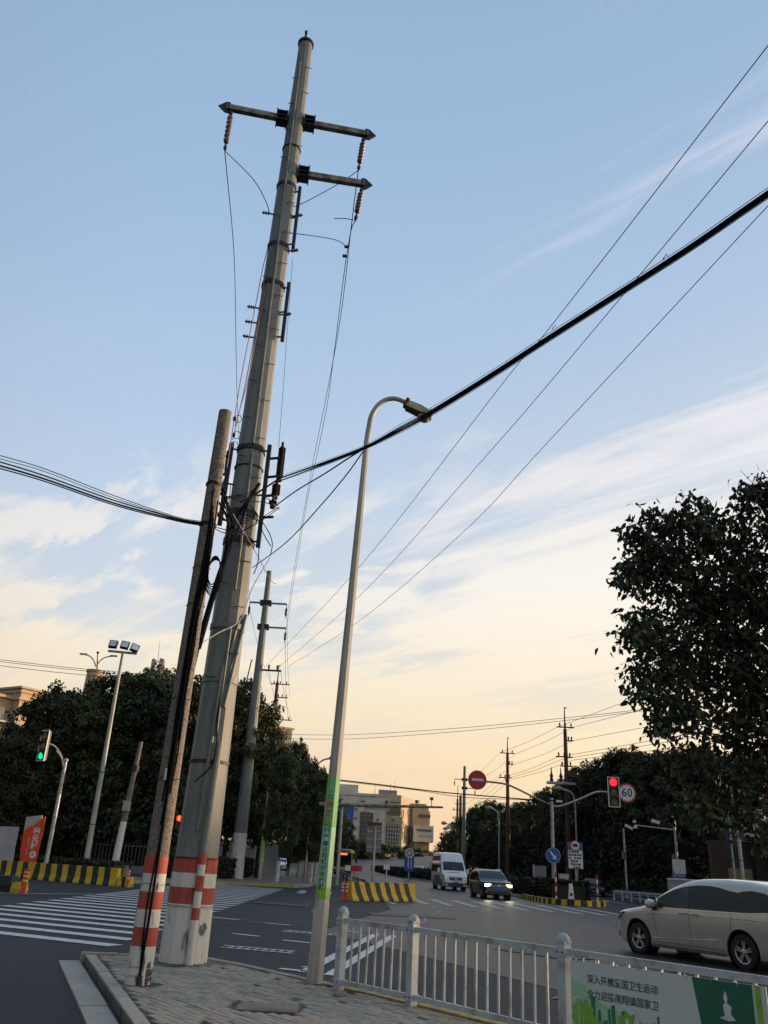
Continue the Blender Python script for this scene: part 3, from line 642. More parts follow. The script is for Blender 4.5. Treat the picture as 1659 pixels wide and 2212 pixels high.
# black down-cables strapped to the concrete pole
def bundle(label, spec, nm='cable_bundle', m='cable', group=None):
    t = thing(nm, label, 'cables', spec[0][0][0], 0, group)
    for pts, r in spec: mb = MB(); mb.tube(smoothpts(pts, 6), r, 6); part('cable', mb, M[m], t)
    return t
ang = rad(-72)
spec = []
for i in range(7):
    a0 = ang+(i-3)*.11; zt_ = (6.9, 6.6, 6.5, 6.2, 6.4, 6.7, 6.0)[i]; zb_ = (2.2, .1, 1.9, .05, 2.3, 3.0, 2.4)[i]
    pts = [qp(z, a0+rng.normal(0, .05)+(.35 if z > 5.2 else 0), qr(z)+.018+(.02 if i % 2 else 0)) for z in np.linspace(zt_, zb_, 9)]; spec.append((pts, .016 if i in (2, 3, 4) else .011))
bundle('black cables strapped down the front of the speckled concrete pole', spec)
mb = MB(); mb.cone(qp(-.01, ang, qr(0)+.03), qp(.12, ang, qr(0)+.03), .045, .03, 8); part('cable_boot', mb, M['black'], T)
mb = MB(); mb.tube([qp(z, ang+.2, qr(z)+.02) for z in (.0, .36)], .028, 8); part('cable_guard', mb, M['whitechip'], T)
# coiled spare cable hung on the pole
cc = qp(5.55, rad(-20), qr(5.5)+.11); t = thing('cable_coil', 'oval coil of spare black cable hanging on the concrete pole', 'cable coil', cc)
for i in range(6):
    mb = MB(); a_, b_ = .085+.008*i, .23+.012*i; mb.tube([cc+Vector((a_*math.cos(s)+rng.normal(0, .004), -.03+.012*i, b_*math.sin(s)-.02*i)) for s in np.linspace(0, 6.28, 22)], .009, 5); part('loop', mb, M['cable'], t)
# thick black cables sweeping from the steel pole down behind the concrete pole
spec = []
for i, (p0, p1, p2, p3) in enumerate((((545, 1060), (520, 1130), (478, 1220), (425, 1390)), ((560, 1045), (500, 1140), (483, 1220), (432, 1380)), ((470, 1080), (492, 1130), (478, 1230), (437, 1370)), ((500, 1140), (497, 1180), (470, 1260), (430, 1400)))):
    spec.append(([at(*p0, 14.1), at(*p1, 13.6), at(*p2, 13.0), at(*p3, 12.5)], .035 if i in (1, 3) else .02))
spec.append(([at(432, 1380, 12.55), at(405, 1500, 12.5), at(388, 1600, 12.45)], .03))
bundle('thick black cables sweeping from the steel pole down to the concrete pole', spec)
spec = []
for i in range(9):
    x0, y0 = 462+rng.uniform(-6, 18), 1040+rng.uniform(-10, 90); x1, y1 = 505+rng.uniform(-10, 40), 1080+rng.uniform(-40, 80)
    spec.append(([at(x0, y0, 12.3), at((x0+x1)/2+rng.uniform(-10, 10), (y0+y1)/2+rng.uniform(0, 25), 13.2), at(x1, y1, 14.2)], rng.choice([.008, .012, .018])))
for a, b, c, d in (((458, 1050), (500, 1075), (560, 1070), (601, 1092)), ((455, 1062), (520, 1082), (570, 1085), (605, 1100)), ((470, 1140), (520, 1148), (575, 1112), (603, 1095)), ((440, 1128), (490, 1152), (540, 1140), (600, 1100))): spec.append(([at(*a, 12.0), at(*b, 13.0), at(*c, 14.0), at(*d, 14.4)], .008))
bundle('tangle of black cables slung between the two poles', spec)
spec = [([at(*p, y) for p, y in zip(q, ys)], .009) for q, ys in ((((487, 1125), (520, 1150), (560, 1185)), (13, 14, 14.2)), (((560, 1175), (557, 1215), (548, 1240)), (14.25, 14.25, 14.2)), (((540, 1090), (575, 1140), (588, 1172), (584, 1200)), (14.2, 14.3, 14.5, 14.5)), (((549, 1100), (568, 1150), (585, 1180)), (14.2, 14.3, 14.5)))]
bundle('loose dark drop cables down the front of the steel pole', spec)
bundle('pale drop wire crossing the steel pole from right to left', [([at(584, 1203, 14.35), at(545, 1270, 14.2), at(518, 1340, 14.1), at(470, 1368, 13.4), at(425, 1400, 12.4), at(400, 1450, 12.0)], .008)], 'drop_wire', 'wirelight')
bundle('thin wire running from the cable knot down the right of the steel pole', [([at(503, 1110, 13), at(545, 1180, 14.2), at(583, 1250, 14.3), at(597, 1262, 14.4)], .006)], 'drop_wire', 'wirelight')
bundle('black cable hanging along the left edge of the steel pole', [([at(520, 1330, 14.5), at(497, 1400, 14.5), at(472, 1530, 14.4), at(463, 1640, 14.35), at(420, 1690, 14.35)], .010)], 'drop_wire')
bundle('dark cable down the middle of the steel pole', [([at(545, 1425, 14.3), at(540, 1440, 14.25), at(515, 1560, 14.25), at(508, 1690, 14.25)], .010)], 'drop_wire')
# pink / red jumpers left of the steel pole
for lb, pts in (('pale red wire left of the steel pole, outermost of three', ((598, 470, 15), (572, 560, 14.6), (553, 655, 14.4), (520, 820, 13.6), (498, 960, 12.9), (490, 1010, 12.7))),
                ('pale red wire left of the steel pole, middle of three', ((601, 475, 15), (580, 560, 14.6), (556, 690, 14.4), (530, 830, 13.8), (503, 950, 13.2))),
                ('pale red wire left of the steel pole, nearest the pole', ((606, 480, 15), (590, 560, 14.6), (560, 690, 14.4), (538, 810, 13.9), (508, 920, 13.2)))):
    mb = MB(); P = smoothpts([at(a, b, c) for a, b, c in pts], 6); mb.tube(P, .009, 5); single('jumper_wire', mb, M['wirepink'], lb, 'wire', 'pale red jumper wires left of the steel pole', P[0])
for i, (x, y) in enumerate(((514, 905), (512, 940), (506, 962))):
    mb = MB(); c = at(x, y, 13.1); mb.tube([c+Vector((.07*math.cos(a+i), 0, .08*math.sin(a+i))) for a in np.linspace(0, 6.3, 7)], .007, 4); mb.box(c-Vector((.06, 0, 0)), (.05, .04, .07))
    single('wire_clamp', mb, M['dkmetal'], ('bent grounding clamp on the red wires, topmost of three', 'bent grounding clamp on the red wires, middle of three', 'bent grounding clamp on the red wires, lowest of three')[i], 'clamp', 'grounding clamps on the red wires', c)
# ================================================================== OVERHEAD WIRES
def wire(lb, pts, r=.009, m='wire', group=None, n=8, nm='overhead_wire', cat='wire'):
    P = smoothpts(pts, n); mb = MB(); mb.tube(P, r, 5); return single(nm, mb, M[m], lb, cat, group, P[0])
def lerpwire(lb, a, b, mids, r, **k):   # mids: pixels lying on the wire between a and b, put in the vertical plane through a and b
    n_ = Vector((-(b-a).y, (b-a).x, 0)); pts = [a]
    for x, y in mids:
        d = Vector(ray(x, y)); t = (a-Vector(CP)).dot(n_)/d.dot(n_); pts.append(Vector(CP)+d*t)
    return wire(lb, pts+[b], r, **k)
P2Y = 66
for lb, far, mids, near in (('topmost of the three diagonal power wires, ending at the top right corner', (573, 1441), [(775, 1226), (1100, 810), (1200, 692)], (1659, 70)),
                       ('middle one of the three diagonal power wires to the second pole', (600, 1443), [(780, 1284), (1050, 985), (1290, 704)], (1659, 225)),
                       ('lowest of the three diagonal power wires to the second pole', (622, 1440), [(775, 1342), (1000, 1150), (1190, 948)], (1659, 402))):
    a = at(*far, P2Y); b = gz(*near, 17.); k_ = (b-a); mids3 = []
    P = lerpwire(lb, a, b+k_*.12, mids, .011, group='diagonal power wires')
def pix(*p): return [at(*q) for q in p]
mb = None
wire('power wire from the left insulator going away past the concrete pole', [iL]+pix((506, 560, 22), (510, 760, 30), (514, 900, 37), (528, 1150, 50), (541, 1325, 66)), .012)
wire('jumper wire from the left insulator down to the steel pole', [iL]+pix((545, 385, 14.6), (572, 430, 14.6), (583, 462, 14.6)), .010)
wire('power wire from the upper right insulator, left one of the pair', [iR]+pix((760, 480, 17), (735, 690, 25), (706, 850, 31), (672, 1020, 41), (640, 1200, 53), (622, 1318, 66)), .012)
wire('power wire from the lower right insulator, right one of the pair', [iR2]+pix((757, 505, 16.5), (742, 600, 20), (722, 760, 27), (702, 900, 33), (664, 1080, 45), (643, 1205, 54), (616, 1372, 66)), .012)
wire('jumper wire crossing behind the short lower cross-arm', [iR]+pix((735, 395, 15), (652, 440, 15), (628, 447, 14.9)), .010)
wire('curved jumper wire from the pole rail to the right-hand pair', pix((622, 503, 14.8), (650, 506, 14.8), (700, 513, 15.5), (730, 520, 16), (748, 532, 16.6)), .010)
wire('short stub wire left of the lower insulator clamp', [iR2+Vector((0, 0, 0))]+pix((745, 472, 15.3), (722, 472, 15.3)), .010)
wire('thin earth wire hanging behind the steel pole to the arrester', pix((632, 560, 16), (620, 720, 16), (611, 850, 16), (602, 965, 15.5)), .005)
for i, (x, y) in enumerate(((749, 533), (745, 553))):
    c = at(x, y, 16.9); mb = MB(); mb.box(c, (.12, .05, .06)); single('wire_spacer', mb, M['dkmetal'], ('dark spacer clamp on the pair of wires, upper', 'dark spacer clamp on the pair of wires, lower')[i], 'clamp', None, c)
# heavy telecom bundle crossing to the right
t = thing('telecom_bundle', 'thick bundle of black cables sweeping up from the poles to the right edge', 'cables', at(600, 1040, 14))
H6 = lambda x, y: gz(x, y, 6.3)
for k, (dy, r) in enumerate(((0, .019), (4, .017), (7, .011), (-3.5, .010), (-8.5, .005), (10, .006))):
    e0 = (598, 1036+dy*.6) if k != 1 else (600, 1041)
    pts = [at(e0[0], e0[1], 13.2), at(700, 1000+dy*.6, 11.1), at(790, 965+dy*.5, 9.6), at(865, 925+dy, 8.7), at(940, 884+dy, 7.9), at(1060, 810+dy*1.0, 7.0), at(1180, 732+dy*1.0, 6.2), at(1330, 636+dy*1.05, 5.4), at(1480, 540+dy*1.1, 4.85), at(1600, 457+dy*1.2, 4.45), at(1720, 372+dy*1.3, 4.1), at(1900, 230+dy*1.5, 3.6)]; pts += [pts[-1]+(pts[-1]-pts[-2])*k_ for k_ in (4, 10)]
    mb = MB(); mb.tube(smoothpts(pts, 5), r*.54, 6); part('cable', mb, M['cable'], t)
for x, y, Yy in ((925, 890, 8.0), (1192, 712, 6.1), (1432, 560, 4.95)):
    mb = MB(); c = at(x, y, Yy); mb.tube([c, c+Vector((.03, 0, .05)), c+Vector((.06, 0, 0)), c+Vector((.03, 0, -.06))], .004, 4); part('cable_hook', mb, M['wire'], t)
wire('black cable from the steel pole knot rising to the bundle behind the lamp post', pix((520, 1085, 12.6), (560, 1062, 13), (600, 1036, 13.2)), .016, m='cable')
wire('black cable from the arrester knot joining the bundle, upper', pix((588, 1098, 14.2), (640, 1060, 12.8), (700, 1024, 11.4), (760, 985, 10.2), (800, 962, 9.6)), .011, m='cable')
wire('long cable from behind the steel pole rising to the bundle at the lamp post', pix((546, 1226, 15.1), (620, 1170, 13.2), (690, 1095, 11.6), (745, 1030, 10.5), (785, 975, 9.7)), .009, m='cable')
for i, (y0, y1, y2, y3, r) in enumerate(((984, 1014, 1072, 1124, .006), (991, 1020, 1077, 1126, .005), (998, 1029, 1082, 1127, .010), (1006, 1036, 1088, 1130, .013), (1012, 1041, 1092, 1133, .009))):
    wire(('black cable coming in from the left edge, topmost strand', 'black cable coming in from the left edge, second strand', 'black cable coming in from the left edge, middle strand', 'black cable coming in from the left edge, thick fourth strand', 'black cable coming in from the left edge, lowest strand')[i],
         [at(-160, y0-44, 8.2)+(at(-160, y0-44, 8.2)-at(0, y0, 9.6))*k_ for k_ in (9, 3)]+pix((-160, y0-44, 8.2), (0, y0, 9.6), (100, y1, 10.2), (250, y2, 11), (380, y3-8, 11.7), (440, y3+3, 11.9)), r, m='cable', group='cables coming in from the left edge')
# ================================================================== NEAR LAMP POST
LX, LY = -.6, 13.15
def lp(z): return Vector((LX+.0262*z, LY, .12+z))
T = thing('street_lamp', 'pale curved-arm street lamp at the near kerb with a green notice round its post', 'street lamp', (LX, LY, .12))
def lr(z): return .118-(.118-.05)*z/8.7
mb = MB(); mb.cone(lp(-.02), lp(1.02), .122, .114, 8, 0, True, rad(22)); part('post_base', mb, M['lamp'], T)
mb = MB()
arc = [lp(8.5), lp(8.72)]+[Vector(at(x, y, LY)) for x, y in ((797, 925), (802, 900), (813, 880), (829, 866), (848, 861), (864, 864), (880, 872))]
mb.cone(lp(1.02), lp(8.5), .108, lr(8.5), 8, 0, False, rad(22)); part('post', mb, M['lamp'], T)
mb = MB(); P = smoothpts([lp(8.45)]+arc[2:], 5); mb.tube(P, [.052-.012*i/len(P) for i in range(len(P))], 12); part('curved_arm', mb, M['lamp'], T, smooth=40)
mb = MB(); mb.box(lp(.66)+Vector((-.055, -.103, 0)), (.085, .02, .56), Matrix.Rotation(rad(-20), 4, 'Z')); part('access_door', mb, M['lamp'], T)
a0, a1 = at(880, 872, LY), at(928, 896, LY); d = (a1-a0).normalized(); up = Vector((0, 0, 1)); up = (up-d*d.dot(up)).normalized(); sd = d.cross(up)
FM = frame(a0, d, sd, up)
mb = MB(); prof = [(-.03, -.06, .035, .065), (.05, -.085, .05, .10), (.25, -.09, .06, .125), (.42, -.07, .04, .13), (.52, -.05, 0.0, .09)]
vs = []
for x, zl, zh, hw_ in prof: vs += [(x, -hw_, zl), (x, hw_, zl), (x, hw_*.75, zh), (x, -hw_*.75, zh)]
fs = [(0, 3, 2, 1)]+[(i*4+j, i*4+(j+1) % 4, i*4+4+(j+1) % 4, i*4+4+j) for i in range(4) for j in range(4)]+[(16, 17, 18, 19)]
mb.add([FM @ Vector(p) for p in vs], fs); hd = part('lamp_head', mb, M['lamphead'], T)
mb = MB(); mb.box(FM @ Vector((-.02, 0, 0)), (.06, .17, .15), FM.to_3x3().to_4x4()); part('clamp_box', mb, M['rust'], hd)
mb = MB(); mb.box(FM @ Vector((.17, 0, -.098)), (.32, .19, .012), FM.to_3x3().to_4x4()); part('underside_cover', mb, M['trim'], hd)
mb = MB(); G = FM @ Matrix.Translation((.40, 0, -.075)); mb.lathe([(.02, -.115), (.07, -.10), (.105, -.065), (.118, -.02), (.12, 0)], 18, G); part('glass_dome', mb, M['glassdome'], hd, smooth=50)
mb = MB(); mb.lathe([(.128, -.018), (.134, 0), (.128, .014)], 18, G); part('gasket_ring', mb, M['trim'], hd)
# wrapped notice: an octagonal sleeve with printed bands
t = thing('wrapped_notice', 'green and mint vinyl notice with a column of characters wrapped round the near lamp post', 'notice', lp(1.05))
def lpr(z): return .1085+(lr(8.5)-.108)*(z-1.02)/7.48
n8 = 8
def sleeve(z0, z1, m, e=.004, faces=None):
    mb = MB()
    if faces is None: mb.cone(lp(z0), lp(z1), lpr(z0)+e, lpr(z1)+e, 8, 0, False, rad(22))
    return mb
def splash(name, base, c2, c3):
    m = mat(name, base, .4, var=.03, scale=1.6, col2=c2, lo=.38, hi=.62, bscale=5); return m
sleevem = splash('green_splash_print', (.05, .42, .05), (.20, .52, .28), None)
sleevem2 = splash('mint_print_fade', (.28, .58, .42), (.38, .62, .30), None)
z0, z1 = 1.07, 2.72
part('lower_print', sleeve(1.22, 2.03, None), sleevem2, t); part('upper_print', sleeve(2.03, z1, None), sleevem, t)
part('green_hem', sleeve(z0, 1.22, None), mat('lime_hem', (.22, .50, .05), .4, var=.15, scale=5, bscale=6), t)
# characters face the viewer side (towards -Y, a little left)
fn = Vector((-.28, -.96, 0)).normalized(); fxx = Vector((-fn.y, fn.x, 0)); fxx = Vector((.96, -.28, 0))
def face_at(z, off=.0): 
    c = lp(z)+fn*(lpr(z)*.985+.006)+fxx*off
    return frame(c, fxx, Vector((0, 0, 1)), fn)
mb = MB()
for zc_, ww, hh in ((1.62, .118, .80),):
    pass
def plate(z, w_, h_, m, off=0, e=0): 
    mb = MB(); G = face_at(z, off); 
    mb.add([G @ Vector((-w_/2, -h_/2, e)), G @ Vector((w_/2, -h_/2, e)), G @ Vector((w_/2, h_/2, e)), G @ Vector((-w_/2, h_/2, e))], [(0, 1, 2, 3)]); return part('printed_panel', mb, m, t)
mb = MB()
for sx_ in (-1, 1):
    G = face_at(1.62, sx_*.056); mb.box(G @ Vector((0, 0, .001)), (.004, .003, .86))
for z in (1.19, 1.93, 2.045): mb.box(face_at(z) @ Vector((0, 0, .001)), (.114, .003, .004), Matrix.Rotation(math.atan2(fxx.y, fxx.x), 4, 'Z'))
part('printed_frame', mb, M['ink'], t)
for i, ch in enumerate('严禁占用机动车行驶'): text(ch, .082, face_at(1.875-i*.0815), M['ink'], t, 'character', bold=.0015)
text('停车', .07, face_at(1.985), M['ink'], t, 'character', squash=.8)
text('讲', .115, face_at(2.335), M['inkred'], t, 'character', bold=.002); text('文', .115, face_at(2.215), M['inkred'], t, 'character', bold=.002)
mb = MB(); G = face_at(2.11); mb.tube([G @ Vector((.042*math.cos(a), .042*math.sin(a), .001)) for a in np.linspace(0, 6.28, 20)], .005, 4); part('printed_ring', mb, M['inkred'], t)
mb = MB()
for a, b in ((-.012, .0), (.012, .0)): mb.box(face_at(2.53) @ Vector((a, 0, .001)), (.014, .003, .03))
part('printed_emblem', mb, M['inkred'], t)
mb = MB()
for i in range(6): mb.box(face_at(2.47) @ Vector((-.035+i*.014, 0, .001)), (.010, .003, .014))
for i in range(8): mb.box(face_at(2.43) @ Vector((-.045+i*.0125, 0, .001)), (.008, .003, .012))
part('small_print', mb, M['ink'], t, kind='stuff')
# ================================================================== RAILING
posts = [(-.27, 12.56), (.64, 11.55), (2.1, 9.62), (3.62, 7.62), (5.1, 5.65)]
posts = [(x+.02, y+.05) for x, y in posts]
T = thing('railing', 'pale painted steel pedestrian railing with domed square posts along the near kerb', 'railing', (posts[0][0], posts[0][1], .12))
for i, (x, y) in enumerate(posts):
    a = Vector((posts[min(i+1, 4)][0]-posts[max(i-1, 0)][0], posts[min(i+1, 4)][1]-posts[max(i-1, 0)][1], 0)); an = math.atan2(a.y, a.x)
    mb = MB(); mb.box((x, y, .12+.45), (.105, .105, .91), Rz(an)); p_ = part('post', mb, M['fence'], T)
    mb = MB(); G = Matrix.Translation((x, y, .12+.905)) @ Rz(an)
    mb.lathe([(.078, 0), (.082, .012), (.078, .03)], 4, G @ Rz(rad(45))); mb.lathe([(.078, .03), (.070, .06), (.045, .088), (.018, .10), (.004, .104)], 8, G @ Rz(rad(22))); part('domed_cap', mb, M['fence'], p_)
    for cz_ in (.83, .10): mb = MB(); mb.box((x, y, .12+cz_), (.125, .125, .075), Rz(an)); part('collar', mb, M['fence'], p_)
    mb = MB()
    for z in (.83, .10):
        for s in (-1, 1): c = Vector((x, y, .12+z))+Rz(an) @ Vector((s*.035, -.064, .0)); mb.cone(c, c+Rz(an) @ Vector((0, -.012, 0)), .009, .009, 6)
    part('bolt', mb, M['rust'], p_, kind='stuff')
for i in range(4):
    a = Vector((*posts[i], 0)); b = Vector((*posts[i+1], 0)); L = (b-a).length; an = math.atan2((b-a).y, (b-a).x); c = (a+b)/2
    nb = 7 if i == 0 else 12
    mb = MB(); mb.box((c.x, c.y, .12+.835), (L-.12, .045, .062), Rz(an)); part('top_rail', mb, M['fence'], T)
    mb = MB(); mb.box((c.x, c.y, .12+.10), (L-.12, .045, .055), Rz(an)); part('bottom_rail', mb, M['fence'], T)
    for k in range(nb):
        q = a.lerp(b, (.06+(L-.12)*(k+1)/(nb+1))/L); mb = MB(); mb.box((q.x, q.y, .12+.466), (.026, .022, .68), Rz(an+rng.normal(0, .06)) @ Matrix.Rotation(rng.normal(0, .006), 4, 'Y')); part('baluster', mb, M['fence'], T)
# banner on the third bay
A = Vector((*posts[2], .12)); Bv = Vector((*posts[3], .12)); du = (Bv-A).normalized(); nv = Vector((du.y, -du.x, 0)); 
if nv.y > 0: nv = -nv
A = A+nv*.035
def bpt(u, v, e=0): return A+du*u+Vector((0, 0, v))+nv*e
t = thing('fence_banner', 'white and green printed banner with two lines of characters tied to the railing', 'banner', bpt(1.15, .1))
mb = MB(); mb.add([bpt(.11, .1, .004), bpt(2.2, .1, .004), bpt(2.2, .79, .004), bpt(.11, .77, .004), bpt(.11, .1, -.004), bpt(2.2, .1, -.004), bpt(2.2, .79, -.004), bpt(.11, .77, -.004)], [(0, 1, 2, 3), (7, 6, 5, 4), (0, 4, 5, 1), (1, 5, 6, 2), (2, 6, 7, 3), (3, 7, 4, 0)]); part('sheet', mb, M['poster'], t)
def bpoly(name, pts, m, e): mb = MB(); mb.add([bpt(u, v, e) for u, v in pts], [tuple(range(len(pts)))]); return part(name, mb, m, t)
bpoly('dark_green_panel', [(1.62, .1), (2.075, .1), (2.075, .787), (1.505, .782)], M['dkgreen'], .007)
bpoly('lime_stripe', [(2.10, .1), (2.15, .1), (2.15, .788), (2.10, .787)], M['lime'], .007)
bpoly('mint_wash', [(.12, .1), (1.3, .1), (1.2, .25), (.9, .36), (.5, .42), (.3, .55), (.12, .60)], M['mint'], .006)
BF = lambda u, v, e=.009: frame(bpt(u, v, e), du, Vector((0, 0, 1)), nv)
text('深入开展爱国卫生运动', .083, BF(.32, .622), M['ink'], t, 'lettering', align='LEFT', bold=.0004, spacing=.98)
text('全力迎接南翔镇国家卫', .083, BF(.318, .492), M['ink'], t, 'lettering', align='LEFT', bold=.0004, spacing=.98)
def blob(cx, cy, r, m, e, nb=9, nm='printed_tree', sd=1):
    pts = []
    for k in range(40): a = k*2*math.pi/40; rr = r*(1+.10*math.cos(nb*a+sd)); pts.append((cx+rr*math.cos(a), cy+rr*.95*math.sin(a)))
    pts = [(u, max(.105, v)) for u, v in pts]; return bpoly(nm, pts, m, e)
blob(.26, .30, .14, M['lime'], .0075); blob(.42, .21, .09, M['lime'], .0077, 7); blob(.80, .24, .16, M['lime'], .0075, 10); blob(.99, .24, .10, M['lime'], .0077, 8); blob(.58, .16, .05, M['lime'], .0078)
for u, w_, h in ((.36, .05, .48), (.44, .035, .38), (.50, .05, .30), (.56, .03, .40), (.60, .045, .44), (.67, .03, .36), (.72, .04, .41), (1.06, .03, .36), (1.11, .025, .42)): bpoly('printed_tower', [(u, .105), (u+w_, .105), (u+w_, h), (u, h-.01)], M['green'], .0068)
for u, h in ((.78, .36), (.885, .44)):
    bpoly('printed_figure', [(u-.03, .105), (u+.03, .105), (u+.028, h-.10), (u+.012, h-.06), (u+.016, h-.03), (u, h), (u-.016, h-.03), (u-.012, h-.06), (u-.028, h-.10)], M['signwhite'], .0082)
for pts in ([(.20, .105), (.215, .105), (.21, .45), (.205, .45)], [(.13, .44), (.205, .47), (.14, .40)], [(.21, .45), (.29, .38), (.215, .47)], [(.25, .105), (.262, .105), (.257, .36)]): bpoly('printed_windmill', pts, M['signwhite'], .0082)
bpoly('emblem', [(1.745, .50), (1.80, .52), (1.79, .60), (1.815, .62), (1.80, .66), (1.822, .715), (1.84, .66), (1.83, .62), (1.87, .60), (1.86, .54), (1.90, .50), (1.83, .485)], M['signwhite'], .0085)
for u in (.2, .45, .7, .95, 1.2, 1.45, 1.7, 1.95, 2.15):
    mb = MB(); mb.tube([bpt(u, .76, .01), bpt(u, .80, .028), bpt(u, .87, .02)], .003, 4); part('tie_wire', mb, M['galv'], t)
# ================================================================== BARRIERS, BOLLARDS
def barrier(label, a, b, h=.8, w0=.42, w1=.17, n=8, slant=.12, first=0, group=None, capm='yellow'):
    a = Vector((*a, 0)); b = Vector((*b, 0)); L = (b-a).length; d = (b-a).normalized(); nn = Vector((-d.y, d.x, 0))
    t = thing('concrete_barrier', label, 'barrier', (a+b)/2, 0, group)
    sec = [(-w0/2, 0), (w0/2, 0), (w0/2, .08), (w1*.75, h*.38), (w1/2, h), (-w1/2, h), (-w1*.75, h*.38), (-w0/2, .08)]
    G = frame(a, nn, Vector((0, 0, 1)), d)
    for i in range(n):
        z0, z1 = L*i/n, L*(i+1)/n; mb = MB(); vs = []
        for zz, e in ((z0, i == 0), (z1, i == n-1)):
            for (x, y) in sec: vs.append(G @ Vector((x, y, zz-(0 if e else slant*(y/h-.3)))))
        k = len(sec); mb.add(vs, [tuple(range(k))[::-1], tuple(range(k, 2*k))]+[(j, (j+1) % k, k+(j+1) % k, k+j) for j in range(k)])
        part('painted_stripe', mb, M['yellow'] if (i+first) % 2 == 0 else M['tblack'], t)
    return t
barrier('short concrete barrier with bold yellow and black stripes at the tip of the middle divider', (-.62, 43.0), (2.55, 46.0), .82, .5, .2, 13, .28)
P0, P1 = Vector((-19.4, 48.4, 0)), Vector((-11.9, 44.6, 0))
for i in range(3):
    a, b = P0.lerp(P1, i/3), P0.lerp(P1, (i+1)/3-.01)
    barrier(('striped barrier block farthest left, ending at the picture edge', 'middle striped barrier block in front of the orange panel', 'right striped barrier block in front of the white-footed concrete post')[i], (a.x, a.y), (b.x, b.y), .80, .46, .2, 7, .14, i, 'striped barrier blocks on the left')
barrier('far striped barrier block beyond the left picture edge side', (-22.5, 49.98), (-19.5, 48.45), .8, .46, .2, 8, .14, 0, 'striped barrier blocks on the left')
barrier('low striped end block at the right end of the left barrier row', (-11.85, 44.55), (-11.2, 44.25), .45, .4, .2, 3)
barrier('yellow-topped barrier end at the left picture edge beside the red posts', (-14.6, 34.9), (-13.0, 34.2), .55, .42, .3, 2)
barrier('small low yellow barrier stub beside the red posts', (-12.98, 34.2), (-12.5, 34.0), .35, .35, .25, 1)
def bollard(label, x, y, h, r, bm, tm, bands, group=None):
    t = thing('marker_post', label, 'bollard', (x, y, 0), 0, group)
    mb = MB(); mb.lathe([(r*1.8, 0), (r*1.8, .03), (r*1.1, .06), (r, .08), (r, h-.02), (r*.6, h)], 12, Matrix.Translation((x, y, 0))); part('post', mb, M[bm], t, smooth=40)
    for a, b in bands: mb = MB(); mb.cone((x, y, a), (x, y, b), r+.006, r+.006, 12); part('reflective_band', mb, M[tm], t)
    return t
bb = [(.38, .46), (.54, .62), (.68, .74)]
bollard('red plastic marker post with yellow bands, left one of the pair at the left edge', -12.55, 33.9, .82, .055, 'plred', 'refl', bb); bollard('red plastic marker post with yellow bands, right one of the pair at the left edge', -12.4, 33.75, .85, .055, 'plred', 'refl', bb)
bollard('red plastic marker post with pale bands, left one of the pair at the middle divider', -.95, 42.9, .8, .06, 'plred', 'reflw', bb); bollard('red plastic marker post with pale bands, right one of the pair at the middle divider', -.76, 42.9, .82, .06, 'plred', 'reflw', bb)
bollard('slim red and white marker post between the left barrier and the concrete pole', -11.15, 43.3, .8, .045, 'plred', 'signwhite', bb)
for k, (x, y) in enumerate(((11.75, 55.3), (14.5, 56.2))):
    t = thing('striped_post', ('thin red and white striped post on the median nose, left of the white marker', 'thin red and white striped post at the right corner of the median nose')[k], 'bollard', (x, y, .14))
    for i in range(6): mb = MB(); mb.cone((x, y, .14+i*.26), (x, y, .14+(i+1)*.26), .055, .055, 10); part('painted_section', mb, M['signwhite'] if i % 2 == 0 else M['signred'], t)
t = thing('white_marker', 'small white marker block on the striped median nose', 'marker', (12.5, 54.6, .3))
mb = MB(); mb.box((12.5, 54.6, .72), (.34, .2, .85), None, 0, .6); part('block', mb, M['signwhite'], t)
mb = MB(); mb.box((12.5, 54.5, .55), (.14, .02, .16)); part('dark_mark', mb, M['trim'], t)
# dark low rail with white-tipped posts behind the middle barrier
t = thing('divider_rail', 'low dark divider rail with pale posts running away behind the middle striped barrier', 'guard rail', (-1, 60, 0))
rp = smoothpts([(.2, 47.5, 0), (-.6, 58, 0), (-1.6, 75, 0), (-2.3, 95, 0), (-3.6, 122, 0)], 6)
for a, b in zip(rp, rp[1:]):
    for z in (.45, .78): mb = MB(); mb.cone(a+Vector((0, 0, z)), b+Vector((0, 0, z)), .06, .06, 4, 0, True, rad(45)); part('rail', mb, M['wood'] if z < .6 else M['bumper'], t)
lens = 0
for i in range(26):
    s = i/26*(len(rp)-1); k = int(s); p = rp[k].lerp(rp[k+1], s-k); mb = MB(); mb.box((p.x, p.y, .42), (.14, .1, .84)); part('post', mb, M['bumper' if i % 3 else 'board'], t)
for lb, x, y, h in (('thin post with a small white plate on top behind the striped barrier', 830, 1887, 1.45),):
    p = at(835, 1855+25, 50); mb = MB(); mb.cone((p.x, 50, 0), (p.x, 50, 1.35), .04, .04, 8); t2 = thing('small_post', lb, 'post', (p.x, 50, 0)); part('post', mb, M['galv'], t2); mb = MB(); mb.box((p.x, 49.95, 1.5), (.34, .03, .26)); part('plate', mb, M['signwhite'], t2)
t2 = thing('red_white_board', 'red and white striped warning board behind the middle barrier', 'warning board', at(762, 1872, 50))
for i in range(3): c = at(752+i*12, 1872, 50); mb = MB(); mb.box((c.x, 50, 1.35), (.33, .04, .28)); part('board_section', mb, M['signwhite' if i == 0 else 'signred'], t2)
c = at(759, 1900, 50); mb = MB(); mb.cone((c.x, 50.05, 0), (c.x, 50.05, 1.3), .05, .05, 6); part('leg', mb, M['galv'], t2)
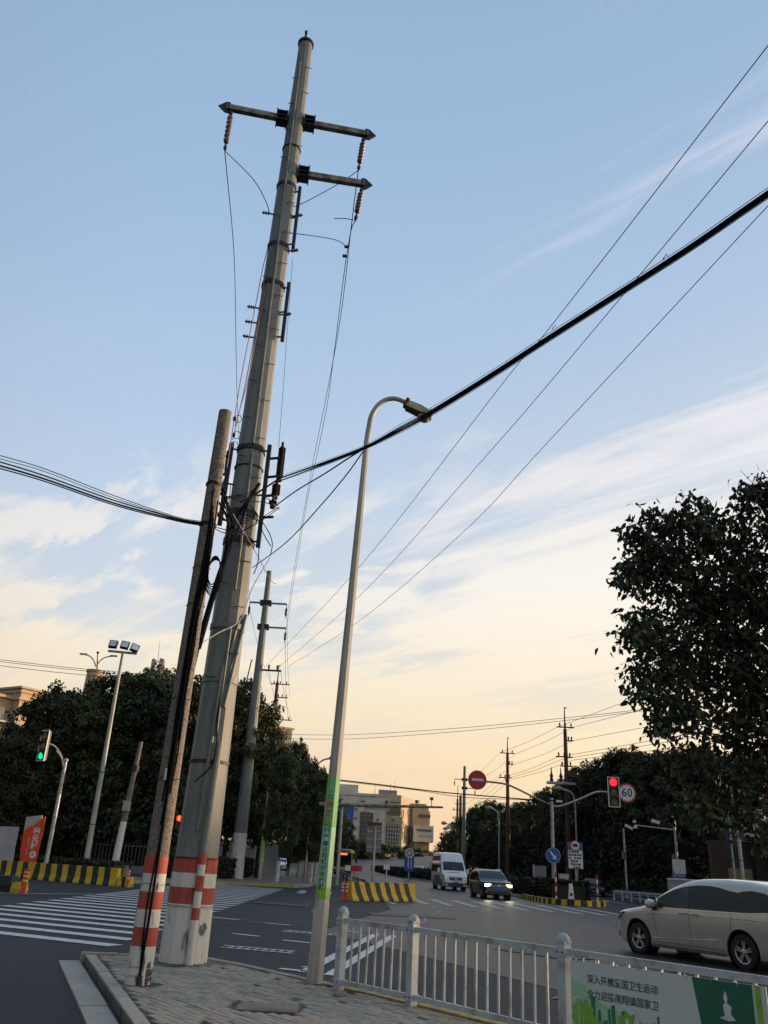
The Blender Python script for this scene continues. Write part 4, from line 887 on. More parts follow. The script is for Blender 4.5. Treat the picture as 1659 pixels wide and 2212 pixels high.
# ================================================================== TRAFFIC LIGHTS
def vpole(t, x, y, h, r0, r1, m='galv', z0=0, nm='pole', n=12): mb = MB(); mb.cone((x, y, z0), (x, y, z0+h), r0, r1, n); return part(nm, mb, M[m], t, smooth=40)
def signal_head(t, c, w_, h_, face, lit=None, litm=None, off='offlens', frame_m='signwhite', depth=.22, nl=3, visors=True):
    """face: unit vector the lenses look along"""
    face = Vector(face).normalized(); sd = Vector((0, 0, 1)).cross(face).normalized(); G = frame(c, sd, Vector((0, 0, 1)), face); R3 = G.to_3x3().to_4x4(); c = Vector(c)
    mb = MB(); mb.box(c, (w_*.9, h_*.96, depth), R3); hb = part('housing', mb, M['housing'], t)
    mb = MB(); e = .055
    for s in (-1, 1): mb.box(c+R3 @ Vector((s*w_/2, 0, depth/2)), (e, h_+e, .05), R3)
    for s in (-1, 1): mb.box(c+R3 @ Vector((0, s*h_/2, depth/2)), (w_-e, e, .05), R3)
    part('white_border', mb, M[frame_m], t)
    for i in range(nl):
        y = h_/2-h_/nl*(i+.5); r = min(w_*.36, h_/nl*.40); q = c+R3 @ Vector((0, y, depth/2))
        mb = MB(); mb.cone(q, q+face*.03, r, r*.9, 20); part('lens', mb, M[litm if i == lit else off], hb)
        if visors:
            mb = MB(); vs = []; k = 12
            for j in range(k+1):
                a = math.pi*(j/k)*1.2-.1*math.pi; vs += [q+R3 @ Vector((r*1.1*math.cos(a), r*1.1*math.sin(a), .0)), q+R3 @ Vector((r*1.1*math.cos(a), r*1.1*math.sin(a), .26*(.25+.75*max(0, math.sin(a)))))]
            mb.add(vs, [(2*j, 2*j+2, 2*j+3, 2*j+1) for j in range(k)]); part('visor', mb, M['visorwarm'] if off == 'visorwarm' else M['trim'], hb)
M['warmlens'] = mat('sun_tinted_lens', (.30, .17, .06), .4, var=.1)  # off lens with warm sunlight put into its colour
# left one, seen almost from the side, green
T = thing('traffic_light', 'white-framed traffic light showing green on a tapering pole at the far left', 'traffic light', (-18.2, 52, 0))
vpole(T, -18.2, 52, 6.35, .13, .10, 'galv')
mb = MB(); mb.lathe([(.1, 0), (.15, .05), (.15, .14), (.05, .2)], 12, Matrix.Translation((-18.2, 52, 6.3))); part('pole_cap', mb, M['lamp'], T)
mb = MB(); mb.tube(smoothpts([(-18.2, 51.95, 6.1), at(130, 1628, 51.8), at(118, 1612, 51.6), at(103, 1606, 51.4)], 4), .05, 8); mb.tube(smoothpts([(-18.2, 51.95, 5.85), at(132, 1636, 51.8), at(122, 1622, 51.6)], 4), .045, 8); part('arm', mb, M['lamp'], T)
signal_head(T, at(96, 1611, 51.4), .58, 1.74, (-.45, -.89, 0), 2, 'greenlit', 'warmlens')
# green glow on the lower visor comes from the lens itself
# pedestrian red, partly hidden behind the steel pole
px_ = at(388, 1768, 58); T = thing('pedestrian_signal', 'pedestrian signal showing a red figure, half hidden left of the steel pole', 'traffic light', (px_.x+.35, 58, 0))
vpole(T, px_.x+.38, 58, 4.2, .07, .07, 'lamp')
mb = MB(); mb.lathe([(.05, 0), (.09, .05), (.05, .14)], 10, Matrix.Translation((px_.x+.38, 58, 4.2))); part('finial', mb, M['lamp'], T)
mb = MB(); mb.box((px_.x, 58, px_.z-.2), (.42, .25, .95)); part('housing', mb, M['housing'], T)
mb = MB(); mb.cone((px_.x, 57.87, px_.z), (px_.x, 57.84, px_.z), .19, .19, 16); part('lens', mb, mat('lit_red_figure_ground', (.5, .02, .0), .4, var=0, emit=(1, .02, .0), es=1.2), T)
mb = MB(); mb.prism([(-.05, -.13), (.05, -.13), (.04, .02), (.07, .06), (.03, .08), (.03, .15), (-.03, .15), (-.03, .08), (-.07, .05), (-.04, 0)], .01, frame((px_.x, 57.83, px_.z), (1, 0, 0), (0, 0, 1), (0, -1, 0))); part('red_figure', mb, mat('lit_figure', (.6, .1, .02), .4, var=0, emit=(1, .28, .03), es=2.2), T)
# the big mast on the median
MXp, MYp = at(1192, 1732, 62).x, 62
T = thing('signal_mast', 'grey signal mast in the hedge median with two long curved arms', 'mast', (MXp, MYp, .14))
vpole(T, MXp, MYp, 6.35, .14, .11, 'galv')
mb = MB(); mb.lathe([(.12, 0), (.13, .06), (.03, .12)], 12, Matrix.Translation((MXp, MYp, 6.45))); part('cap', mb, M['galv'], T)
mb = MB(); mb.tube(smoothpts([at(1190, 1738, 62), at(1165, 1728, 62), at(1115, 1703, 62), at(1088, 1693, 62), at(1048, 1688, 62)], 5), .065, 8); part('left_arm', mb, M['arm'], T)
mb = MB(); mb.tube(smoothpts([at(1195, 1742, 62), at(1215, 1740, 62), at(1255, 1725, 62), at(1288, 1711, 62), at(1318, 1712, 62)], 5), .065, 8); part('right_arm', mb, M['galv'], T)
mb = MB(); mb.box(at(1208, 1731, 62), (.4, .2, .14)); part('junction_box', mb, M['signwhite'], T)
vpole(T, MXp, MYp-.14, 2.6, .145, .145, 'lamp', .14, 'lower_sleeve')
def disc(t, c, r, m, nrm, th=.03, name='plate', n=40, rim=None):
    nrm = Vector(nrm).normalized(); c = Vector(c); mb = MB(); mb.cone(c, c+nrm*th, r, r, n); return part(name, mb, M[m] if isinstance(m, str) else m, t)
def toward(c): v = Vector((0, 0, c[2]))-Vector(c); return Vector((v.x, v.y, 0)).normalized()
c = at(1031, 1685, 61.8); T = thing('no_entry_sign', 'round red no-entry sign with a white bar at the end of the left mast arm', 'road sign', c); fc = Vector((0, -1, 0))
disc(T, c, .66, 'signred', fc)
G = frame(c+fc*.034, Vector((1, 0, 0)), Vector((0, 0, 1)), fc); mb = MB(); mb.box(G @ Vector((.02, .02, 0)), (.82, .012, .17)); part('white_bar', mb, M['signwhite'], T)
c = at(1325, 1711, 61.9); T = thing('traffic_light', 'tall white-framed traffic light showing red at the end of the right mast arm', 'traffic light', c)
signal_head(T, c, .78, 2.0, (0, -1, 0), 0, 'redlit', 'offlens')
c = at(1354, 1713, 61.9); T = thing('speed_limit_sign', 'round white 60 speed limit sign with red ring beside the red signal', 'road sign', c)
disc(T, c, .66, 'signred', fc); disc(T, c+fc*.032, .54, 'signwhite', fc, .004, 'white_face')
text('60', .80, frame(c+fc*.040+Vector((0, 0, .0)), (1, 0, 0), (0, 0, 1), fc), M['ink'], T, 'numerals', bold=.012, squash=.95, spacing=1.05)
# red signal behind the near tree at the right edge
c = at(1650, 1728, 50); T = thing('traffic_light', 'red arrow traffic light glimpsed through the leaves at the right edge', 'traffic light', (c.x, 50, 0))
vpole(T, c.x+1.6, 50.2, 6.6, .1, .08, 'galv'); mb = MB(); mb.tube([(c.x+1.6, 50.2, 6.4), (c.x, 50.1, 6.3)], .05, 8); part('arm', mb, M['galv'], T)
signal_head(T, c-Vector((0, 0, .42)), .5, 1.35, (0, -1, 0), 0, 'redlit', 'offlens')
# blue keep-right sign on the mast
c = at(1195, 1848, 61.7); T = thing('keep_right_sign', 'round blue sign with a white arrow pointing down right on the signal mast', 'road sign', c)
disc(T, c, .50, 'signwhite', fc); disc(T, c+fc*.031, .475, 'signblue', fc, .004, 'blue_face')
G = frame(c+fc*.04, Vector((math.cos(rad(-50)), 0, math.sin(rad(-50)))), Vector((math.sin(rad(50)), 0, math.cos(rad(50)))), fc); mb = MB()
mb.prism([(-.36, -.055), (.10, -.075), (.08, -.20), (.36, 0), (.08, .20), (.10, .075), (-.36, .055)], .004, G); part('white_arrow', mb, M['signwhite'], T)
# board sign
c = at(1243, 1848, 59); T = thing('board_sign', 'tall white and blue notice sign with a round truck symbol in the median', 'road sign', (c.x, 59, .14))
vpole(T, c.x, 59.08, 2.6, .05, .05, 'galv', .14)
mb = MB(); mb.box((c.x, 59, c.z), (.98, .04, 1.62)); mb2 = mb; part('board', mb, M['signwhite'], T)
mb = MB(); mb.box((c.x, 58.975, c.z+.56), (.96, .012, .48)); part('blue_header', mb, M['signblue'], T)
disc(T, (c.x, 58.97, c.z+.60), .33, 'signred', fc, .006, 'symbol_ring', 28); disc(T, (c.x, 58.962, c.z+.60), .27, 'signwhite', fc, .004, 'symbol_face', 28)
mb = MB(); mb.prism([(-.17, -.09), (.17, -.09), (.17, .02), (.10, .12), (-.12, .12), (-.17, .02)], .006, frame((c.x, 58.955, c.z+.61), (1, 0, 0), (0, 0, 1), (0, -1, 0))); part('truck_symbol', mb, M['trim'], T)
mb = MB()
for r in range(6):
    for q in range(5 if r < 3 else 4 if r != 3 else 3):
        mb.box((c.x-.36+q*.17+(.0 if r < 3 else .1), 58.972, c.z+.22-r*.19), (.11+.03*((q+r) % 2), .008, .12)) if (q*3+r) % 7 != 5 else None
part('printed_rows', mb, M['ink'], T, kind='stuff')
mb = MB()
for s in (-1, 1): mb.box((c.x+s*.485, 58.97, c.z), (.02, .02, 1.62))
for s in (-1, 1): mb.box((c.x, 58.97, c.z+s*.80), (.97, .02, .02))
part('blue_edge', mb, M['signblue'], T)
# camera mast with arm on the right
c = at(1457, 1787, 70); T = thing('camera_mast', 'pale camera mast with one horizontal arm and white cabinet, behind the minivan', 'camera mast', (c.x, 70, .13))
vpole(T, c.x, 70, c.z-.1, .11, .09, 'lamp', .13)
e = at(1372, 1781, 70); mb = MB(); mb.cone((c.x, 70, c.z-.2), (e.x, 70, e.z-.05), .06, .045, 8); part('arm', mb, M['lamp'], T)
mb = MB(); mb.box(at(1381, 1776, 70)+Vector((1.3, 0, .1)), (.62, .2, .24), Matrix.Rotation(rad(12), 4, 'Y')); part('camera', mb, M['signwhite'], T)
mb = MB(); mb.cone(e+Vector((0, 0, -.28)), e+Vector((0, 0, -.05)), .16, .12, 12); mb.box(e+Vector((-.05, 0, .22)), (.2, .2, .2)); part('camera_dome', mb, M['signwhite'], T)
q = at(1467, 1872, 69.8); mb = MB(); mb.box(q, (.92, .3, 1.02)); part('cabinet', mb, M['signwhite'], T)
q2 = at(1455, 1853, 69.9); mb = MB(); mb.box(q2, (.2, .2, .5)); part('meter_box', mb, M['bumper'], T)
q = at(1467, 1892, 69.7); T = thing('entrance_sign', 'small blue entrance sign with white characters and arrow below the white cabinet', 'road sign', q)
mb = MB(); mb.box(q, (1.0, .04, .78)); part('plate', mb, M['signblue'], T)
mb = MB()
for s in (-1, 1): mb.box(q+Vector((s*.47, -.03, 0)), (.02, .01, .74)); mb.box(q+Vector((0, -.03, s*.36)), (.92, .01, .02))
part('white_edge', mb, M['signwhite'], T)
text('入口', .40, frame(q+Vector((0, -.03, .10)), (1, 0, 0), (0, 0, 1), (0, -1, 0)), M['signwhite'], T, 'characters', bold=.006)
mb = MB(); mb.prism([(-.32, -.02), (.2, -.02), (.16, -.07), (.34, 0), (.16, .07), (.2, .02), (-.32, .02)], .005, frame(q+Vector((0, -.025, -.2)), (1, 0, 0), (0, 0, 1), (0, -1, 0))); part('white_arrow', mb, M['signwhite'], T)
c = at(1347, 1793, 72); T = thing('camera_pole', 'thin pale pole with a small white camera on top, left of the camera mast', 'camera mast', (c.x, 72, .13))
vpole(T, c.x, 72, c.z, .09, .08, 'galv', .13); mb = MB(); mb.box(c+Vector((.45, 0, .25)), (.6, .22, .2), Matrix.Rotation(rad(25), 4, 'Y')); part('camera', mb, M['signwhite'], T)
mb = MB(); mb.box((c.x-.1, 71.9, 3.3), (.3, .25, .6)); part('control_box', mb, M['bumper'], T)
# camera post by the left sidewalk
c = at(581, 1697, 64); T = thing('camera_pole', 'pale camera pole with a short right arm at the corner of the left sidewalk', 'camera mast', (c.x, 64, .13))
vpole(T, c.x, 64, c.z, .14, .11, 'lamp', .13); mb = MB(); mb.lathe([(.13, 0), (.15, .1), (.05, .24)], 12, Matrix.Translation((c.x, 64, c.z))); part('cap', mb, M['lamp'], T)
a, b = at(583, 1714, 64), at(613, 1714, 64); mb = MB(); mb.cone(a, b, .05, .05, 8); part('arm', mb, M['galv'], T)
mb = MB(); mb.box(b+Vector((.2, 0, .1)), (.5, .2, .55)); part('panel', mb, M['bumper'], T)
mb = MB(); mb.box(b+Vector((.33, 0, -.42)), (.42, .36, .38)); part('camera', mb, M['signwhite'], T)
mb = MB(); mb.box(b+Vector((.6, 0, .55)), (.4, .3, .16), Matrix.Rotation(rad(-20), 4, 'Y')); part('lamp', mb, M['signwhite'], T)
mb = MB(); mb.cone((c.x-.0, 63.99, 1.2), (c.x, 63.99, 3.3), .155, .155, 12); part('green_notice', mb, mat('faded_green_notice', (.36, .55, .20), .5, var=.2, scale=3), T)
# backs of two road signs
def backsign(lb, px, py, Yd, w_, h_, top=None, base=0.1):
    c = at(px, py, Yd); T = thing('road_sign_back', lb, 'road sign', (c.x, Yd, base))
    vpole(T, c.x+.05, Yd-.1, c.z+h_/2, .09, .08, 'lamp', base)
    for s in (-1, 1): mb = MB(); mb.box((c.x+s*w_/4, Yd, c.z), (w_/2-.03, .05, h_)); part('panel', mb, M['signgrey'], T)
    for z in (-.3, .0, .3): mb = MB(); mb.box((c.x, Yd-.05, c.z+z*h_), (w_*.96, .04, .07)); part('stiffener', mb, M['galv'], T)
    return T, c
T, c = backsign('large grey sign seen from behind on a pole in front of the office block', 808, 1813, 62, 1.05, 1.7)
mb = MB(); mb.box((c.x, 61.9, c.z+1.0), (1.0, .2, .22)); part('dark_top_box', mb, M['rust'], T)
backsign('grey sign seen from behind at the edge of the dark trees on the left sidewalk', 667, 1780, 66, 1.5, 2.2)
# gantry arm
c0, c1 = at(690, 1737, 64), at(957, 1744, 64); T = thing('sign_gantry', 'long dark horizontal gantry arm with sign panel in front of the office block', 'gantry', (c0.x-.2, 64, .1))
mb = MB(); mb.cone(c0, c1, .15, .07, 10); part('beam', mb, M['arm'], T)
gp = at(739, 1740, 64.2); vpole(T, gp.x, 64.2, gp.z+.1, .13, .12, 'galv', .1)
q = at(815, 1737, 64.2); mb = MB(); mb.box(q+Vector((0, .1, 0)), (1.8, .05, .86), Matrix.Rotation(rad(1), 4, 'Y')); part('sign_panel', mb, M['paleplaster'], T)
for px, dz in ((835, .22), (900, .25), (932, .45)): q = at(px, 1741, 64); mb = MB(); mb.box(q+Vector((0, 0, dz+.05)), (.25, .2, .2)); mb.cone(q, q+Vector((0, 0, dz)), .03, .03, 6); part('camera', mb, M['bumper'], T)
# blue upright sign in the far median
c = at(884, 1862, 108); T = thing('upright_sign', 'blue upright road sign with a round top in the distant hedge median', 'road sign', (c.x, 108, .1))
mb = MB(); mb.box((c.x, 108, c.z-.1), (1.15, .12, 1.8)); part('blue_panel', mb, M['signblue'], T); vpole(T, c.x, 108.1, 1.4, .1, .1, 'galv', 0)
disc(T, (c.x, 107.95, c.z+1.0), .55, 'signwhite', fc, .05, 'round_top', 24); disc(T, (c.x, 107.88, c.z+1.0), .34, 'signred', fc, .01, 'symbol_ring', 24); disc(T, (c.x, 107.86, c.z+1.0), .24, 'signwhite', fc, .01, 'symbol_face', 24)
mb = MB()
for i in range(2):
    for j in range(5): mb.box((c.x-.12+i*.36, 107.92, c.z+.42-j*.26), (.18, .02, .18))
part('printed_columns', mb, M['signwhite'], T, kind='stuff')
# ================================================================== LEFT SIDE SIGNS AND POSTS
T = thing('direction_panel', 'orange direction panel with white characters and arrow behind the left barrier', 'sign', (-19.3, 52, .13))
YS = 52
def pt(px, py): p = at(px, py, YS); return (p.x, p.z)
out = [pt(44, 1878), pt(45, 1840), pt(49, 1812), pt(52, 1799), pt(59, 1790), pt(66, 1786), pt(75, 1783), pt(83, 1776), pt(90, 1769), pt(99, 1764), pt(95, 1790), pt(88, 1820), pt(83, 1843), pt(80, 1856), pt(74, 1868), pt(72, 1880)]
mb = MB(); mb.prism(out, .12, frame((0, YS, 0), (1, 0, 0), (0, 0, 1), (0, -1, 0))); part('panel', mb, M['orange'], T)
for i, ch in enumerate('曙光村'): p = pt(82-i*3.1, 1797+i*15.8); text(ch, .40, frame((p[0]-.03, YS-.13, p[1]), (1, 0, 0), (0, 0, 1), (0, -1, 0)), M['signwhite'], T, 'character', bold=.012)
for i, ch in enumerate('SHUGUANG VILLAGE'): p = pt(65.2-i*.45, 1809+i*2.4); text(ch, .11, frame((p[0], YS-.13, p[1]), (0, 0, -1), (1, 0, 0), (0, -1, 0)), M['signwhite'], T, 'small_letter')
p = pt(72, 1846); disc(T, (p[0], YS-.12, p[1]), .19, 'signwhite', fc, .006, 'arrow_disc', 24)
mb = MB(); mb.prism([(-.10, 0), (.07, .10), (.03, 0), (.07, -.10)], .006, frame((p[0], YS-.13, p[1]), (1, 0, 0), (0, 0, 1), (0, -1, 0))); part('arrow', mb, M['orange'], T)
for lb, pts, yy in (('blank pale board at the left edge leaning behind the barrier', ((2, 1785), (42, 1786), (33, 1830), (26, 1872), (-12, 1876)), 54), ('blank pale board rising behind the orange panel', ((58, 1765), (92, 1761), (84, 1820), (48, 1820)), 53.5)):
    q = [at(a, b, yy) for a, b in pts]; mb = MB(); mb.prism([(p.x, p.z) for p in q][::-1], .08, frame((0, yy, 0), (1, 0, 0), (0, 0, 1), (0, -1, 0))); t = thing('blank_board', lb, 'board', (q[0].x, yy, .13)); part('panel', mb, M['board'], t)
    lo = q[-1]; hi = q[0]; mb = MB(); mb.cone(((lo.x+q[2].x)/2, yy+.1, .13), ((lo.x+q[2].x)/2, yy+.1, (lo.z+hi.z)/2), .05, .05, 6); part('support', mb, M['galv'], t)
# floodlight mast
c = at(266, 1408, 57); T = thing('floodlight_mast', 'tall white mast carrying three black floodlights on a short bar', 'floodlight', (c.x, 57, .13))
vpole(T, c.x, 57, c.z-.1, .19, .10, 'lamp', .13)
a, b = at(234, 1406, 57), at(296, 1412, 57); mb = MB(); mb.cone(a, b, .09, .09, 8); part('bar', mb, M['lamp'], T)
for px, py, tw in ((245, 1392, 2), (270, 1394, 8), (291, 1400, 16)):
    q = at(px, py, 56.9); R3 = Rz(rad(tw*1.4)) @ Matrix.Rotation(rad(tw), 4, 'Y') @ Matrix.Rotation(rad(-22), 4, 'X')
    mb = MB(); mb.box(q, (.56, .24, .54), R3); h_ = part('floodlight', mb, M['housing'], T)
    mb = MB(); mb.box(q+R3 @ Vector((0, -.13, 0)), (.44, .02, .42), R3); part('lens', mb, M['lampglass'], h_)
for z in (6.2, 3.0): mb = MB(); mb.cone((c.x, 57, z), (c.x, 57, z+.06), .19, .19, 12); part('strap', mb, M['dkmetal'], T)
# short concrete pole with white foot
c = at(297, 1602, 57.5); T = thing('concrete_pole', 'short bare concrete pole with white foot and small box, right of the floodlight mast', 'utility pole', (c.x, 57.5, .13))
mb = MB(); mb.cone((c.x-.05, 57.5, 3.3), (c.x+.25, 57.5, c.z), .20, .13, 14); part('shaft', mb, M['concpole'], T, smooth=40)
mb = MB(); mb.cone((c.x-.2, 57.5, .1), (c.x-.05, 57.5, 3.3), .24, .205, 14); part('white_foot', mb, M['white'], T, smooth=40)
mb = MB(); mb.box((c.x+.05, 57.2, 4.25), (.42, .3, .62)); part('meter_box', mb, M['lamp'], T)
mb = MB(); mb.cone((c.x+.15, 57.5, 6.4), (c.x+.17, 57.5, 6.8), .22, .22, 12); part('clamp', mb, M['dkmetal'], T)
# ================================================================== FAR POWER POLES
def power_pole(label, top, Yd, r0, r1, arms, white=None, spike=0, m='steel', lean=0, group=None, tiltdz=.0):
    c = at(*top, Yd); T = thing('power_pole', label, 'power pole', (c.x, Yd, .1), 0, group); zt_ = c.z-spike
    mb = MB(); mb.cone((c.x, Yd, 3.2 if white else .1), (c.x, Yd, zt_), r0-(r0-r1)*3.2/zt_ if white else r0, r1, 12); part('shaft', mb, M[m], T)
    if white: mb = MB(); mb.cone((c.x, Yd, .1), (c.x, Yd, 3.2), r0, r0-(r0-r1)*3.2/zt_, 12); part('white_foot', mb, M['white'], T)
    if spike: mb = MB(); mb.cone((c.x, Yd, zt_-.2), (c.x, Yd, c.z), .12, .05, 6); mb.box((c.x+.1, Yd, c.z), (.3, .05, .12)); part('spike', mb, M['dkmetal'], T)
    for (py, xl, xr, kind) in arms:
        L_ = at(xl, py, Yd); R2_ = at(xr, py, Yd); z = L_.z
        zz = at((xl+xr)/2, py, Yd).z
        mb = MB(); mb.cone((L_.x, Yd, zz), (R2_.x, Yd, zz), .09, .09, 4, 0, True, rad(45)); part('cross_arm', mb, M['arm' if kind == 0 else 'dkmetal'], T)
        if kind == 0:
            for e, f in ((L_.x, xl), (R2_.x, xr)):
                if abs(e-c.x) > .8: mb = MB(); mb.lathe([(.03, -1.2), (.03, -1.0), (.10, -.95), (.10, -.4), (.03, -.35), (.03, 0)], 8, Matrix.Translation((e, Yd, zz))); part('insulator', mb, M['porcdk'], T)
            mb = MB(); mb.box((c.x, Yd, zz), (2*r1+.5, .5, .4)); part('bracket', mb, M['dkmetal'], T)
        else:
            n_ = 3
            for i in range(n_): e = L_.x+(R2_.x-L_.x)*(i+.5)/n_; mb = MB(); mb.lathe([(.04, 0), (.08, .15), (.10, .35), (.05, .45)], 8, Matrix.Translation((e, Yd, zz))); part('pin_insulator', mb, M['porcdk'], T)
            if kind == 2: mb = MB(); mb.cone((c.x, Yd, zz-1.6), (R2_.x*.5+L_.x*.5, Yd, zz), .06, .06, 4); part('brace', mb, M['dkmetal'], T)
    return T
power_pole('second steel power pole beyond the crossing with white painted foot and arms to the right', (582, 1234), 66, .55, .21, [(1303, 540, 620, 0), (1356, 575, 618, 0), (1448, 553, 608, 1), (1476, 520, 563, 2)], True)
power_pole('dark reddish third power pole with spike rising behind the left trees', (603, 1438), 118, .42, .22, [(1478, 585, 626, 1), (1507, 597, 622, 1), (1555, 592, 630, 2)], None, 2.4, 'rust')
power_pole('tallest spiked power pole above the right-hand trees with a transformer platform', (1219, 1529), 92, .34, .19, [(1571, 1203, 1240, 1), (1600, 1218, 1238, 1), (1635, 1201, 1237, 1), (1655, 1210, 1237, 1)], None, 2.3, 'rust')
power_pole('spiked power pole above the right-hand trees, left of the tallest one', (1096, 1594), 125, .36, .2, [(1627, 1080, 1112, 1), (1651, 1092, 1109, 1), (1680, 1077, 1105, 2)], None, 2.2, 'rust')
power_pole('plain grey power pole just left of the no-entry sign', (1004, 1655), 150, .45, .24, [(1684, 982, 1026, 0), (1703, 1004, 1026, 0)], None, 0, 'steel')
power_pole('thin far spiked pole immediately left of the plain grey pole', (989, 1698), 175, .32, .2, [(1750, 977, 998, 1), (1768, 977, 990, 2)], None, 2.5, 'rust')
power_pole('thin far pole between the spiked pole and the plain grey pole', (995, 1718), 165, .34, .24, [(1737, 983, 1006, 1)], None, 0, 'rust')
power_pole('tiny far spiked pole poking out of the right-hand trees', (1043, 1738), 210, .3, .16, [(1758, 1034, 1052, 1)], None, 3, 'rust')
T = thing('transformer_platform', 'small pole-mounted platform with three bushings on the tallest right pole', 'transformer', at(1212, 1690, 91.5))
c = at(1212, 1692, 91.6); mb = MB(); mb.box(c, (3.0, .6, .25)); part('platform', mb, M['galv'], T)
for i in range(3): mb = MB(); mb.lathe([(.12, 0), (.22, .2), (.12, .4), (.2, .6), (.08, .9), (.04, 1.5)], 8, Matrix.Translation(c+Vector((-1+i, 0, .1)))); part('bushing', mb, M['dkmetal'], T)
def street_lamp_far(lb, pts, Yd, bx, hr=.28, m='galv', twin=None):
    P = [at(x, y, Yd) for x, y in pts]; T = thing('far_street_lamp', lb, 'street lamp', (P[0].x, Yd, .1))
    mb = MB(); mb.tube([(P[0].x, Yd, .1)]+smoothpts(P, 4), .09, 8); part('pole', mb, M[m], T)
    e = P[-1]; d = 1 if P[-1].x > P[0].x else -1; mb = MB(); mb.lathe([(.05, -.4), (hr*.6, -.3), (hr, .1), (hr*.7, .5), (.05, .6)], 8, frame(e, (0, 1, 0), (0, 0, 1), (d, 0, 0))); part('lamp_head', mb, M['lamphead'], T)
    if twin:
        Q = [at(x, y, Yd) for x, y in twin]; mb = MB(); mb.tube(Q, .06, 6); part('lower_arm', mb, M[m], T); mb = MB(); mb.lathe([(.05, -.4), (hr, 0), (.05, .5)], 8, frame(Q[-1], (0, 1, 0), (0, 0, 1), (1 if Q[-1].x > Q[0].x else -1, 0, 0))); part('lower_lamp_head', mb, M['lamphead'], T)
street_lamp_far('curved street lamp rising behind the left trees beside the near lamp post', [(676, 1700), (679, 1670), (686, 1652), (700, 1641), (718, 1638)], 92, 0, twin=[(677, 1678), (690, 1674), (704, 1674)])
street_lamp_far('dim street lamp against the right-hand trees, left of the mast', [(1078, 1800), (1077, 1765), (1072, 1752), (1058, 1745)], 110, 0, .22)
street_lamp_far('dim street lamp curving over the right-hand trees behind the mast', [(1243, 1745), (1240, 1722), (1230, 1710), (1208, 1703)], 88, 0, .2)
street_lamp_far('tiny street lamp poking left out of the far right trees', [(992, 1800), (990, 1790), (982, 1784), (960, 1778)], 165, 0, .35, twin=[(990, 1792), (975, 1789), (962, 1790)])
# twin-arm ornamental lamp and the pale drum tower behind the left trees
c = at(207, 1450, 140); T = thing('drum_tower', 'pale round tower top showing above the left trees', 'tower', (c.x, 140, 0))
mb = MB(); mb.cone((c.x, 140, 0), (c.x, 140, c.z-.2), 2.6, 1.35, 20); part('drum', mb, M['cream'], T, smooth=40); mb = MB(); mb.cone((c.x, 140, c.z-.3), (c.x, 140, c.z+.1), 1.5, 1.5, 20); part('rim', mb, M['cream'], T)
T = thing('twin_arm_lamp', 'twin-armed lamp with drooping arms standing over the pale round tower', 'street lamp', (c.x, 140, c.z))
q = at(211, 1412, 140); mb = MB(); mb.cone((c.x+.2, 140, c.z), (q.x, 140, q.z), .14, .1, 8); part('pole', mb, M['arm'], T)
mb = MB(); mb.lathe([(.1, 0), (.3, .15), (.1, .4)], 8, Matrix.Translation(q)); part('finial', mb, M['dkmetal'], T)
for P in (((207, 1440), (203, 1428), (195, 1418), (181, 1413)), ((209, 1440), (216, 1428), (228, 1420), (246, 1417))): mb = MB(); mb.tube(smoothpts([at(x, y, 140) for x, y in P], 4), .11, 6); part('arm', mb, M['galv'], T); e = at(*P[-1], 140); mb = MB(); mb.box(e, (1.3, .4, .25)); part('lamp_head', mb, M['galv'], T)
# antenna mast
c = at(340, 1455, 200); T = thing('antenna_mast', 'lattice antenna mast with panels and a whip above the left trees', 'antenna', (c.x, 200, 20))
zt_ = at(342, 1425, 200).z; mb = MB()
for dx in (-1.3, 1.3):
    for dy in (-1.3, 1.3): mb.cone((c.x+dx, 200+dy, 22), (c.x+dx*.8, 200+dy*.8, zt_), .12, .12, 4)
z = zt_-12
k = 0
while z < zt_: mb.cone((c.x-1.2, 198.7, z), (c.x+1.2, 198.7, z+1.5), .08, .08, 4); mb.cone((c.x+1.2, 198.7, z), (c.x-1.2, 198.7, z+1.5), .08, .08, 4); z += 1.5
part('lattice', mb, M['galv'], T, kind='stuff')
for px, y0, y1 in ((329, 1424, 1448), (333, 1426, 1450), (351, 1424, 1448), (346, 1422, 1450), (356, 1446, 1460)):
    a, b = at(px, y0, 199), at(px, y1, 199); mb = MB(); mb.box((a+b)/2, (.55, .3, (a-b).length)); part('panel_antenna', mb, M['board'], T)
a, b = at(342, 1425, 200), at(346, 1382, 200); mb = MB(); mb.cone(a, b, .12, .05, 6); part('whip', mb, M['galv'], T)
# far wires
G3 = 'thin wires crossing the sky behind the left trees'
for i, y in enumerate((1425, 1429, 1438)): wire(('thin far wire over the left buildings, top', 'thin far wire over the left buildings, middle', 'thin far wire over the left buildings, bottom')[i], pix((-80, y-9, 90), (0, y, 90), (120, y+14, 90), (260, y+27, 90), (330, y+33, 90)), .03, group=G3)
for i, y in enumerate((0, 9)): wire(('upper of the two thin wires crossing the orange sky in the middle', 'lower of the two thin wires crossing the orange sky in the middle')[i], pix((600, 1586+y, 118), (760, 1587+y, 112), (1000, 1572+y*.8, 102), (1230, 1550+y*.6, 94), (1400, 1531+y*.3, 88), (1560, 1512, 84)), .028)
wire('sagging cable bundle crossing low in front of the office block', pix((640, 1672, 90), (700, 1681, 88), (820, 1695, 88), (960, 1712, 88), (1080, 1722, 88), (1220, 1734, 88)), .06, m='cable')
wire('thin slack cable hanging below the low sagging bundle', pix((640, 1678, 90), (740, 1688, 88), (900, 1707, 88), (1000, 1722, 88), (1130, 1728, 88), (1220, 1736, 88)), .03, m='cable')
GR = 'wires strung along the right-hand power poles'
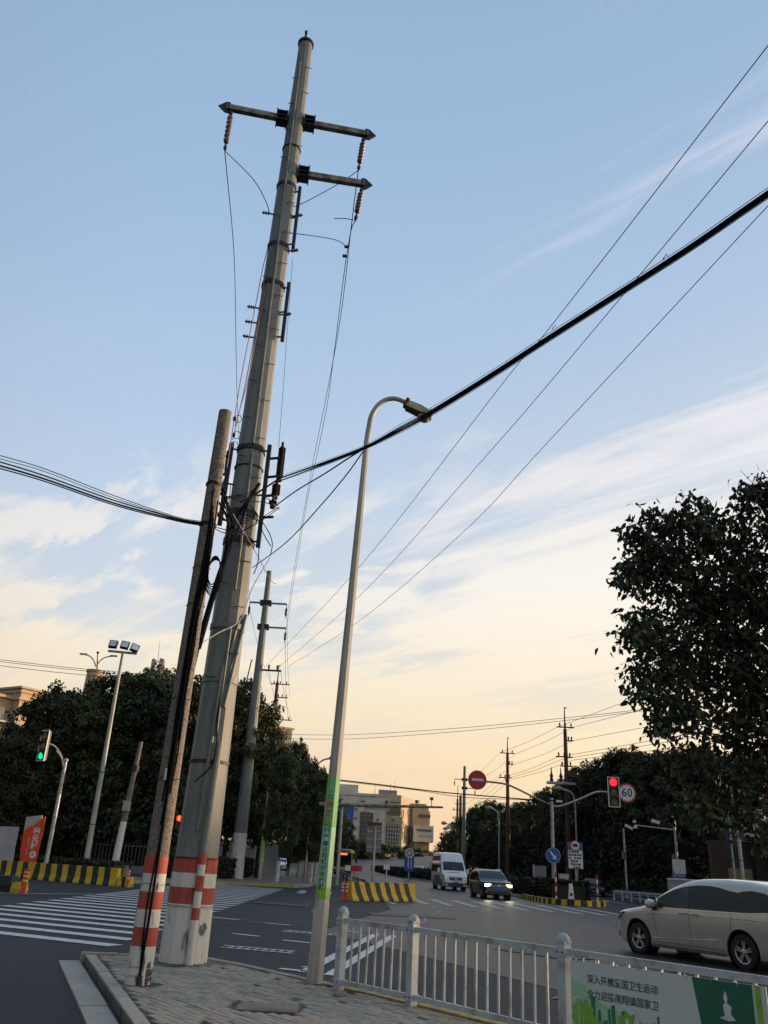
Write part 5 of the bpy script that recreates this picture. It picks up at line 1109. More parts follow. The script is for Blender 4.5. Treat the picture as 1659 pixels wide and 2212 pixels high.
for i, (a, b, c_) in enumerate((((1004, 1690), (1080, 1626), (1203, 1571)), ((1026, 1690), (1112, 1629), (1238, 1571)), ((1026, 1706), (1109, 1652), (1238, 1600)), ((990, 1748), (1079, 1681), (1203, 1636)), ((1000, 1752), (1090, 1683), (1215, 1640)), ((1006, 1755), (1104, 1684), (1237, 1642)))):
    e = ((1900, 1300), (1900, 1390), (1900, 1465), (1900, 1500), (1900, 1515), (1900, 1550))[i]
    m1 = ((a[0]+b[0])/2, (a[1]+b[1])/2+5); m2 = ((b[0]+c_[0])/2, (b[1]+c_[1])/2+4); m3 = ((c_[0]+e[0])/2, (c_[1]+e[1])/2+6)
    mb = MB(); P = [at(*p, y) for p, y in ((a, 152), (m1, 138), (b, 125), (m2, 108), (c_, 92), (m3, 72), (e, 54))]; Q = []
    for u, v in zip(P, P[1:]): Q.append(u)
    Q.append(P[-1]); mb.tube(Q, .022, 4); single('overhead_wire', mb, M['wire'], ['first', 'second', 'third', 'fourth', 'fifth', 'lowest'][i]+' wire from the top along the right-hand power poles', 'wire', GR, Q[0])
GQ = 'thin wires between the second and third power poles'
for i, (a, b) in enumerate((((541, 1325), (585, 1478)), ((620, 1322), (626, 1507)), ((616, 1376), (622, 1555)), ((556, 1448), (590, 1556)), ((580, 1449), (612, 1556)), ((606, 1449), (630, 1556)))):
    m1 = ((a[0]*.45+b[0]*.55)-2, (a[1]*.45+b[1]*.55)+8); wire(['left conductor', 'upper right conductor', 'lower right conductor', 'left low wire', 'middle low wire', 'right low wire'][i]+' running from the second power pole to the third', pix((*a, 66), (*m1, 88), (*b, 118)), .016, group=GQ)
# ================================================================== VEHICLES
def interp(x, pts):
    xs = [p[0] for p in pts]; ys = [p[1] for p in pts]
    return float(np.interp(x, xs, ys))
class Car:
    """loft body; s = distance from the nose, local x = L/2 - s"""
    def __init__(s, L, W, prof, belt, sill, tumble, rf, rr, crown=.02, plan=None, nose_in=.25, tail_in=.12, body_in=.05):
        s.L, s.W, s.prof, s.belt, s.sill, s.tumble, s.rf, s.rr, s.crown = L, W, prof, belt, sill, tumble, rf, rr, crown
        s.ni, s.ti, s.bi = nose_in, tail_in, body_in; s.top = max(p[1] for p in prof)
        xs = np.linspace(0, L, 400); z = np.interp(xs, [p[0] for p in prof], [p[1] for p in prof]); k = 7
        zz = np.convolve(np.pad(z, k, mode='edge'), np.ones(2*k+1)/(2*k+1), 'valid'); s.xs, s.zs = xs, zz
    def zt(s, x): return float(np.interp(x, s.xs, s.zs))
    def bot(s, x): return interp(x, s.sill)
    def w(s, x):
        v = s.W/2
        if x < s.rf: v *= 1-s.ni*(1-x/s.rf)**2.4
        if x > s.L-s.rr: v *= 1-s.ti*(1-(s.L-x)/s.rr)**2.4
        return v
    def hw(s, x, z):
        v = s.w(x)
        if z > s.belt: v *= 1-s.tumble*min(1, (z-s.belt)/(s.top-s.belt))**1.25
        else:
            f = (s.belt-z)/(s.belt-.2); v *= 1-s.bi*max(0, f)**2+.006*math.sin(min(1, f)*6.28)
        return v
    def P(s, x, y, z): return (s.L/2-x, y, z)
    def body(s, name, mats, par, wheels, R, ny=64):
        xs = sorted(set([0, .015, .05, .1, .18]+list(np.linspace(.28, s.L-.28, ny))+[s.L-.18, s.L-.1, s.L-.05, s.L-.015, s.L]))
        rings = []
        for x in xs:
            zt_, zb = s.zt(x), s.bot(x)
            if x < .1: zt_ -= .05*(1-x/.1)**2; zb += .05*(1-x/.1)**2
            H = zt_-zb; ring = [(0, zb)]
            for t in (0, .06, .14, .25, .36, .47, .58, .68, .78, .86, .92): z = zb+H*t; ring.append((s.hw(x, z)*(.97 if t == 0 else 1), z))
            e = s.hw(x, zt_-.04); ring += [(e*.985, zt_-H*.045), (e*.95, zt_-H*.018), (e*.86, zt_-.004), (e*.55, zt_+s.crown*.6), (0, zt_+s.crown)]
            rings.append(ring)
        mb = MB(); k = len(rings[0]); full = []
        for ring, x in zip(rings, xs):
            r = [s.P(x, -y, z) for y, z in ring]+[s.P(x, y, z) for y, z in ring[-2:0:-1]]; full.append(r)
        n = len(full[0]); vs = [p for r in full for p in r]
        fs = [(i*n+j, i*n+(j+1) % n, (i+1)*n+(j+1) % n, (i+1)*n+j) for i in range(len(full)-1) for j in range(n)]
        fs += [tuple(range(n))[::-1], tuple(range((len(full)-1)*n, len(full)*n))]
        mb.add(vs, [f[::-1] for f in fs])
        me = mb.mesh(name, mats); o = D.objects.new(name, me); COL.objects.link(o)
        bm_ = bmesh.new(); bm_.from_mesh(me); bmesh.ops.recalc_face_normals(bm_, faces=bm_.faces); bm_.to_mesh(me); bm_.free()
        cuts = []
        for wx in wheels:
            for sd in (-1, 1):
                c = MB(); q = s.P(wx, 0, R); y0, y1 = sd*(s.W/2-.34), sd*(s.W/2+.2)
                c.cone((q[0], y0, q[2]+.01), (q[0], y1, q[2]+.01), R+.075, R+.085, 36); cm = c.mesh('cut', mats); co_ = D.objects.new('cut', cm); COL.objects.link(co_)
                bm_ = bmesh.new(); bm_.from_mesh(cm); bmesh.ops.recalc_face_normals(bm_, faces=bm_.faces); bm_.to_mesh(cm); bm_.free()
                m = o.modifiers.new('b', 'BOOLEAN'); m.object = co_; m.operation = 'DIFFERENCE'; m.solver = 'EXACT'; cuts.append(co_)
        bpy.context.view_layer.update(); dg = bpy.context.evaluated_depsgraph_get(); nm = D.meshes.new_from_object(o.evaluated_get(dg)); o.modifiers.clear(); o.data = nm
        for c in cuts: D.objects.remove(c)
        nm.polygons.foreach_set('use_smooth', [True]*len(nm.polygons)); nm.set_sharp_from_angle(angle=rad(38)); o.name = name; o.parent = par
        s.par = par
        for wx in wheels:
            for sd in (-1, 1):
                c = MB(); q = s.P(wx, 0, R); c.cone((q[0], sd*(s.W/2-.33), q[2]+.01), (q[0], sd*(s.hw(wx, R)-.012), q[2]+.01), R+.071, R+.071, 36, 0, False); c.cone((q[0], sd*(s.W/2-.335), q[2]), (q[0], sd*(s.W/2-.33), q[2]), R+.07, R+.07, 24); part('wheel_arch_liner', c, M['trim'], o, local=True)
        return o
    def side(s, name, m, par, x0, x1, top, bottom, sd, e=.006, n=18, k=4):
        """patch on the flank between curves; top / bottom are lists (s, z)"""
        mb = MB(); vs = []
        for i in range(n+1):
            x = x0+(x1-x0)*i/n; a, b = interp(x, bottom), interp(x, top)
            for j in range(k+1):
                z = a+(b-a)*j/k; vs.append(s.P(x, sd*(s.hw(x, z)+e), z))
        mb.add(vs, [(i*(k+1)+j, (i+1)*(k+1)+j, (i+1)*(k+1)+j+1, i*(k+1)+j+1) for i in range(n) for j in range(k)]); return part(name, mb, m, par, smooth=60, local=True)
    def topp(s, name, m, par, x0, x1, f0, f1, e=.008, n=12, ks=10):
        """patch lying on the top profile (windscreen, rear window)"""
        mb = MB(); vs = []
        for i in range(n+1):
            x = x0+(x1-x0)*i/n; z = s.zt(x); d = (s.zt(x+.05)-s.zt(x-.05))/.1; nx, nz = -d/math.hypot(1, d), 1/math.hypot(1, d)
            hwid = s.hw(x, z-.04)*(f0+(f1-f0)*i/n)
            for j in range(ks+1):
                y = -hwid+2*hwid*j/ks; f = abs(y)/max(.01, s.hw(x, z-.04)); zc_ = z+s.crown*(1-(f/.86)**2) if f < .86 else z-.02*(f-.86)/.1
                vs.append(s.P(x-nx*-e, y, zc_+nz*e) if False else (s.L/2-x+(-nx)*-0+0-nx*e*-1*-1, y, zc_+nz*e))
        mb.add(vs, [(i*(ks+1)+j, i*(ks+1)+j+1, (i+1)*(ks+1)+j+1, (i+1)*(ks+1)+j) for i in range(n) for j in range(ks)]); return part(name, mb, m, par, smooth=60, local=True)
    def frontp(s, name, m, par, y0, y1, z0, z1, sx, e=.02, depth=.03):
        mb = MB(); x = sx; mb.box((s.L/2-x+e-depth/2 if sx < s.L/2 else s.L/2-x-e+depth/2, (y0+y1)/2, (z0+z1)/2), (depth, abs(y1-y0), z1-z0)); return part(name, mb, m, par, local=True)
def wheel(par, x, y, R, sd, w_=.22, spokes=5, rimm='rim', rr=.66):
    mb = MB(); G = frame((x, y, R), (1, 0, 0), (0, 0, 1), (0, sd, 0))
    prof = [(R*rr, -w_/2), (R*.93, -w_/2), (R, -w_/2+.03), (R, w_/2-.03), (R*.93, w_/2), (R*rr, w_/2), (R*rr, w_/2-.02), (R*rr, -w_/2+.02)]
    n = 32; vs = []
    for r, z in prof: vs += [G @ Vector((r*math.cos(i*2*math.pi/n), r*math.sin(i*2*math.pi/n), z)) for i in range(n)]
    k = len(prof); mb.add(vs, [(i*n+j, i*n+(j+1) % n, ((i+1) % k)*n+(j+1) % n, ((i+1) % k)*n+j) for i in range(k) for j in range(n)])
    t = part('wheel', mb, M['tyre'], par, smooth=35, local=True)
    mb = MB(); mb.lathe([(R*.62, -.03), (R*.62, w_/2-.09)], 24, G); part('dark_rim_well', mb, M['rimdark'], t, local=True)
    mb = MB(); zf = w_/2-.035
    n = 32; vs = []
    for r, z in ((R*rr, zf+.02), (R*.60, zf+.01), (R*.60, zf-.03), (R*rr, zf-.03)): vs += [G @ Vector((r*math.cos(i*2*math.pi/n), r*math.sin(i*2*math.pi/n), z)) for i in range(n)]
    mb.add(vs, [(i*n+j, i*n+(j+1) % n, ((i+1) % 4)*n+(j+1) % n, ((i+1) % 4)*n+j) for i in range(4) for j in range(n)])
    for i in range(spokes):
        for off in (-.11, .11):
            a = i*2*math.pi/spokes+math.pi/2
            p0 = Vector((math.cos(a+off*2.6)*R*.16, math.sin(a+off*2.6)*R*.16, zf)); p1 = Vector((math.cos(a+off*1.25)*R*.62, math.sin(a+off*1.25)*R*.62, zf)); dd = (p1-p0).normalized(); nn = Vector((-dd.y, dd.x, 0))*R*.035
            q = [p0-nn, p1-nn*1.3, p1+nn*1.3, p0+nn]; mb.add([G @ v for v in q]+[G @ (v-Vector((0, 0, .03))) for v in q], [(0, 1, 2, 3), (0, 4, 5, 1), (1, 5, 6, 2), (2, 6, 7, 3), (3, 7, 4, 0)])
    mb.lathe([(R*.17, zf-.03), (R*.17, zf+.01), (R*.1, zf+.02)], 16, G)
    part('rim', mb, M[rimm], t, local=True)
    return t
def place(T, x, y, hx, hy): T.location = (x, y, .0); T.rotation_euler = (0, 0, math.atan2(hy, hx))
# ---- champagne minivan ------------------------------------------------------
L, W = 5.20, 1.88; wf, wr, R = .98, 4.07, .345
T = thing('minivan', 'champagne minivan passing close on the right, its rear cut off by the picture edge', 'minivan')
c = Car(L, W, [(0, .76), (.12, .86), (.35, .93), (.8, 1.00), (1.22, 1.075), (1.5, 1.20), (1.9, 1.42), (2.25, 1.585), (2.6, 1.69), (3.0, 1.745), (3.6, 1.765), (4.3, 1.745), (4.75, 1.69), (4.95, 1.60), (5.05, 1.35), (5.14, 1.05), (5.2, .8)], 1.05, [(0, .30), (.4, .22), (.6, .20), (4.6, .22), (5.2, .38)], .17, 1.0, .5, .02, nose_in=.34)
b = c.body('body', M['mpv'], T, (wf, wr), R)
topc = [(1.32, 1.075), (1.55, 1.19), (1.85, 1.335), (2.2, 1.475), (2.5, 1.55), (2.9, 1.60), (3.25, 1.605), (3.5, 1.585), (3.8, 1.53), (4.05, 1.50), (4.15, 1.53), (4.4, 1.555), (4.75, 1.52), (4.98, 1.40)]
botc = [(1.32, 1.06), (1.8, 1.075), (2.5, 1.085), (3.4, 1.095), (4.3, 1.11), (4.98, 1.16)]
for sd in (-1, 1):
    sw = 'side_glass'
    c.side('front_quarter_glass', M['carglass'], b, 1.38, 1.66, topc, botc, sd)
    c.side('front_door_glass', M['carglass2'], b, 1.70, 2.66, topc, botc, sd); c.side('sliding_door_glass', M['carglass'], b, 2.685, 3.86, topc, botc, sd); c.side('rear_side_glass', M['carglass'], b, 3.88, 4.95, topc, botc, sd)
    c.side('window_pillar', M['trim'], b, 2.655, 2.69, topc, botc, sd, .0065, 2); c.side('window_pillar', M['trim'], b, 3.855, 3.885, topc, botc, sd, .0065, 2)
    c.side('belt_trim', M['chrome'], b, 1.34, 4.96, [(x, z) for x, z in botc], [(x, z-.018) for x, z in botc], sd, .008, 26, 1)
    for x0, dx in ((1.52, .12), (2.66, .0), (3.86, -.12)):
        mb = MB(); pts = [c.P(x0+dx*(1-(z-.3)/.75), sd*(c.hw(x0, z)+.002), z) for z in np.linspace(.30, 1.06, 12)]; mb.tube(pts, .004, 4); part('door_seam', mb, M['trim'], b, local=True)
    mb = MB(); pts = [c.P(x, sd*(c.hw(x, .32)+.001), .325) for x in np.linspace(1.5, 3.6, 12)]; mb.tube(pts, .005, 4); part('sill_seam', mb, M['trim'], b, local=True)
    c.side('sill_cladding', M['bumper'], b, 1.44, 3.62, [(0, .27), (5.2, .27)], [(0, .205), (5.2, .205)], sd, .010, 12, 1)
    # sculpted crease: a slim raised ridge along the flank
    mb = MB(); cr = [(1.35, .90), (1.8, .925), (2.6, .955), (3.4, .975), (4.2, .985), (4.8, .98)]; pts = [c.P(x, sd*(c.hw(x, interp(x, cr))-.004), interp(x, cr)) for x in np.linspace(1.35, 4.8, 30)]; mb.tube(pts, .013, 6); part('flank_crease', mb, M['mpv'], b, smooth=60, local=True)
    mb = MB(); cr = [(1.5, .40), (2.4, .44), (3.5, .52)]; pts = [c.P(x, sd*(c.hw(x, interp(x, cr))-.006), interp(x, cr)) for x in np.linspace(1.5, 3.6, 20)]; mb.tube(pts, .014, 6); part('flank_crease', mb, M['mpv'], b, smooth=60, local=True)
    for xh in (2.50, 2.80):
        mb = MB(); y = c.hw(xh, .98); mb.tube([c.P(xh-.13, sd*(y+.008), .985), c.P(xh-.10, sd*(y+.04), .99), c.P(xh+.10, sd*(y+.04), .99), c.P(xh+.13, sd*(y+.008), .985)], .014, 6); h_ = part('door_handle', mb, M['chrome'], b, smooth=60, local=True)
        c.side('handle_recess', M['trim'], b, xh-.12, xh+.12, [(0, 1.005), (6, 1.005)], [(0, .955), (6, .955)], sd, .003, 4, 1)
    q = c.P(1.60, sd*(c.w(1.6)+.12), 1.13); mb = MB(); mb.lathe([(.02, -.13), (.085, -.10), (.10, 0), (.085, .10), (.02, .13)], 12, frame(q, (1, 0, 0), (0, 0, 1), (0, 1, 0))); mi_ = part('door_mirror', mb, M['mpv'], b, smooth=50, local=True)
    mb = MB(); mb.box(c.P(1.64, sd*(c.w(1.6)-.0), 1.04), (.08, .16, .10)); mb.box((q[0]-.06, q[1], q[2]), (.02, .2, .14)); part('mirror_base', mb, M['trim'], mi_, local=True, kind='stuff')
    # headlamp wrapping the corner
    c.side('headlamp', M['rimdark'], b, .03, .52, [(0, .80), (.3, .865), (.55, .915)], [(0, .70), (.3, .765), (.55, .895)], sd, .008, 8, 2)
    c.side('lamp_element', M['lampglass'], b, .05, .40, [(0, .775), (.3, .84), (.55, .89)], [(0, .735), (.3, .805), (.55, .875)], sd, .012, 6, 1); c.side('lamp_strip', M['chrome'], b, .03, .35, [(0, .695), (.35, .75)], [(0, .67), (.35, .735)], sd, .010, 6, 1)
    c.side('fog_lamp', M['chrome'], b, .06, .22, [(0, .43), (1, .43)], [(0, .38), (1, .38)], sd, .01, 3, 1)
    c.side('tail_lamp', M['signred'], b, 4.82, 5.12, [(0, 1.10), (6, 1.10)], [(0, .95), (6, .95)], sd, .008, 6, 1)
    c.side('fuel_flap_seam', M['trim'], b, 4.25, 4.42, [(0, .905), (6, .905)], [(0, .900), (6, .900)], sd, .002, 2, 1)
    for wx in (wf, wr): wheel(T, L/2-wx, sd*(W/2-.135), R, sd)
c.topp('windscreen', M['carglass'], b, 1.30, 2.35, .88, .84); c.topp('rear_window', M['carglass'], b, 4.93, 5.06, .8, .8)
c.frontp('grille', M['chrome'], b, -.5, .5, .5, .74, .0); c.frontp('lower_intake', M['trim'], b, -.6, .6, .30, .46, .0); c.frontp('number_plate', M['plateblue'], b, -.22, .22, .36, .50, 0, .035)
mb = MB(); mb.box((0, 0, .30), (3.8, 1.3, .16)); part('underbody', mb, M['trim'], T, local=True)
fx, fy, rx, ry = 6.8, 22.58, 8.25, 19.73
hv = Vector((fx-rx, fy-ry, 0)).normalized(); left = Vector((-hv.y, hv.x, 0))
fc_ = Vector((fx, fy, 0))-left*(W/2-.05); ctr = fc_-hv*(L/2-wf); place(T, ctr.x, ctr.y, hv.x, hv.y)
# ---- black SUV, headlights on ----------------------------------------------
def suv(label, paint, lit=False, group=None):
    L, W = 4.5, 1.86; wf, wr, R = .85, 3.62, .35
    T = thing('suv', label, 'car')
    c = Car(L, W, [(0, .80), (.08, .93), (.3, 1.0), (.8, 1.05), (1.2, 1.09), (1.35, 1.16), (1.75, 1.42), (2.05, 1.58), (2.4, 1.655), (3.0, 1.67), (3.6, 1.64), (4.0, 1.57), (4.25, 1.38), (4.4, 1.1), (4.5, .85)], 1.03, [(0, .28), (.5, .22), (4, .24), (4.5, .40)], .20, .6, .5, .02, nose_in=.16)
    b = c.body('body', paint, T, (wf, wr), R, 46)
    tc_ = [(1.35, 1.08), (1.7, 1.30), (2.1, 1.50), (2.5, 1.57), (3.3, 1.57), (3.8, 1.50), (4.05, 1.38)]; bc_ = [(1.3, 1.05), (4.1, 1.10)]
    for sd in (-1, 1):
        c.side('front_door_glass', M['carglass'], b, 1.5, 2.45, tc_, bc_, sd); c.side('rear_door_glass', M['carglass'], b, 2.5, 3.35, tc_, bc_, sd); c.side('quarter_glass', M['carglass'], b, 3.4, 3.95, tc_, bc_, sd)
        c.side('sill_cladding', M['trim'], b, 1.3, 3.2, [(0, .36), (5, .36)], [(0, .24), (5, .24)], sd, .008, 8, 1)
        mb = MB(); mb.tube([c.P(x, sd*c.hw(x, 1.6)*.93, c.zt(x)+.03) for x in np.linspace(2.1, 3.7, 8)], .018, 5); part('roof_rail', mb, M['chrome'], b, local=True)
        q = c.P(1.5, sd*(W/2+.10), 1.12); mb = MB(); mb.box(q, (.12, .2, .15)); part('door_mirror', mb, paint, b, local=True)
        mb = MB(); y0, y1 = sd*.48, sd*.82; mb.box((L/2-.06, (y0+y1)/2, .79), (.14, .36, .13), Rz(-sd*.18)); part('headlamp', mb, M['headlit'] if lit else M['lampglass'], b, local=True)
        mb = MB(); mb.box((L/2-.03, sd*.7, .42), (.06, .2, .07)); part('fog_lamp', mb, M['chrome'], b, local=True)
        for wx in (wf, wr): wheel(T, L/2-wx, sd*(W/2-.13), R, sd)
    c.topp('windscreen', M['carglass'], b, 1.32, 2.08, .86, .80); c.topp('rear_window', M['carglass'], b, 4.02, 4.35, .75, .8)
    for z in (.75, .81): mb = MB(); mb.box((L/2-.005, 0, z), (.05, .92, .022)); part('grille_bar', mb, M['chrome'], b, local=True)
    mb = MB(); mb.box((L/2-.02, 0, .78), (.04, .95, .14)); part('grille', mb, M['trim'], b, local=True)
    mb = MB(); mb.cone((L/2+.0, 0, .79), (L/2+.035, 0, .79), .075, .07, 20); part('round_badge', mb, M['chrome'], b, local=True)
    c.frontp('number_plate', M['plateblue'], b, -.24, .24, .53, .68, 0, .04); c.frontp('lower_intake', M['trim'], b, -.66, .66, .30, .47, 0, .012)
    mb = MB(); mb.box((0, 0, .32), (3.4, 1.3, .16)); part('underbody', mb, M['trim'], T, local=True)
    if lit:
        for sd in (-1, 1):
            ld = D.lights.new('headlamp_beam', 'SPOT'); ld.energy = 28; ld.spot_size = rad(60); ld.spot_blend = .8; ld.color = (1, .95, .55); ld.shadow_soft_size = .08
            lo_ = D.objects.new('headlamp_beam', ld); COL.objects.link(lo_); lo_.parent = T; lo_.location = (L/2+.12, sd*.65, .79); lo_.rotation_euler = (0, rad(-90+12), 0)
    return T
T = suv('black SUV with both headlights on, coming towards the crossing behind the railing', M['carblack'], True); place(T, 8.05, 57.7, .10, -1)
# ---- white high-roof van ----------------------------------------------------
L, W = 5.9, 2.0; wf, wr, R = 1.05, 4.75, .36
T = thing('van', 'white high-roof van with orange lettering on the bonnet, left of the black SUV', 'van')
c = Car(L, W, [(0, .98), (.08, 1.10), (.3, 1.20), (.75, 1.33), (.9, 1.45), (1.25, 1.88), (1.45, 2.05), (1.7, 2.45), (2.0, 2.70), (2.4, 2.76), (5.3, 2.76), (5.75, 2.68), (5.84, 2.3), (5.88, 1.5), (5.9, .9)], 1.25, [(0, .32), (.5, .25), (5.4, .28), (5.9, .42)], .115, .7, .25, .02, nose_in=.12, tail_in=.05)
b = c.body('body', M['vanwhite'], T, (wf, wr), R, 50)
for sd in (-1, 1):
    c.side('front_door_glass', M['carglass'], b, 1.15, 1.95, [(1.15, 1.45), (1.45, 1.85), (1.7, 1.98), (2, 2.0)], [(1.1, 1.30), (2, 1.30)], sd)
    for i in range(3): c.side('side_glass', M['carglass'], b, 2.1+i*1.2, 3.22+i*1.2, [(0, 1.98), (6, 1.98)], [(0, 1.30), (6, 1.30)], sd)
    c.side('upper_dark_band', M['bumper'], b, 1.9, 5.6, [(0, 2.50), (6, 2.50)], [(0, 2.12), (6, 2.12)], sd, .004)
    c.side('lower_grey_band', M['bumper'], b, 1.6, 4.2, [(0, 1.05), (6, 1.05)], [(0, .35), (6, .35)], sd, .004)
    q = c.P(1.15, sd*(W/2+.17), 1.42); mb = MB(); mb.box(q, (.14, .2, .34)); part('door_mirror', mb, M['vanwhite'], b, local=True)
    mb = MB(); mb.box((L/2-.09, sd*.76, .93), (.2, .32, .26), Rz(-sd*.3), 0, .8); part('headlamp', mb, M['lampglass'], b, local=True)
    mb = MB(); mb.box((L/2-.0, sd*.78, .52), (.08, .2, .14)); part('fog_lamp', mb, M['bumper'], b, local=True)
    for wx in (wf, wr): wheel(T, L/2-wx, sd*(W/2-.14), R, sd, rimm='galv')
c.topp('windscreen', M['carglass'], b, .86, 1.44, .86, .84)
mb = MB(); mb.box((L/2-.01, 0, .86), (.07, 1.0, .22)); part('grille', mb, M['trim'], b, local=True)
for z in (.80, .86, .92): mb = MB(); mb.box((L/2+.028, 0, z), (.02, .9, .014)); part('grille_bar', mb, M['galv'], b, local=True)
mb = MB(); mb.prism([(-.07, -.05), (.07, -.05), (.1, .05), (-.1, .05)], .02, frame((L/2+.04, 0, .86), (0, 1, 0), (0, 0, 1), (1, 0, 0))); part('badge', mb, M['chrome'], b, local=True)
c.frontp('number_plate', M['plateblue'], b, -.24, .24, .50, .65, 0, .04); c.frontp('lower_intake', M['trim'], b, -.62, .62, .36, .56, 0, .01)
# orange lettering (illegible from here): blocks of print on the bonnet
mb = MB()
for yy, w_ in ((-.34, .16), (-.15, .13), (.0, .20), (.16, .13), (.33, .14)):
    for k in range(2): x = .52+k*.09; z = c.zt(x)+.026; mb.box((L/2-x, yy, z+.002), (.05, w_*(1-.3*k), .012), Matrix.Rotation(rad(15), 4, 'Y'))
part('orange_lettering', mb, M['orange'], b, local=True, kind='stuff')
mb = MB(); mb.box((0, 0, .34), (4.6, 1.4, .16)); part('underbody', mb, M['trim'], T, local=True)
mb = MB(); mb.add([(1.9, -.05, 1.50), (1.95, .12, 1.48), (1.95, -.18, 1.48), (1.9, 0, 1.72)], [(0, 1, 3), (0, 3, 2), (1, 2, 3)]); part('papers_behind_glass', mb, M['signwhite'], b, local=True)
place(T, 6.95, 73.8, .09, -1)
# ---- yellow bus -------------------------------------------------------------
L, W = 11.5, 2.5
T = thing('bus', 'yellow and black city bus with lit orange display, far down the left lane', 'bus')
c = Car(L, W, [(0, 2.3), (.05, 2.9), (.25, 3.05), (.7, 3.15), (10.9, 3.15), (11.4, 3.0), (11.5, 2.6)], 1.2, [(0, .30), (11.5, .35)], .06, .35, .3, .03, nose_in=.10, tail_in=.05)
b = c.body('body', M['busyellow'], T, (2.6, 8.6), .48, 30)
mb = MB(); mb.box((L/2+.0, 0, 1.85), (.08, 2.28, 1.75)); part('windscreen', mb, M['carglass'], b, local=True)
mb = MB(); mb.box((L/2+.035, 0, 2.55), (.05, 1.1, .22)); part('destination_display', mb, M['buslit'], b, local=True)
mb = MB(); mb.box((L/2+.02, 0, .80), (.06, 2.2, .34)); part('yellow_front_panel', mb, M['busyellow'], b, local=True)
mb = MB(); mb.box((L/2-.1, 0, 3.10), (.5, 2.1, .16)); part('white_roof_fairing', mb, M['signwhite'], b, local=True)
mb = MB(); mb.box((L/2+.03, 0, .50), (.06, 2.3, .24)); part('black_bumper', mb, M['trim'], b, local=True)
for sd in (-1, 1):
    c.side('side_windows', M['carglass'], b, .3, 11.2, [(0, 2.7), (12, 2.7)], [(0, 1.25), (12, 1.25)], sd, .01, 20, 2)
    mb = MB(); mb.box((L/2+.05, sd*.95, .75), (.06, .3, .2)); part('headlamp', mb, M['lampglass'], b, local=True)
    mb = MB(); mb.box((L/2+.25, sd*1.32, 2.3), (.12, .16, .45)); part('mirror', mb, M['trim'], b, local=True)
    for wx in (2.6, 8.6): wheel(T, L/2-wx, sd*(W/2-.16), .48, sd, .28, rimm='galv')
place(T, at(742, 1866, 120).x, 125.8, -.02, -1)
# ---- simple sedan for the distance ------------------------------------------
def sedan(label, paint, x, y, hx, hy, z=0):
    L, W = 4.6, 1.8; wf, wr, R = .85, 3.6, .32
    T = thing('car', label, 'car')
    c = Car(L, W, [(0, .62), (.1, .74), (.5, .84), (1.2, .95), (1.45, 1.05), (2.0, 1.36), (2.4, 1.45), (3.0, 1.44), (3.5, 1.28), (3.95, 1.08), (4.45, 1.02), (4.6, .75)], .92, [(0, .26), (.5, .2), (4.2, .22), (4.6, .36)], .22, .5, .4, .02, nose_in=.16)
    b = c.body('body', paint, T, (wf, wr), R, 36); tc_ = [(1.5, .96), (2.0, 1.27), (2.4, 1.36), (3.0, 1.35), (3.6, 1.12)]; bc_ = [(1.4, .94), (3.8, .98)]
    for sd in (-1, 1):
        c.side('front_door_glass', M['carglass'], b, 1.6, 2.45, tc_, bc_, sd); c.side('rear_door_glass', M['carglass'], b, 2.5, 3.5, tc_, bc_, sd)
        mb = MB(); mb.box((L/2-.08, sd*.66, .64), (.14, .34, .12), Rz(-sd*.25)); part('headlamp', mb, M['lampglass'], b, local=True)
        mb = MB(); mb.box((-L/2+.04, sd*.66, .84), (.12, .34, .12)); part('tail_lamp', mb, M['signred'], b, local=True)
        q = c.P(1.6, sd*(W/2+.08), 1.0); mb = MB(); mb.box(q, (.1, .16, .11)); part('door_mirror', mb, paint, b, local=True)
        for wx in (wf, wr): wheel(T, L/2-wx, sd*(W/2-.12), R, sd)
    c.topp('windscreen', M['carglass'], b, 1.42, 2.05, .84, .78); c.topp('rear_window', M['carglass'], b, 3.1, 3.85, .75, .8)
    c.frontp('grille', M['trim'], b, -.4, .4, .45, .62, 0); c.frontp('number_plate', M['plateblue'], b, -.22, .22, .36, .48, 0, .04)
    mb = MB(); mb.box((-L/2-.01, 0, .7), (.03, .44, .13)); part('rear_number_plate', mb, M['plateblue'], b, local=True)
    T.location = (x, y, z); T.rotation_euler = (0, 0, math.atan2(hy, hx)); return T
sd1 = sedan('dark sedan parked under the trees right of the median nose', M['carblack'], at(1283, 1895, 80).x, 80, -.25, -1)
p = at(897, 1869, 128); sedan('small pale car far off on the other carriageway beside the blue upright sign', M['carwhite'], p.x+.6, 128, .25, 1, .1)
p = at(606, 1864, 118); sedan('white car parked far down the left sidewalk behind the walking person', M['carwhite'], p.x, 118, 0.02, -1, .13)
p = at(163, 1858, 76); sedan('white car parked behind the far-left fence, mostly hidden by tree trunks', M['carwhite'], p.x, 78, -1, .45, .13)
p = at(283, 1866, 76); sedan('dark red car parked behind the far-left fence', mat('dark_red_paint', (.12, .01, .012), .3, coat=.8, var=.05), p.x, 76, -1, .45, .13)
sedan('dark car parked beside the kerb far up the left lane', M['carblack'], at(697, 1868, 108).x, 108, 0, -1, 0)
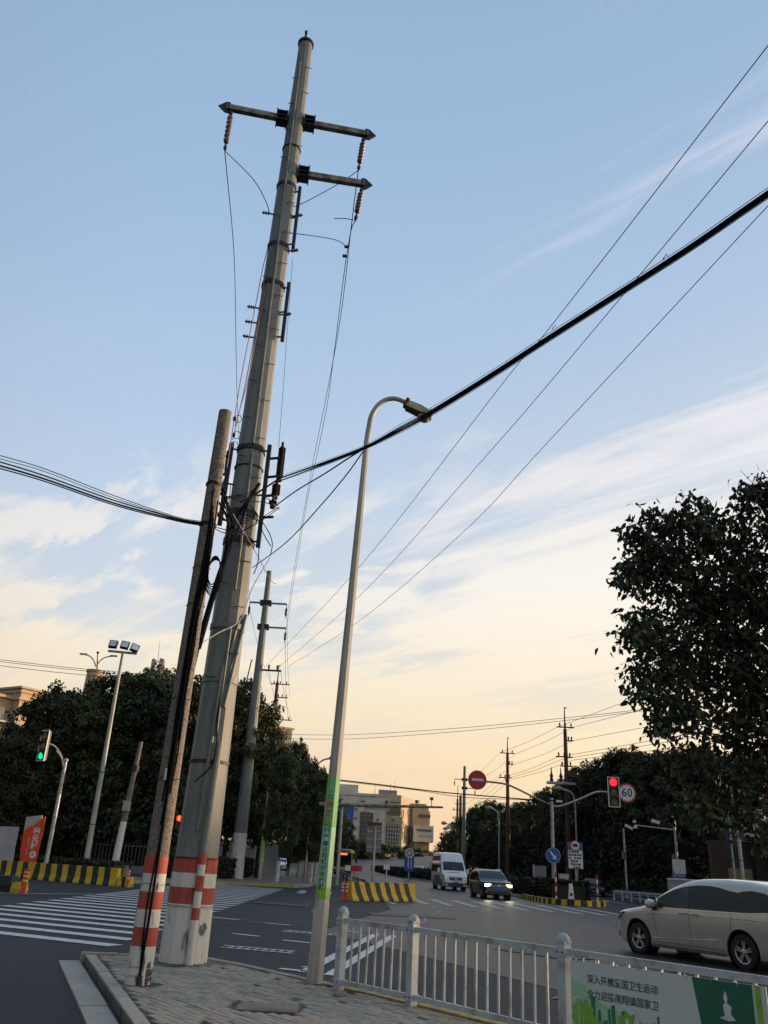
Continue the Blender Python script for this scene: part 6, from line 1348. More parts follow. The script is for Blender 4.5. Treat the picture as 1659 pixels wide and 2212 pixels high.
# ---- person on the far sidewalk --------------------------------------------
def person(label, x, y, z, fac):
    T = thing('person', label, 'person', (x, y, z), fac)
    me = D.meshes.new('body'); V = [(0, 0, .95), (0, 0, 1.15), (0, 0, 1.38), (0, 0, 1.50), (0, .01, 1.60), (0, 0, 1.72), (.19, 0, 1.40), (.25, .02, 1.13), (.24, .10, .88), (-.19, 0, 1.40), (-.25, -.02, 1.13), (-.24, .02, .86), (.09, 0, .90), (.11, .16, .50), (.10, .12, .08), (.10, .26, .04), (-.09, 0, .90), (-.10, -.10, .50), (-.10, -.28, .12), (-.10, -.16, .04)]
    Ed = [(0, 1), (1, 2), (2, 3), (3, 4), (4, 5), (2, 6), (6, 7), (7, 8), (2, 9), (9, 10), (10, 11), (0, 12), (12, 13), (13, 14), (14, 15), (0, 16), (16, 17), (17, 18), (18, 19)]
    Rr = [.15, .14, .17, .06, .085, .075, .075, .05, .035, .075, .05, .035, .095, .065, .045, .035, .095, .065, .045, .035]
    me.from_pydata(V, Ed, []); o = D.objects.new('body', me); COL.objects.link(o); m = o.modifiers.new('s', 'SKIN')
    for v, r in zip(me.skin_vertices[0].data, Rr): v.radius = (r, r*.8)
    me.skin_vertices[0].data[0].use_root = True; s2 = o.modifiers.new('u', 'SUBSURF'); s2.levels = 1
    bpy.context.view_layer.update(); dg = bpy.context.evaluated_depsgraph_get(); nm = D.meshes.new_from_object(o.evaluated_get(dg)); o.modifiers.clear(); o.data = nm; nm.materials.clear(); nm.materials.append(M['clothdk']); nm.materials.append(M['skin']); nm.materials.append(M['signwhite'])
    for p_ in nm.polygons:
        p_.use_smooth = True; zc_ = p_.center.z
        if zc_ > 1.50 and p_.center.y > -.0: p_.material_index = 1
        if zc_ < .10: p_.material_index = 2
    o.parent = T
    mb = MB(); mb.lathe([(.02, .12), (.07, .105), (.095, .05), (.095, -.02), (.07, -.07)], 12, Matrix.Translation((0, -.02, 1.64))); part('hair', mb, M['clothdk'], T, smooth=60, local=True)
    return T
p = at(622, 1872, 84); person('pedestrian in dark clothes and white shoes walking on the far left sidewalk', p.x, 84, .14, 0.15)
# ================================================================== BUILDINGS
def wmat(nm): return M[nm]
def box_building(root, x0, x1, y0, y1, z0, z1, m, name='wall'):
    mb = MB(); mb.box(((x0+x1)/2, (y0+y1)/2, (z0+z1)/2), (x1-x0, y1-y0, z1-z0)); return part(name, mb, M[m], root)
# office / factory block: front face towards us, right end face catches the sun
YF = 330
def fp(px, py, Yd=YF): p = at(px, py, Yd); return p
xL, xR = fp(736, 1713).x, fp(867, 1717).x
zt_ = fp(867, 1718).z
T = thing('office_block', 'big pale office block with teal windows, blue corner and sunlit end wall beyond the bend', 'building', (xL, YF, 0))
sdv = Vector((.62, .785, 0)).normalized()     # direction the end wall recedes
LE = (fp(940, 1740).x-xR); dep = 26
def wallpoly(root, a, b, z0, z1, m, thick=.8, name='wall', off=0):
    a = Vector((*a, 0)); b = Vector((*b, 0)); d = (b-a).normalized(); nn = Vector((d.y, -d.x, 0)); mb = MB(); c = (a+b)/2+nn*(-thick/2+off)
    mb.box((c.x, c.y, (z0+z1)/2), ((b-a).length, thick, z1-z0), Rz(math.atan2(d.y, d.x))); return part(name, mb, M[m], root)
FA, FB = (xL-6, YF), (xR, YF); EB = (at(893, 1725, YF+22).x, YF+22); sdv = (Vector((*EB, 0))-Vector((*FB, 0))).normalized()
mass = MB(); mass.prism([(FA[0], FA[1]+.5), (FB[0]-.4, FB[1]+.5), (EB[0]-.5, EB[1]), (FA[0], EB[1])], zt_-.3, None); W1 = part('main_mass', mass, M['paleplaster'], T)
fw = wallpoly(T, FA, FB, 0, zt_, 'greyplaster' if False else 'paleplaster', .6, 'front_wall'); ew = wallpoly(T, FB, EB, 0, zt_, 'cream', .6, 'end_wall')  # end wall warmer than the front: evening sunlight put into its colour
def onface(px0, py0, px1, py1, m, e=.15, th=.3, name='window', par=None):
    a, b = fp(px0, py0), fp(px1, py1); mb = MB(); mb.box(((a.x+b.x)/2, YF-e, (a.z+b.z)/2), (abs(b.x-a.x), th, abs(a.z-b.z))); return part(name, mb, M[m], par or fw)
g1 = onface(779, 1754, 803, 1826, 'glassg')
for i in range(1, 4): a = fp(779+i*6, 1790); mb = MB(); mb.box((a.x, YF-.4, a.z), (.2, .2, 13)); part('mullion', mb, M['mullion'], g1)
for i in range(6): a = fp(791, 1762+i*10); mb = MB(); mb.box((a.x, YF-.38, a.z), (4.3, .2, .22)); part('mullion', mb, M['mullion'], g1)
onface(836, 1737, 866, 1762, 'glassd'); g2 = onface(836, 1780, 861, 1822, 'glassg', .42); onface(781, 1729, 792, 1733, 'glassd'); onface(836, 1731, 866, 1735, 'glassd')
for i in range(5): a = fp(838+i*5.4, 1800); mb = MB(); mb.box((a.x, YF-.62, a.z), (.2, .2, 8)); part('mullion', mb, M['board'], g2)
for i in range(5): a = fp(848.5, 1783+i*8.5); mb = MB(); mb.box((a.x, YF-.60, a.z), (4.6, .2, .2)); part('mullion', mb, M['board'], g2)
onface(834, 1763, 866, 1845, 'yellowtile', .05, .3, 'ochre_panel'); onface(744, 1742, 761, 1800, 'blueboard', .2, .4, 'blue_panel')
for x, y in ((768, 1745), (766.5, 1765), (765, 1786), (815, 1744), (814, 1768), (814, 1777), (847, 1769)): onface(x, y, x+4, y+5, 'glassd', .4)
onface(812, 1716, 866, 1730, 'cream', .05, .2, 'upper_fascia'); onface(736, 1716, 811.5, 1722, 'greyplaster', .05, .2, 'grey_fascia')
def onend(f0, z0, f1, z1, m, par=ew, name='window', round_=False):
    a = Vector((*FB, 0)).lerp(Vector((*EB, 0)), f0); b = Vector((*FB, 0)).lerp(Vector((*EB, 0)), f1); nn = Vector((sdv.y, -sdv.x, 0)); c = (a+b)/2+nn*.12
    mb = MB()
    if round_:
        c.z = (z0+z1)/2; r = (z1-z0)/2; mb.tube([c+sdv*(r*math.cos(t))+Vector((0, 0, r*math.sin(t))) for t in np.linspace(0, 6.283, 24)], .28, 6)
    else: mb.box((c.x, c.y, (z0+z1)/2), ((b-a).length, .3, z1-z0), Rz(math.atan2(sdv.y, sdv.x)))
    return part(name, mb, M[m], par)
for py in (1757, 1781, 1804):
    z = fp(870, py).z-1.6; onend(.08, z, .2, z+3.2, 'yellowtile', round_=True, name='porthole_ring')
for z in (19.5, 14.0, 9.2, 4.0): onend(.55, z, .85, z+1.6, 'greyplaster')
for z in (15, 10.5, 6): onend(.38, z, .42, z+.9, 'greyplaster')
p = fp(845, 1714); mb = MB(); mb.box((xR-5, YF+9, zt_+.9), (7, 6, 2.4)); part('roof_house', mb, M['greyplaster'], T)
mb = MB(); mb.box((xL+2, YF+6, zt_+1.4), (9, 6, 3.4)); part('roof_house', mb, M['paleplaster'], T)
for dx, h in ((-1, 3.2), (.6, 4), (-7, 3)): mb = MB(); mb.cone((xR+dx-3, YF+7, zt_), (xR+dx-3, YF+7, zt_+h+1.5), .12, .08, 4); part('roof_aerial', mb, M['mullion'], T)
# right wing with projecting box
T2 = thing('office_wing', 'sunlit stepped wing with a projecting upper storey right of the office block', 'building', (xR+18, YF+25, 0))
YW = YF+16
a = lambda px, py: at(px, py, YW)
x0, x1 = a(891, 1750).x, a(926, 1750).x
box_building(T2, x0, x1, YW, YW+12, 0, a(900, 1744).z, 'cream'); box_building(T2, x0-1, x0+5.5, YW+1, YW+14, 0, a(890, 1735).z, 'yellowtile')
box_building(T2, a(918, 1750).x, a(930, 1755).x, YW+2, YW+12, 0, a(925, 1752).z, 'cream', 'stepped_wall')
q0, q1 = at(893, 1782, YW-4), at(936, 1800, YW-4)
pb = box_building(T2, q0.x, q1.x, YW-5, YW+6, at(900, 1818, YW-4).z, at(900, 1783, YW-4).z, 'paleplaster', 'projecting_storey')
mb = MB(); mb.box(((q0.x+q1.x)/2+.3, YW-5.1, at(900, 1793, YW-4).z), (q1.x-q0.x-2, .2, .7)); part('window_band', mb, M['glassd'], pb)
for px in (908, 912, 919, 922, 925, 928, 931): q = at(px, 1806, YW-5); mb = MB(); mb.box((q.x, YW-5.1, q.z), (.55, .2, .8)); part('window', mb, M['board'], pb)
mb = MB(); mb.box((q0.x-.1, YW+.5, (at(900, 1818, YW-4).z+at(900, 1783, YW-4).z)/2), (.3, 9, 5)); part('shadowed_end', mb, M['bumper'], pb)  # dark grey slab: the shade on this end is put into its colour
box_building(T2, a(893, 1820).x, a(905, 1820).x, YW-4, YW+4, 0, a(900, 1820).z, 'greyplaster', 'stair_tower'); box_building(T2, a(905, 1820).x, a(925, 1820).x, YW-2, YW+4, 0, a(900, 1820).z-.2, 'yellowtile', 'lower_wall')
mb = MB(); mb.box((a(917, 1763).x, YW-.1, a(917, 1763).z), (4.6, .2, 1.2)); part('window', mb, M['glassd'], T2)
mb = MB(); mb.box((a(903, 1736).x, YW+6, a(903, 1738).z), (4.5, 4, .5)); part('roof_canopy', mb, M['dkmetal'], T2)
for px in (903, 908): q = a(px, 1733); mb = MB(); mb.cone((q.x, YW+6, q.z-1.5), (q.x, YW+6, q.z+1.2), .12, .12, 4); part('roof_aerial', mb, M['mullion'], T2)
# apartment block far left
Y1 = 150
A1 = lambda px, py, Yd=Y1: at(px, py, Yd)
T = thing('apartment_block', 'sunlit cream apartment block with stepped cornice at the far left', 'building', (A1(40, 1480).x, Y1, 0))
z1 = A1(30, 1482).z; x0, x1 = A1(12, 1480).x, A1(85, 1480).x
tw = box_building(T, x0+2.5, x1+3, Y1-1, Y1+14, 0, z1, 'cream', 'tower_wall')
for dz, e in ((-.2, .5), (-.9, .3), (-2.2, .4)): mb = MB(); mb.box(((x0+x1)/2+2.7, Y1+6.5, z1+dz), (x1-x0+.5+2*e, 15+2*e, .35)); part('cornice', mb, M['cream'], tw)
z2 = A1(5, 1503).z; wg = box_building(T, x0-40, x0+3, Y1+1.0, Y1+13, 0, z2, 'cream', 'wing_wall')
mb = MB(); mb.box((x0-18, Y1+.8, z2-.2), (43.5, .7, .5)); part('cornice', mb, M['cream'], wg)
for r in range(4):
    zz = z2-3.0-r*3.3
    for i in range(7): mb = MB(); mb.box((x0+.8-i*2.2, Y1+.9, zz), (1.2, .25, 1.9)); wn = part('window', mb, M['glassd'], wg); mb = MB(); mb.box((x0+.8-i*2.2, Y1+.8, zz-1.05), (1.4, .3, .12)); part('sill', mb, M['paleplaster'], wn)
    mb = MB(); mb.box((x0-5, Y1+.5, zz-1.5), (15, 1.1, .3)); part('balcony_slab', mb, M['paleplaster'], wg)
    for i in range(2): mb = MB(); mb.box((x0+6+i*4, Y1-1.05, zz+.6), (1.6, .25, 2.0)); part('window', mb, M['glassd'], tw)
T.rotation_euler = (0, 0, rad(58))
# orange-lit block behind the middle trees
Y2 = 230
T = thing('tall_block', 'narrow orange-lit block with tall windows behind the left trees', 'building', (at(615, 1580, Y2).x, Y2, 0))
q0, q1 = at(590, 1572, Y2), at(634, 1580, Y2); b = box_building(T, q0.x, q1.x, Y2, Y2+14, 0, q0.z, 'cream')
mb = MB(); mb.box(((q0.x+q1.x)/2, Y2+7, q0.z+.1), (q1.x-q0.x+.8, 14.8, .5)); part('cornice', mb, M['cream'], b)
for px in (606, 613, 622, 628):
    for r in range(6): q = at(px, 1588, Y2); mb = MB(); mb.box((q.x, Y2-.1, q.z-r*3.2), (.75, .3, 2.3)); part('window', mb, M['greyplaster'], b)
T.rotation_euler = (0, 0, rad(35))
q = at(596, 1565, Y2-2); mb = MB(); mb.box((q.x-4, Y2+5, q0.z+1), (5, 5, 2.5)); part('roof_house', mb, M['cream'], T)
# gatehouse on the right behind the near tree
Yg = 66
G_ = lambda px, py: at(px, py, Yg)
T = thing('gatehouse', 'low gatehouse with pale fascia and dark columns behind the near tree at the right', 'building', (G_(1600, 1900).x, Yg, 0))
gx0 = G_(1545, 1800).x
box_building(T, gx0+2.2, gx0+34, Yg+3, Yg+5, 0, 6.5, 'bumper', 'rear_wall')
mb = MB(); q = G_(1570, 1762); mb.box((gx0+18.5, Yg+.6, 5.75), (33, 1.0, 1.6)); fs_ = part('fascia', mb, M['paleplaster'], T)
mb = MB(); mb.box((gx0+18.5, Yg+.9, 4.75), (33, .8, .35)); part('fascia_ledge', mb, M['greyplaster'], T)
mb = MB(); mb.box((gx0+18.5, Yg+1.5, 6.75), (34, 3.4, .3)); part('roof_slab', mb, M['paleplaster'], T)
for i, dx in enumerate((.5, 4.0, 10.2, 16.4, 22.6, 28.8)): mb = MB(); mb.box((gx0+dx, Yg+1.2, 2.3), (1.15, .6, 4.6)); part('dark_column', mb, M['wood'], T)
for i, dx in enumerate((7.1, 13.3, 19.5, 25.7)): mb = MB(); mb.box((gx0+dx, Yg+2.4, 3.4), (5.0, .3, 2.4)); part('beige_panel', mb, M['cream'], T)
mb = MB(); mb.box((gx0-.9+3.2, Yg+2.3, 1.8), (2.2, .3, 1.8)); part('beige_panel', mb, M['yellowtile'], T)
for i, px in enumerate((1652, 1661)):
    q = G_(px, 1768); mb = MB(); mb.tube([Vector((q.x+.3*math.cos(t), Yg+.05, 5.65+.25*math.sin(t))) for t in np.linspace(.3, 3.6, 10)], .05, 5); part('fascia_mark', mb, M['trim'], fs_)
T = thing('boundary_wall', 'low grey boundary wall in front of the gatehouse', 'wall', (G_(1480, 1900).x, 64, .13))
for i in range(8): mb = MB(); x = G_(1462, 1900).x+i*3.05; mb.box((x, 63.6-i*.25, .95), (2.95, .3, 1.45)); part('wall_panel', mb, M['greyplaster'], T); mb = MB(); mb.box((x, 63.6-i*.25, 1.72), (3.0, .42, .1)); part('coping', mb, M['paleplaster'], T)
# posts at the gatehouse
for k, (px, top, Yd, lb) in enumerate(((1594, 1795, 56, 'grey pole with straps left of the gatehouse columns, seen through the leaves'), (1577, 1795, 56.5, 'thin pole close beside the strapped pole in front of the gatehouse'))):
    c = at(px, top, Yd); T = thing('utility_pole', lb, 'utility pole', (c.x, Yd, .13)); mb = MB(); mb.cone((c.x, Yd, .1), (c.x, Yd, c.z+1.4), (.13, .07)[k], (.11, .06)[k], 10); part('shaft', mb, M['galv'], T)
    for z in (1.6, 3.0, 4.4): mb = MB(); mb.cone((c.x, Yd, z), (c.x, Yd, z+.06), .145-.06*k, .145-.06*k, 10); part('strap', mb, M['bumper'], T)
# guard rails on the right kerb
def guardrail(lb, pts, m='galv'):
    T = thing('guard_rail', lb, 'guard rail', (*pts[0], 0)); P = smoothpts([(x, y, .13) for x, y in pts], 4)
    for a, b in zip(P, P[1:]):
        d = (b-a).normalized(); nn = Vector((-d.y, d.x, 0)); sec = [(.0, .38), (.05, .44), (.0, .50), (-.03, .53), (.0, .56), (.05, .62), (0, .68)]
        mb = MB(); vs = [a+nn*x+Vector((0, 0, z)) for x, z in sec]+[b+nn*x+Vector((0, 0, z)) for x, z in sec]+[a+nn*(x+.02)+Vector((0, 0, z)) for x, z in sec]+[b+nn*(x+.02)+Vector((0, 0, z)) for x, z in sec]; k = len(sec)
        mb.add(vs, [(i, i+1, k+i+1, k+i) for i in range(k-1)]+[(2*k+i, 3*k+i, 3*k+i+1, 2*k+i+1) for i in range(k-1)]); part('beam', mb, M[m], T)
        mb = MB(); mb.box((a.x, a.y, .4), (.1, .1, .6)); part('post', mb, M['galv'], T)
g0 = at(1326, 1929, 66); guardrail('pale guard rail on the right kerb behind the minivan', [(g0.x, 66), (at(1400, 1935, 63).x, 63), (at(1470, 1941, 60).x, 60.5)])
a, b = at(1095, 1910, 78), at(1205, 1922, 72); guardrail('pale guard rail behind the median hedge, left of the mast', [(at(1125, 1905, 92).x, 92), (at(1165, 1908, 84).x, 84), (at(1210, 1912, 77).x, 77)])
p = at(1166, 1890, 80); T = thing('notice_board', 'grey-green notice board behind the hedge, left of the mast', 'board', (p.x, 80, .1)); mb = MB(); mb.box((p.x, 80, 1.45), (1.15, .1, 1.5)); part('panel', mb, M['signgrey'], T); mb = MB(); mb.box((p.x-.55, 79.95, 1.4), (.14, .12, 1.7)); part('edge', mb, M['board'], T)
p = at(1218, 1905, 66); T = thing('grey_cabinet', 'pale roadside cabinet behind the hedge, right of the mast', 'cabinet', (p.x, 66, .1)); mb = MB(); mb.box((p.x, 66, .85), (.65, .5, 1.5)); part('cabinet_body', mb, M['board'], T); mb = MB(); mb.box((p.x, 66, 1.63), (.72, .56, .06)); part('lid', mb, M['galv'], T)
# far-left railing fence with white backs of cars showing, wall and fence on the sidewalk
T = thing('railing_fence', 'dark upright-bar fence behind the left hedge under the trees', 'fence', (-30, 70, .13))
f0, f1 = Vector((-52, 80.5, 0)), Vector((-13, 62.8, 0)); n_ = 130
mb = MB()
for i in range(n_): q = f0.lerp(f1, i/n_); o = MB(); o.box((q.x, q.y, 1.15), (.05, .05, 2.0)); part('bar', o, M['bumper'], T)
for z in (.35, 1.9): mb = MB(); c_ = (f0+f1)/2; mb.box((c_.x, c_.y, z), ((f1-f0).length, .06, .08), Rz(math.atan2((f1-f0).y, (f1-f0).x))); part('rail', mb, M['bumper'], T)
T = thing('low_wall', 'low pale wall at the foot of the dark fence', 'wall', (-30, 69, .13)); mb = MB(); c_ = (f0+f1)/2; mb.box((c_.x, c_.y-1.0, .38), ((f1-f0).length, .3, .5), Rz(math.atan2((f1-f0).y, (f1-f0).x))); part('wall_face', mb, M['greyplaster'], T)
T = thing('white_fence', 'white upright-bar fence between the tree trunks on the left sidewalk', 'fence', (-11, 74, .13))
for i in range(34):
    q = Vector((-10.2, 68, 0)).lerp(Vector((-11.6, 112, 0)), (i/34)**1.4); mb = MB(); mb.box((q.x, q.y, 1.35), (.12, .12, 2.5)); part('bar', mb, M['board'], T)
for z in (.5, 2.4): mb = MB(); mb.cone((-10.2, 68, z), (-11.6, 112, z), .05, .05, 4); part('rail', mb, M['board'], T)
p = at(585, 1858, 85); T = thing('pale_wall', 'pale boundary wall seen behind the white fence', 'wall', (p.x, 85, .13)); mb = MB(); mb.box((p.x-4.2, 88, 1.5), (9, .3, 2.8)); part('wall_face', mb, M['paleplaster'], T)
# ================================================================== VEGETATION
def leaf_cloud(name, lobes, nclump, per, size, mats, spread=.55, flat=.35, droop=0, seed=1, drop=0.0):
    """foliage: small leaf faces gathered in clumps spread over and inside lobes (cx, cy, cz, rx, ry, rz)"""
    r = np.random.default_rng(seed); vols = np.array([l[3]*l[4]*l[5] for l in lobes])**.667; pr = vols/vols.sum()
    li = r.choice(len(lobes), nclump, p=pr); L = np.array(lobes)[li]
    d = r.normal(size=(nclump, 3)); d /= np.linalg.norm(d, axis=1)[:, None]
    rad_ = r.uniform(.55, 1.05, nclump)[:, None]**.6*np.where(r.uniform(size=nclump) < .18, 1.22, 1.0)[:, None]
    C = L[:, :3]+d*rad_*L[:, 3:6]
    cs = r.uniform(.6, 1.35, nclump)
    n = nclump*per; ci = np.repeat(np.arange(nclump), per)
    o = r.normal(size=(n, 3)); o /= np.linalg.norm(o, axis=1)[:, None]; o *= (r.uniform(0, 1, n)**.5)[:, None]*spread*cs[ci][:, None]; o[:, 2] *= .75
    P = C[ci]+o
    out = (P-L[ci][:, :3])/L[ci][:, 3:6]; out /= np.linalg.norm(out, axis=1)[:, None]+1e-6
    nrm = out*.7+r.normal(size=(n, 3))*.75+np.array([0, 0, .35]); nrm /= np.linalg.norm(nrm, axis=1)[:, None]
    t = np.cross(nrm, r.normal(size=(n, 3))); t /= np.linalg.norm(t, axis=1)[:, None]; b = np.cross(nrm, t)
    s = size*r.uniform(.6, 1.3, n)[:, None]
    V = np.empty((n, 4, 3)); V[:, 0] = P-t*s*.5; V[:, 1] = P+b*s*.32+nrm*s*.06; V[:, 2] = P+t*s*.5; V[:, 3] = P-b*s*.32+nrm*s*.06
    me = D.meshes.new(name); me.vertices.add(n*4); me.vertices.foreach_set('co', V.reshape(-1)); me.loops.add(n*4); me.loops.foreach_set('vertex_index', np.arange(n*4)); me.polygons.add(n); me.polygons.foreach_set('loop_start', np.arange(n)*4)
    for m in mats: me.materials.append(m)
    mi = (r.uniform(size=nclump)[ci] < .22).astype(int) if len(mats) > 1 else np.zeros(n, int); me.polygons.foreach_set('material_index', mi); me.update(calc_edges=True); return me
def limbs(h0, lobes, r0, m, seed=0, white=0, lean=(0, 0), name='trunk'):
    r = np.random.default_rng(seed); mb = MB(); top = Vector((lean[0], lean[1], h0))
    mb.tube([(0, 0, white if white else -.1), (lean[0]*.4, lean[1]*.4, h0*.5), top], [r0, r0*.8, r0*.62], 8)
    for l in lobes[:9]:
        e = Vector(l[:3]); mid = top.lerp(e, .5)+Vector((r.normal()*.3, r.normal()*.3, -.3)); mb.tube([top-Vector((0, 0, .3)), mid, e], [r0*.42, r0*.26, r0*.10], 5)
        for k in range(3):
            q = e+Vector((r.normal()*l[3]*.6, r.normal()*l[4]*.6, r.normal()*l[5]*.5)); mb.tube([mid, (mid+q)/2+Vector((0, 0, .15)), q], [r0*.16, r0*.1, r0*.04], 4)
    return mb
VAR = []
def lobeset(seed, R, H, z0, n=14):
    r = np.random.default_rng(seed); out = []
    for i in range(n):
        f = (i+.5)/n; z = z0+(H-z0)*f; ww = R*(math.sin(math.pi*min(1, .16+f*.86))**.6); a = i*2.4+r.uniform(0, .8); rr = ww*r.uniform(.35, .75)
        s = r.uniform(.30, .46)*R; out.append((rr*math.cos(a), rr*math.sin(a), min(z, H-s*.6), s*1.15, s*1.15, s*.85))
    out.append((0, 0, H-R*.3, R*.38, R*.38, R*.30)); return out
for k, (R, H, z0, mats) in enumerate(((4.3, 12, 3.6, ('leafA', 'leafB')), (3.6, 11, 3.4, ('leafA', 'leafC')), (4.6, 12.5, 3.8, ('leafC', 'leafA')), (3.2, 10.5, 3.0, ('leafB', 'leafA')))):
    lob = lobeset(11+k, R, H, z0)
    VAR.append((leaf_cloud('crown', lob, 300, 88, .25, [M[m] for m in mats], .62, seed=30+k), limbs(z0*.95, lob, .2+.03*k, M['trunk'], k).mesh('trunk', M['trunk']), H))
wmb = MB(); wmb.tube([(0, 0, -.1), (0, 0, 1.35)], [.245, .215], 10); WHITEFOOT = wmb.mesh('limewashed_foot', M['limewash'])
FEWM = leaf_cloud('foliage_low', [(0, 0, 2.6, 3.0, 3.0, 2.4), (1, .5, 4.2, 2.2, 2.2, 2.0), (-1.2, -.3, 3.6, 2.0, 2.0, 2.0)], 110, 60, .33, [M['leafC'], M['leafA']], .7, seed=99)
def tree(lb, x, y, k, h, rz, group=None, white=False, z=.13, low=False, wide=1.0):
    me, tr, H = VAR[k]; s = h/H; T = thing('broadleaf_tree', lb, 'tree', (x, y, z), rz, group); T.scale = (s*wide, s*wide, s)
    for nm, m in (('crown', me), ('trunk', tr)): o = D.objects.new(nm, m); COL.objects.link(o); o.parent = T
    if white: o = D.objects.new('limewashed_foot', WHITEFOOT); COL.objects.link(o); o.parent = T; o.scale = (1/s*1.05, 1/s*1.05, 1/s)
    if low: o = D.objects.new('lower_foliage', FEWM); COL.objects.link(o); o.parent = T
    return T
ORD = 'first second third fourth fifth sixth seventh eighth ninth tenth eleventh twelfth thirteenth fourteenth fifteenth sixteenth seventeenth eighteenth nineteenth twentieth twenty-first twenty-second twenty-third twenty-fourth twenty-fifth'.split()
def topz(px, py, Yd): return at(px, py, Yd)
# left mass, first rank: crown tops read off the photograph
L1 = [(-45, 1592, 66, 0, 'tall dark tree at the left edge in front of the apartment block'), (22, 1598, 62, 3, 'lower dark tree in front of the cream apartment block'), (108, 1506, 64, 1, 'dark tree whose top covers the right end of the apartment block'), (128, 1500, 67, 3, 'dark tree between the apartment block and the gap of sky'), (190, 1512, 66, 3, 'dark tree below the pale round tower'), (245, 1474, 68, 1, 'dark tree right of the pale round tower'), (300, 1463, 66, 1, 'tall dark tree below the antenna mast'), (345, 1462, 70, 3, 'dark tree between antenna mast and concrete pole'), (428, 1484, 64, 1, 'dark tree seen between the concrete pole and the steel pole'), (472, 1495, 70, 3, 'dark tree just behind the steel pole, rear one')]
for i, (px, py, Yd, k, lb) in enumerate(L1):
    p = topz(px, py, Yd); tree(lb, p.x, Yd+1.5, k, p.z+.1, i*1.3, 'dark trees massed on the left', low=True, wide=.85)
for i in range(9):
    px = -60+i*62; Yd = 80+(i % 3)*4; p = topz(px, 1600+18*(i % 2), Yd); tree('dark tree in the second rank of the left mass, %s from the left' % ORD[i], p.x, Yd, (i*3+1) % 4, p.z, i*2.1, 'second rank of dark trees on the left', low=True)
# left sidewalk row, going away: right boundary of the left mass
R1 = [(525, 1500, 69, 0, 'tall dark tree right behind the steel pole'), (556, 1540, 74, 1, 'dark tree whose crown meets the second steel power pole'), (584, 1585, 70, 3, 'dark tree with loose twigs right of the second steel power pole'), (646, 1618, 86, 1, 'dark tree in front of the narrow orange-lit block'), (664, 1662, 78, 3, 'rounded dark tree above the left sidewalk, behind the grey sign'), (690, 1690, 95, 0, 'dark tree beside the curved far street lamp'), (716, 1725, 108, 3, 'small-looking dark tree left of the near lamp post, farther along the row'), (738, 1760, 150, 1, 'far dark tree directly behind the near lamp post')]
for i, (px, py, Yd, k, lb) in enumerate(R1):
    p = topz(px, py, Yd); tree(lb, p.x, Yd, k, p.z+.2, i*1.7+.5, 'dark trees along the left sidewalk', white=i > 2, wide=(.85, .7, .62, .42, .75, .7, .7, .7)[i])
GW = 'young kerbside trees with whitewashed feet on the left sidewalk'
for i, (px, Yd, h) in enumerate(((600, 63, 8.2), (672, 66, 7.5), (681, 70, 7.4), (667, 78, 7.6), (659, 86, 7.8), (654, 94, 8), (650, 102, 8), (685, 84, 7), (690, 96, 7.4), (646, 110, 8))):
    p = at(px, 1880, Yd); tree(['kerbside tree with whitewashed foot at the sidewalk corner beside the camera pole', 'kerbside tree with whitewashed foot right beside the grey sign pole', 'kerbside tree with whitewashed foot, second beyond the grey sign pole'][i] if i < 3 else 'kerbside tree with whitewashed foot left of the near lamp post, %s in the receding row' % ORD[i-3], p.x, Yd, 3 if i % 2 else 1, h, i*1.1, GW, white=True, wide=.62)
# trees beyond the rising road, in front of the office block
GB = 'trees beyond the rising road below the office block'
for i, (px, py, Yd) in enumerate(((744, 1790, 175), (766, 1812, 200), (790, 1814, 215), (812, 1812, 215), (836, 1822, 225), (856, 1824, 215), (878, 1824, 215), (902, 1828, 240), (922, 1832, 250), (940, 1836, 255), (955, 1838, 250), (786, 1815, 190), (826, 1820, 195), (868, 1832, 200), (905, 1838, 215), (975, 1840, 250), (1000, 1842, 255), (1040, 1842, 260))):
    p = topz(px, py+9, Yd); tree('olive-green tree below the office block, %s planted along the belt' % ORD[i], p.x, Yd, 3 if i % 3 else 0, p.z+.4, i*1.9, GB, z=-.1, wide=1.25, low=True)
# right-hand wood
GWd = 'trees of the dark wood right of the road'
WL = [(948, 1822, 225), (962, 1805, 210), (985, 1778, 190), (1003, 1765, 178), (1022, 1752, 165), (1046, 1742, 155), (1070, 1748, 148), (1092, 1758, 140), (1112, 1745, 132), (1140, 1738, 124), (1165, 1722, 116), (1192, 1706, 108), (1222, 1692, 102), (1252, 1672, 98), (1282, 1658, 93), (1312, 1640, 88), (1340, 1638, 85), (1370, 1652, 82), (1402, 1648, 80), (1440, 1640, 78), (1480, 1640, 78), (1530, 1650, 80), (1580, 1640, 82), (1640, 1630, 84), (1700, 1620, 84)]
for i, (px, py, Yd) in enumerate(WL):
    p = topz(px, py, Yd)
    if px == 1222: lb = 'yellowish-topped tree of the right wood below the transformer platform'
    elif px == 948: lb = 'farthest left tree of the right wood, at the foot of the office wing'
    else: lb = 'dark tree on the skyline of the right wood, %s from the office block' % ORD[i]
    tree(lb, p.x+1.0, Yd, (i*7+i//3) % 4, p.z+.3, i*2.3, None if 'dark tree in' not in lb else GWd, low=True, wide=.95)
for i in range(16):
    Yd = 190-i*8.2; px = 985+i*37; p = at(px, 1885, Yd); tree('dark tree in the wood right of the road', p.x+7, Yd+3, (i*5+2) % 4, 8.2+(i % 3), i*1.3, GWd, low=True)
for i in range(12):
    Yd = 150-i*7; px = 1010+i*38; p = at(px, 1885, Yd); tree('low leafy tree at the front edge of the right wood', p.x+2.5, Yd, (i*3+1) % 4, 5.6+(i % 3)*.8, i*2.9, 'low front trees of the right wood', low=True, wide=1.15)
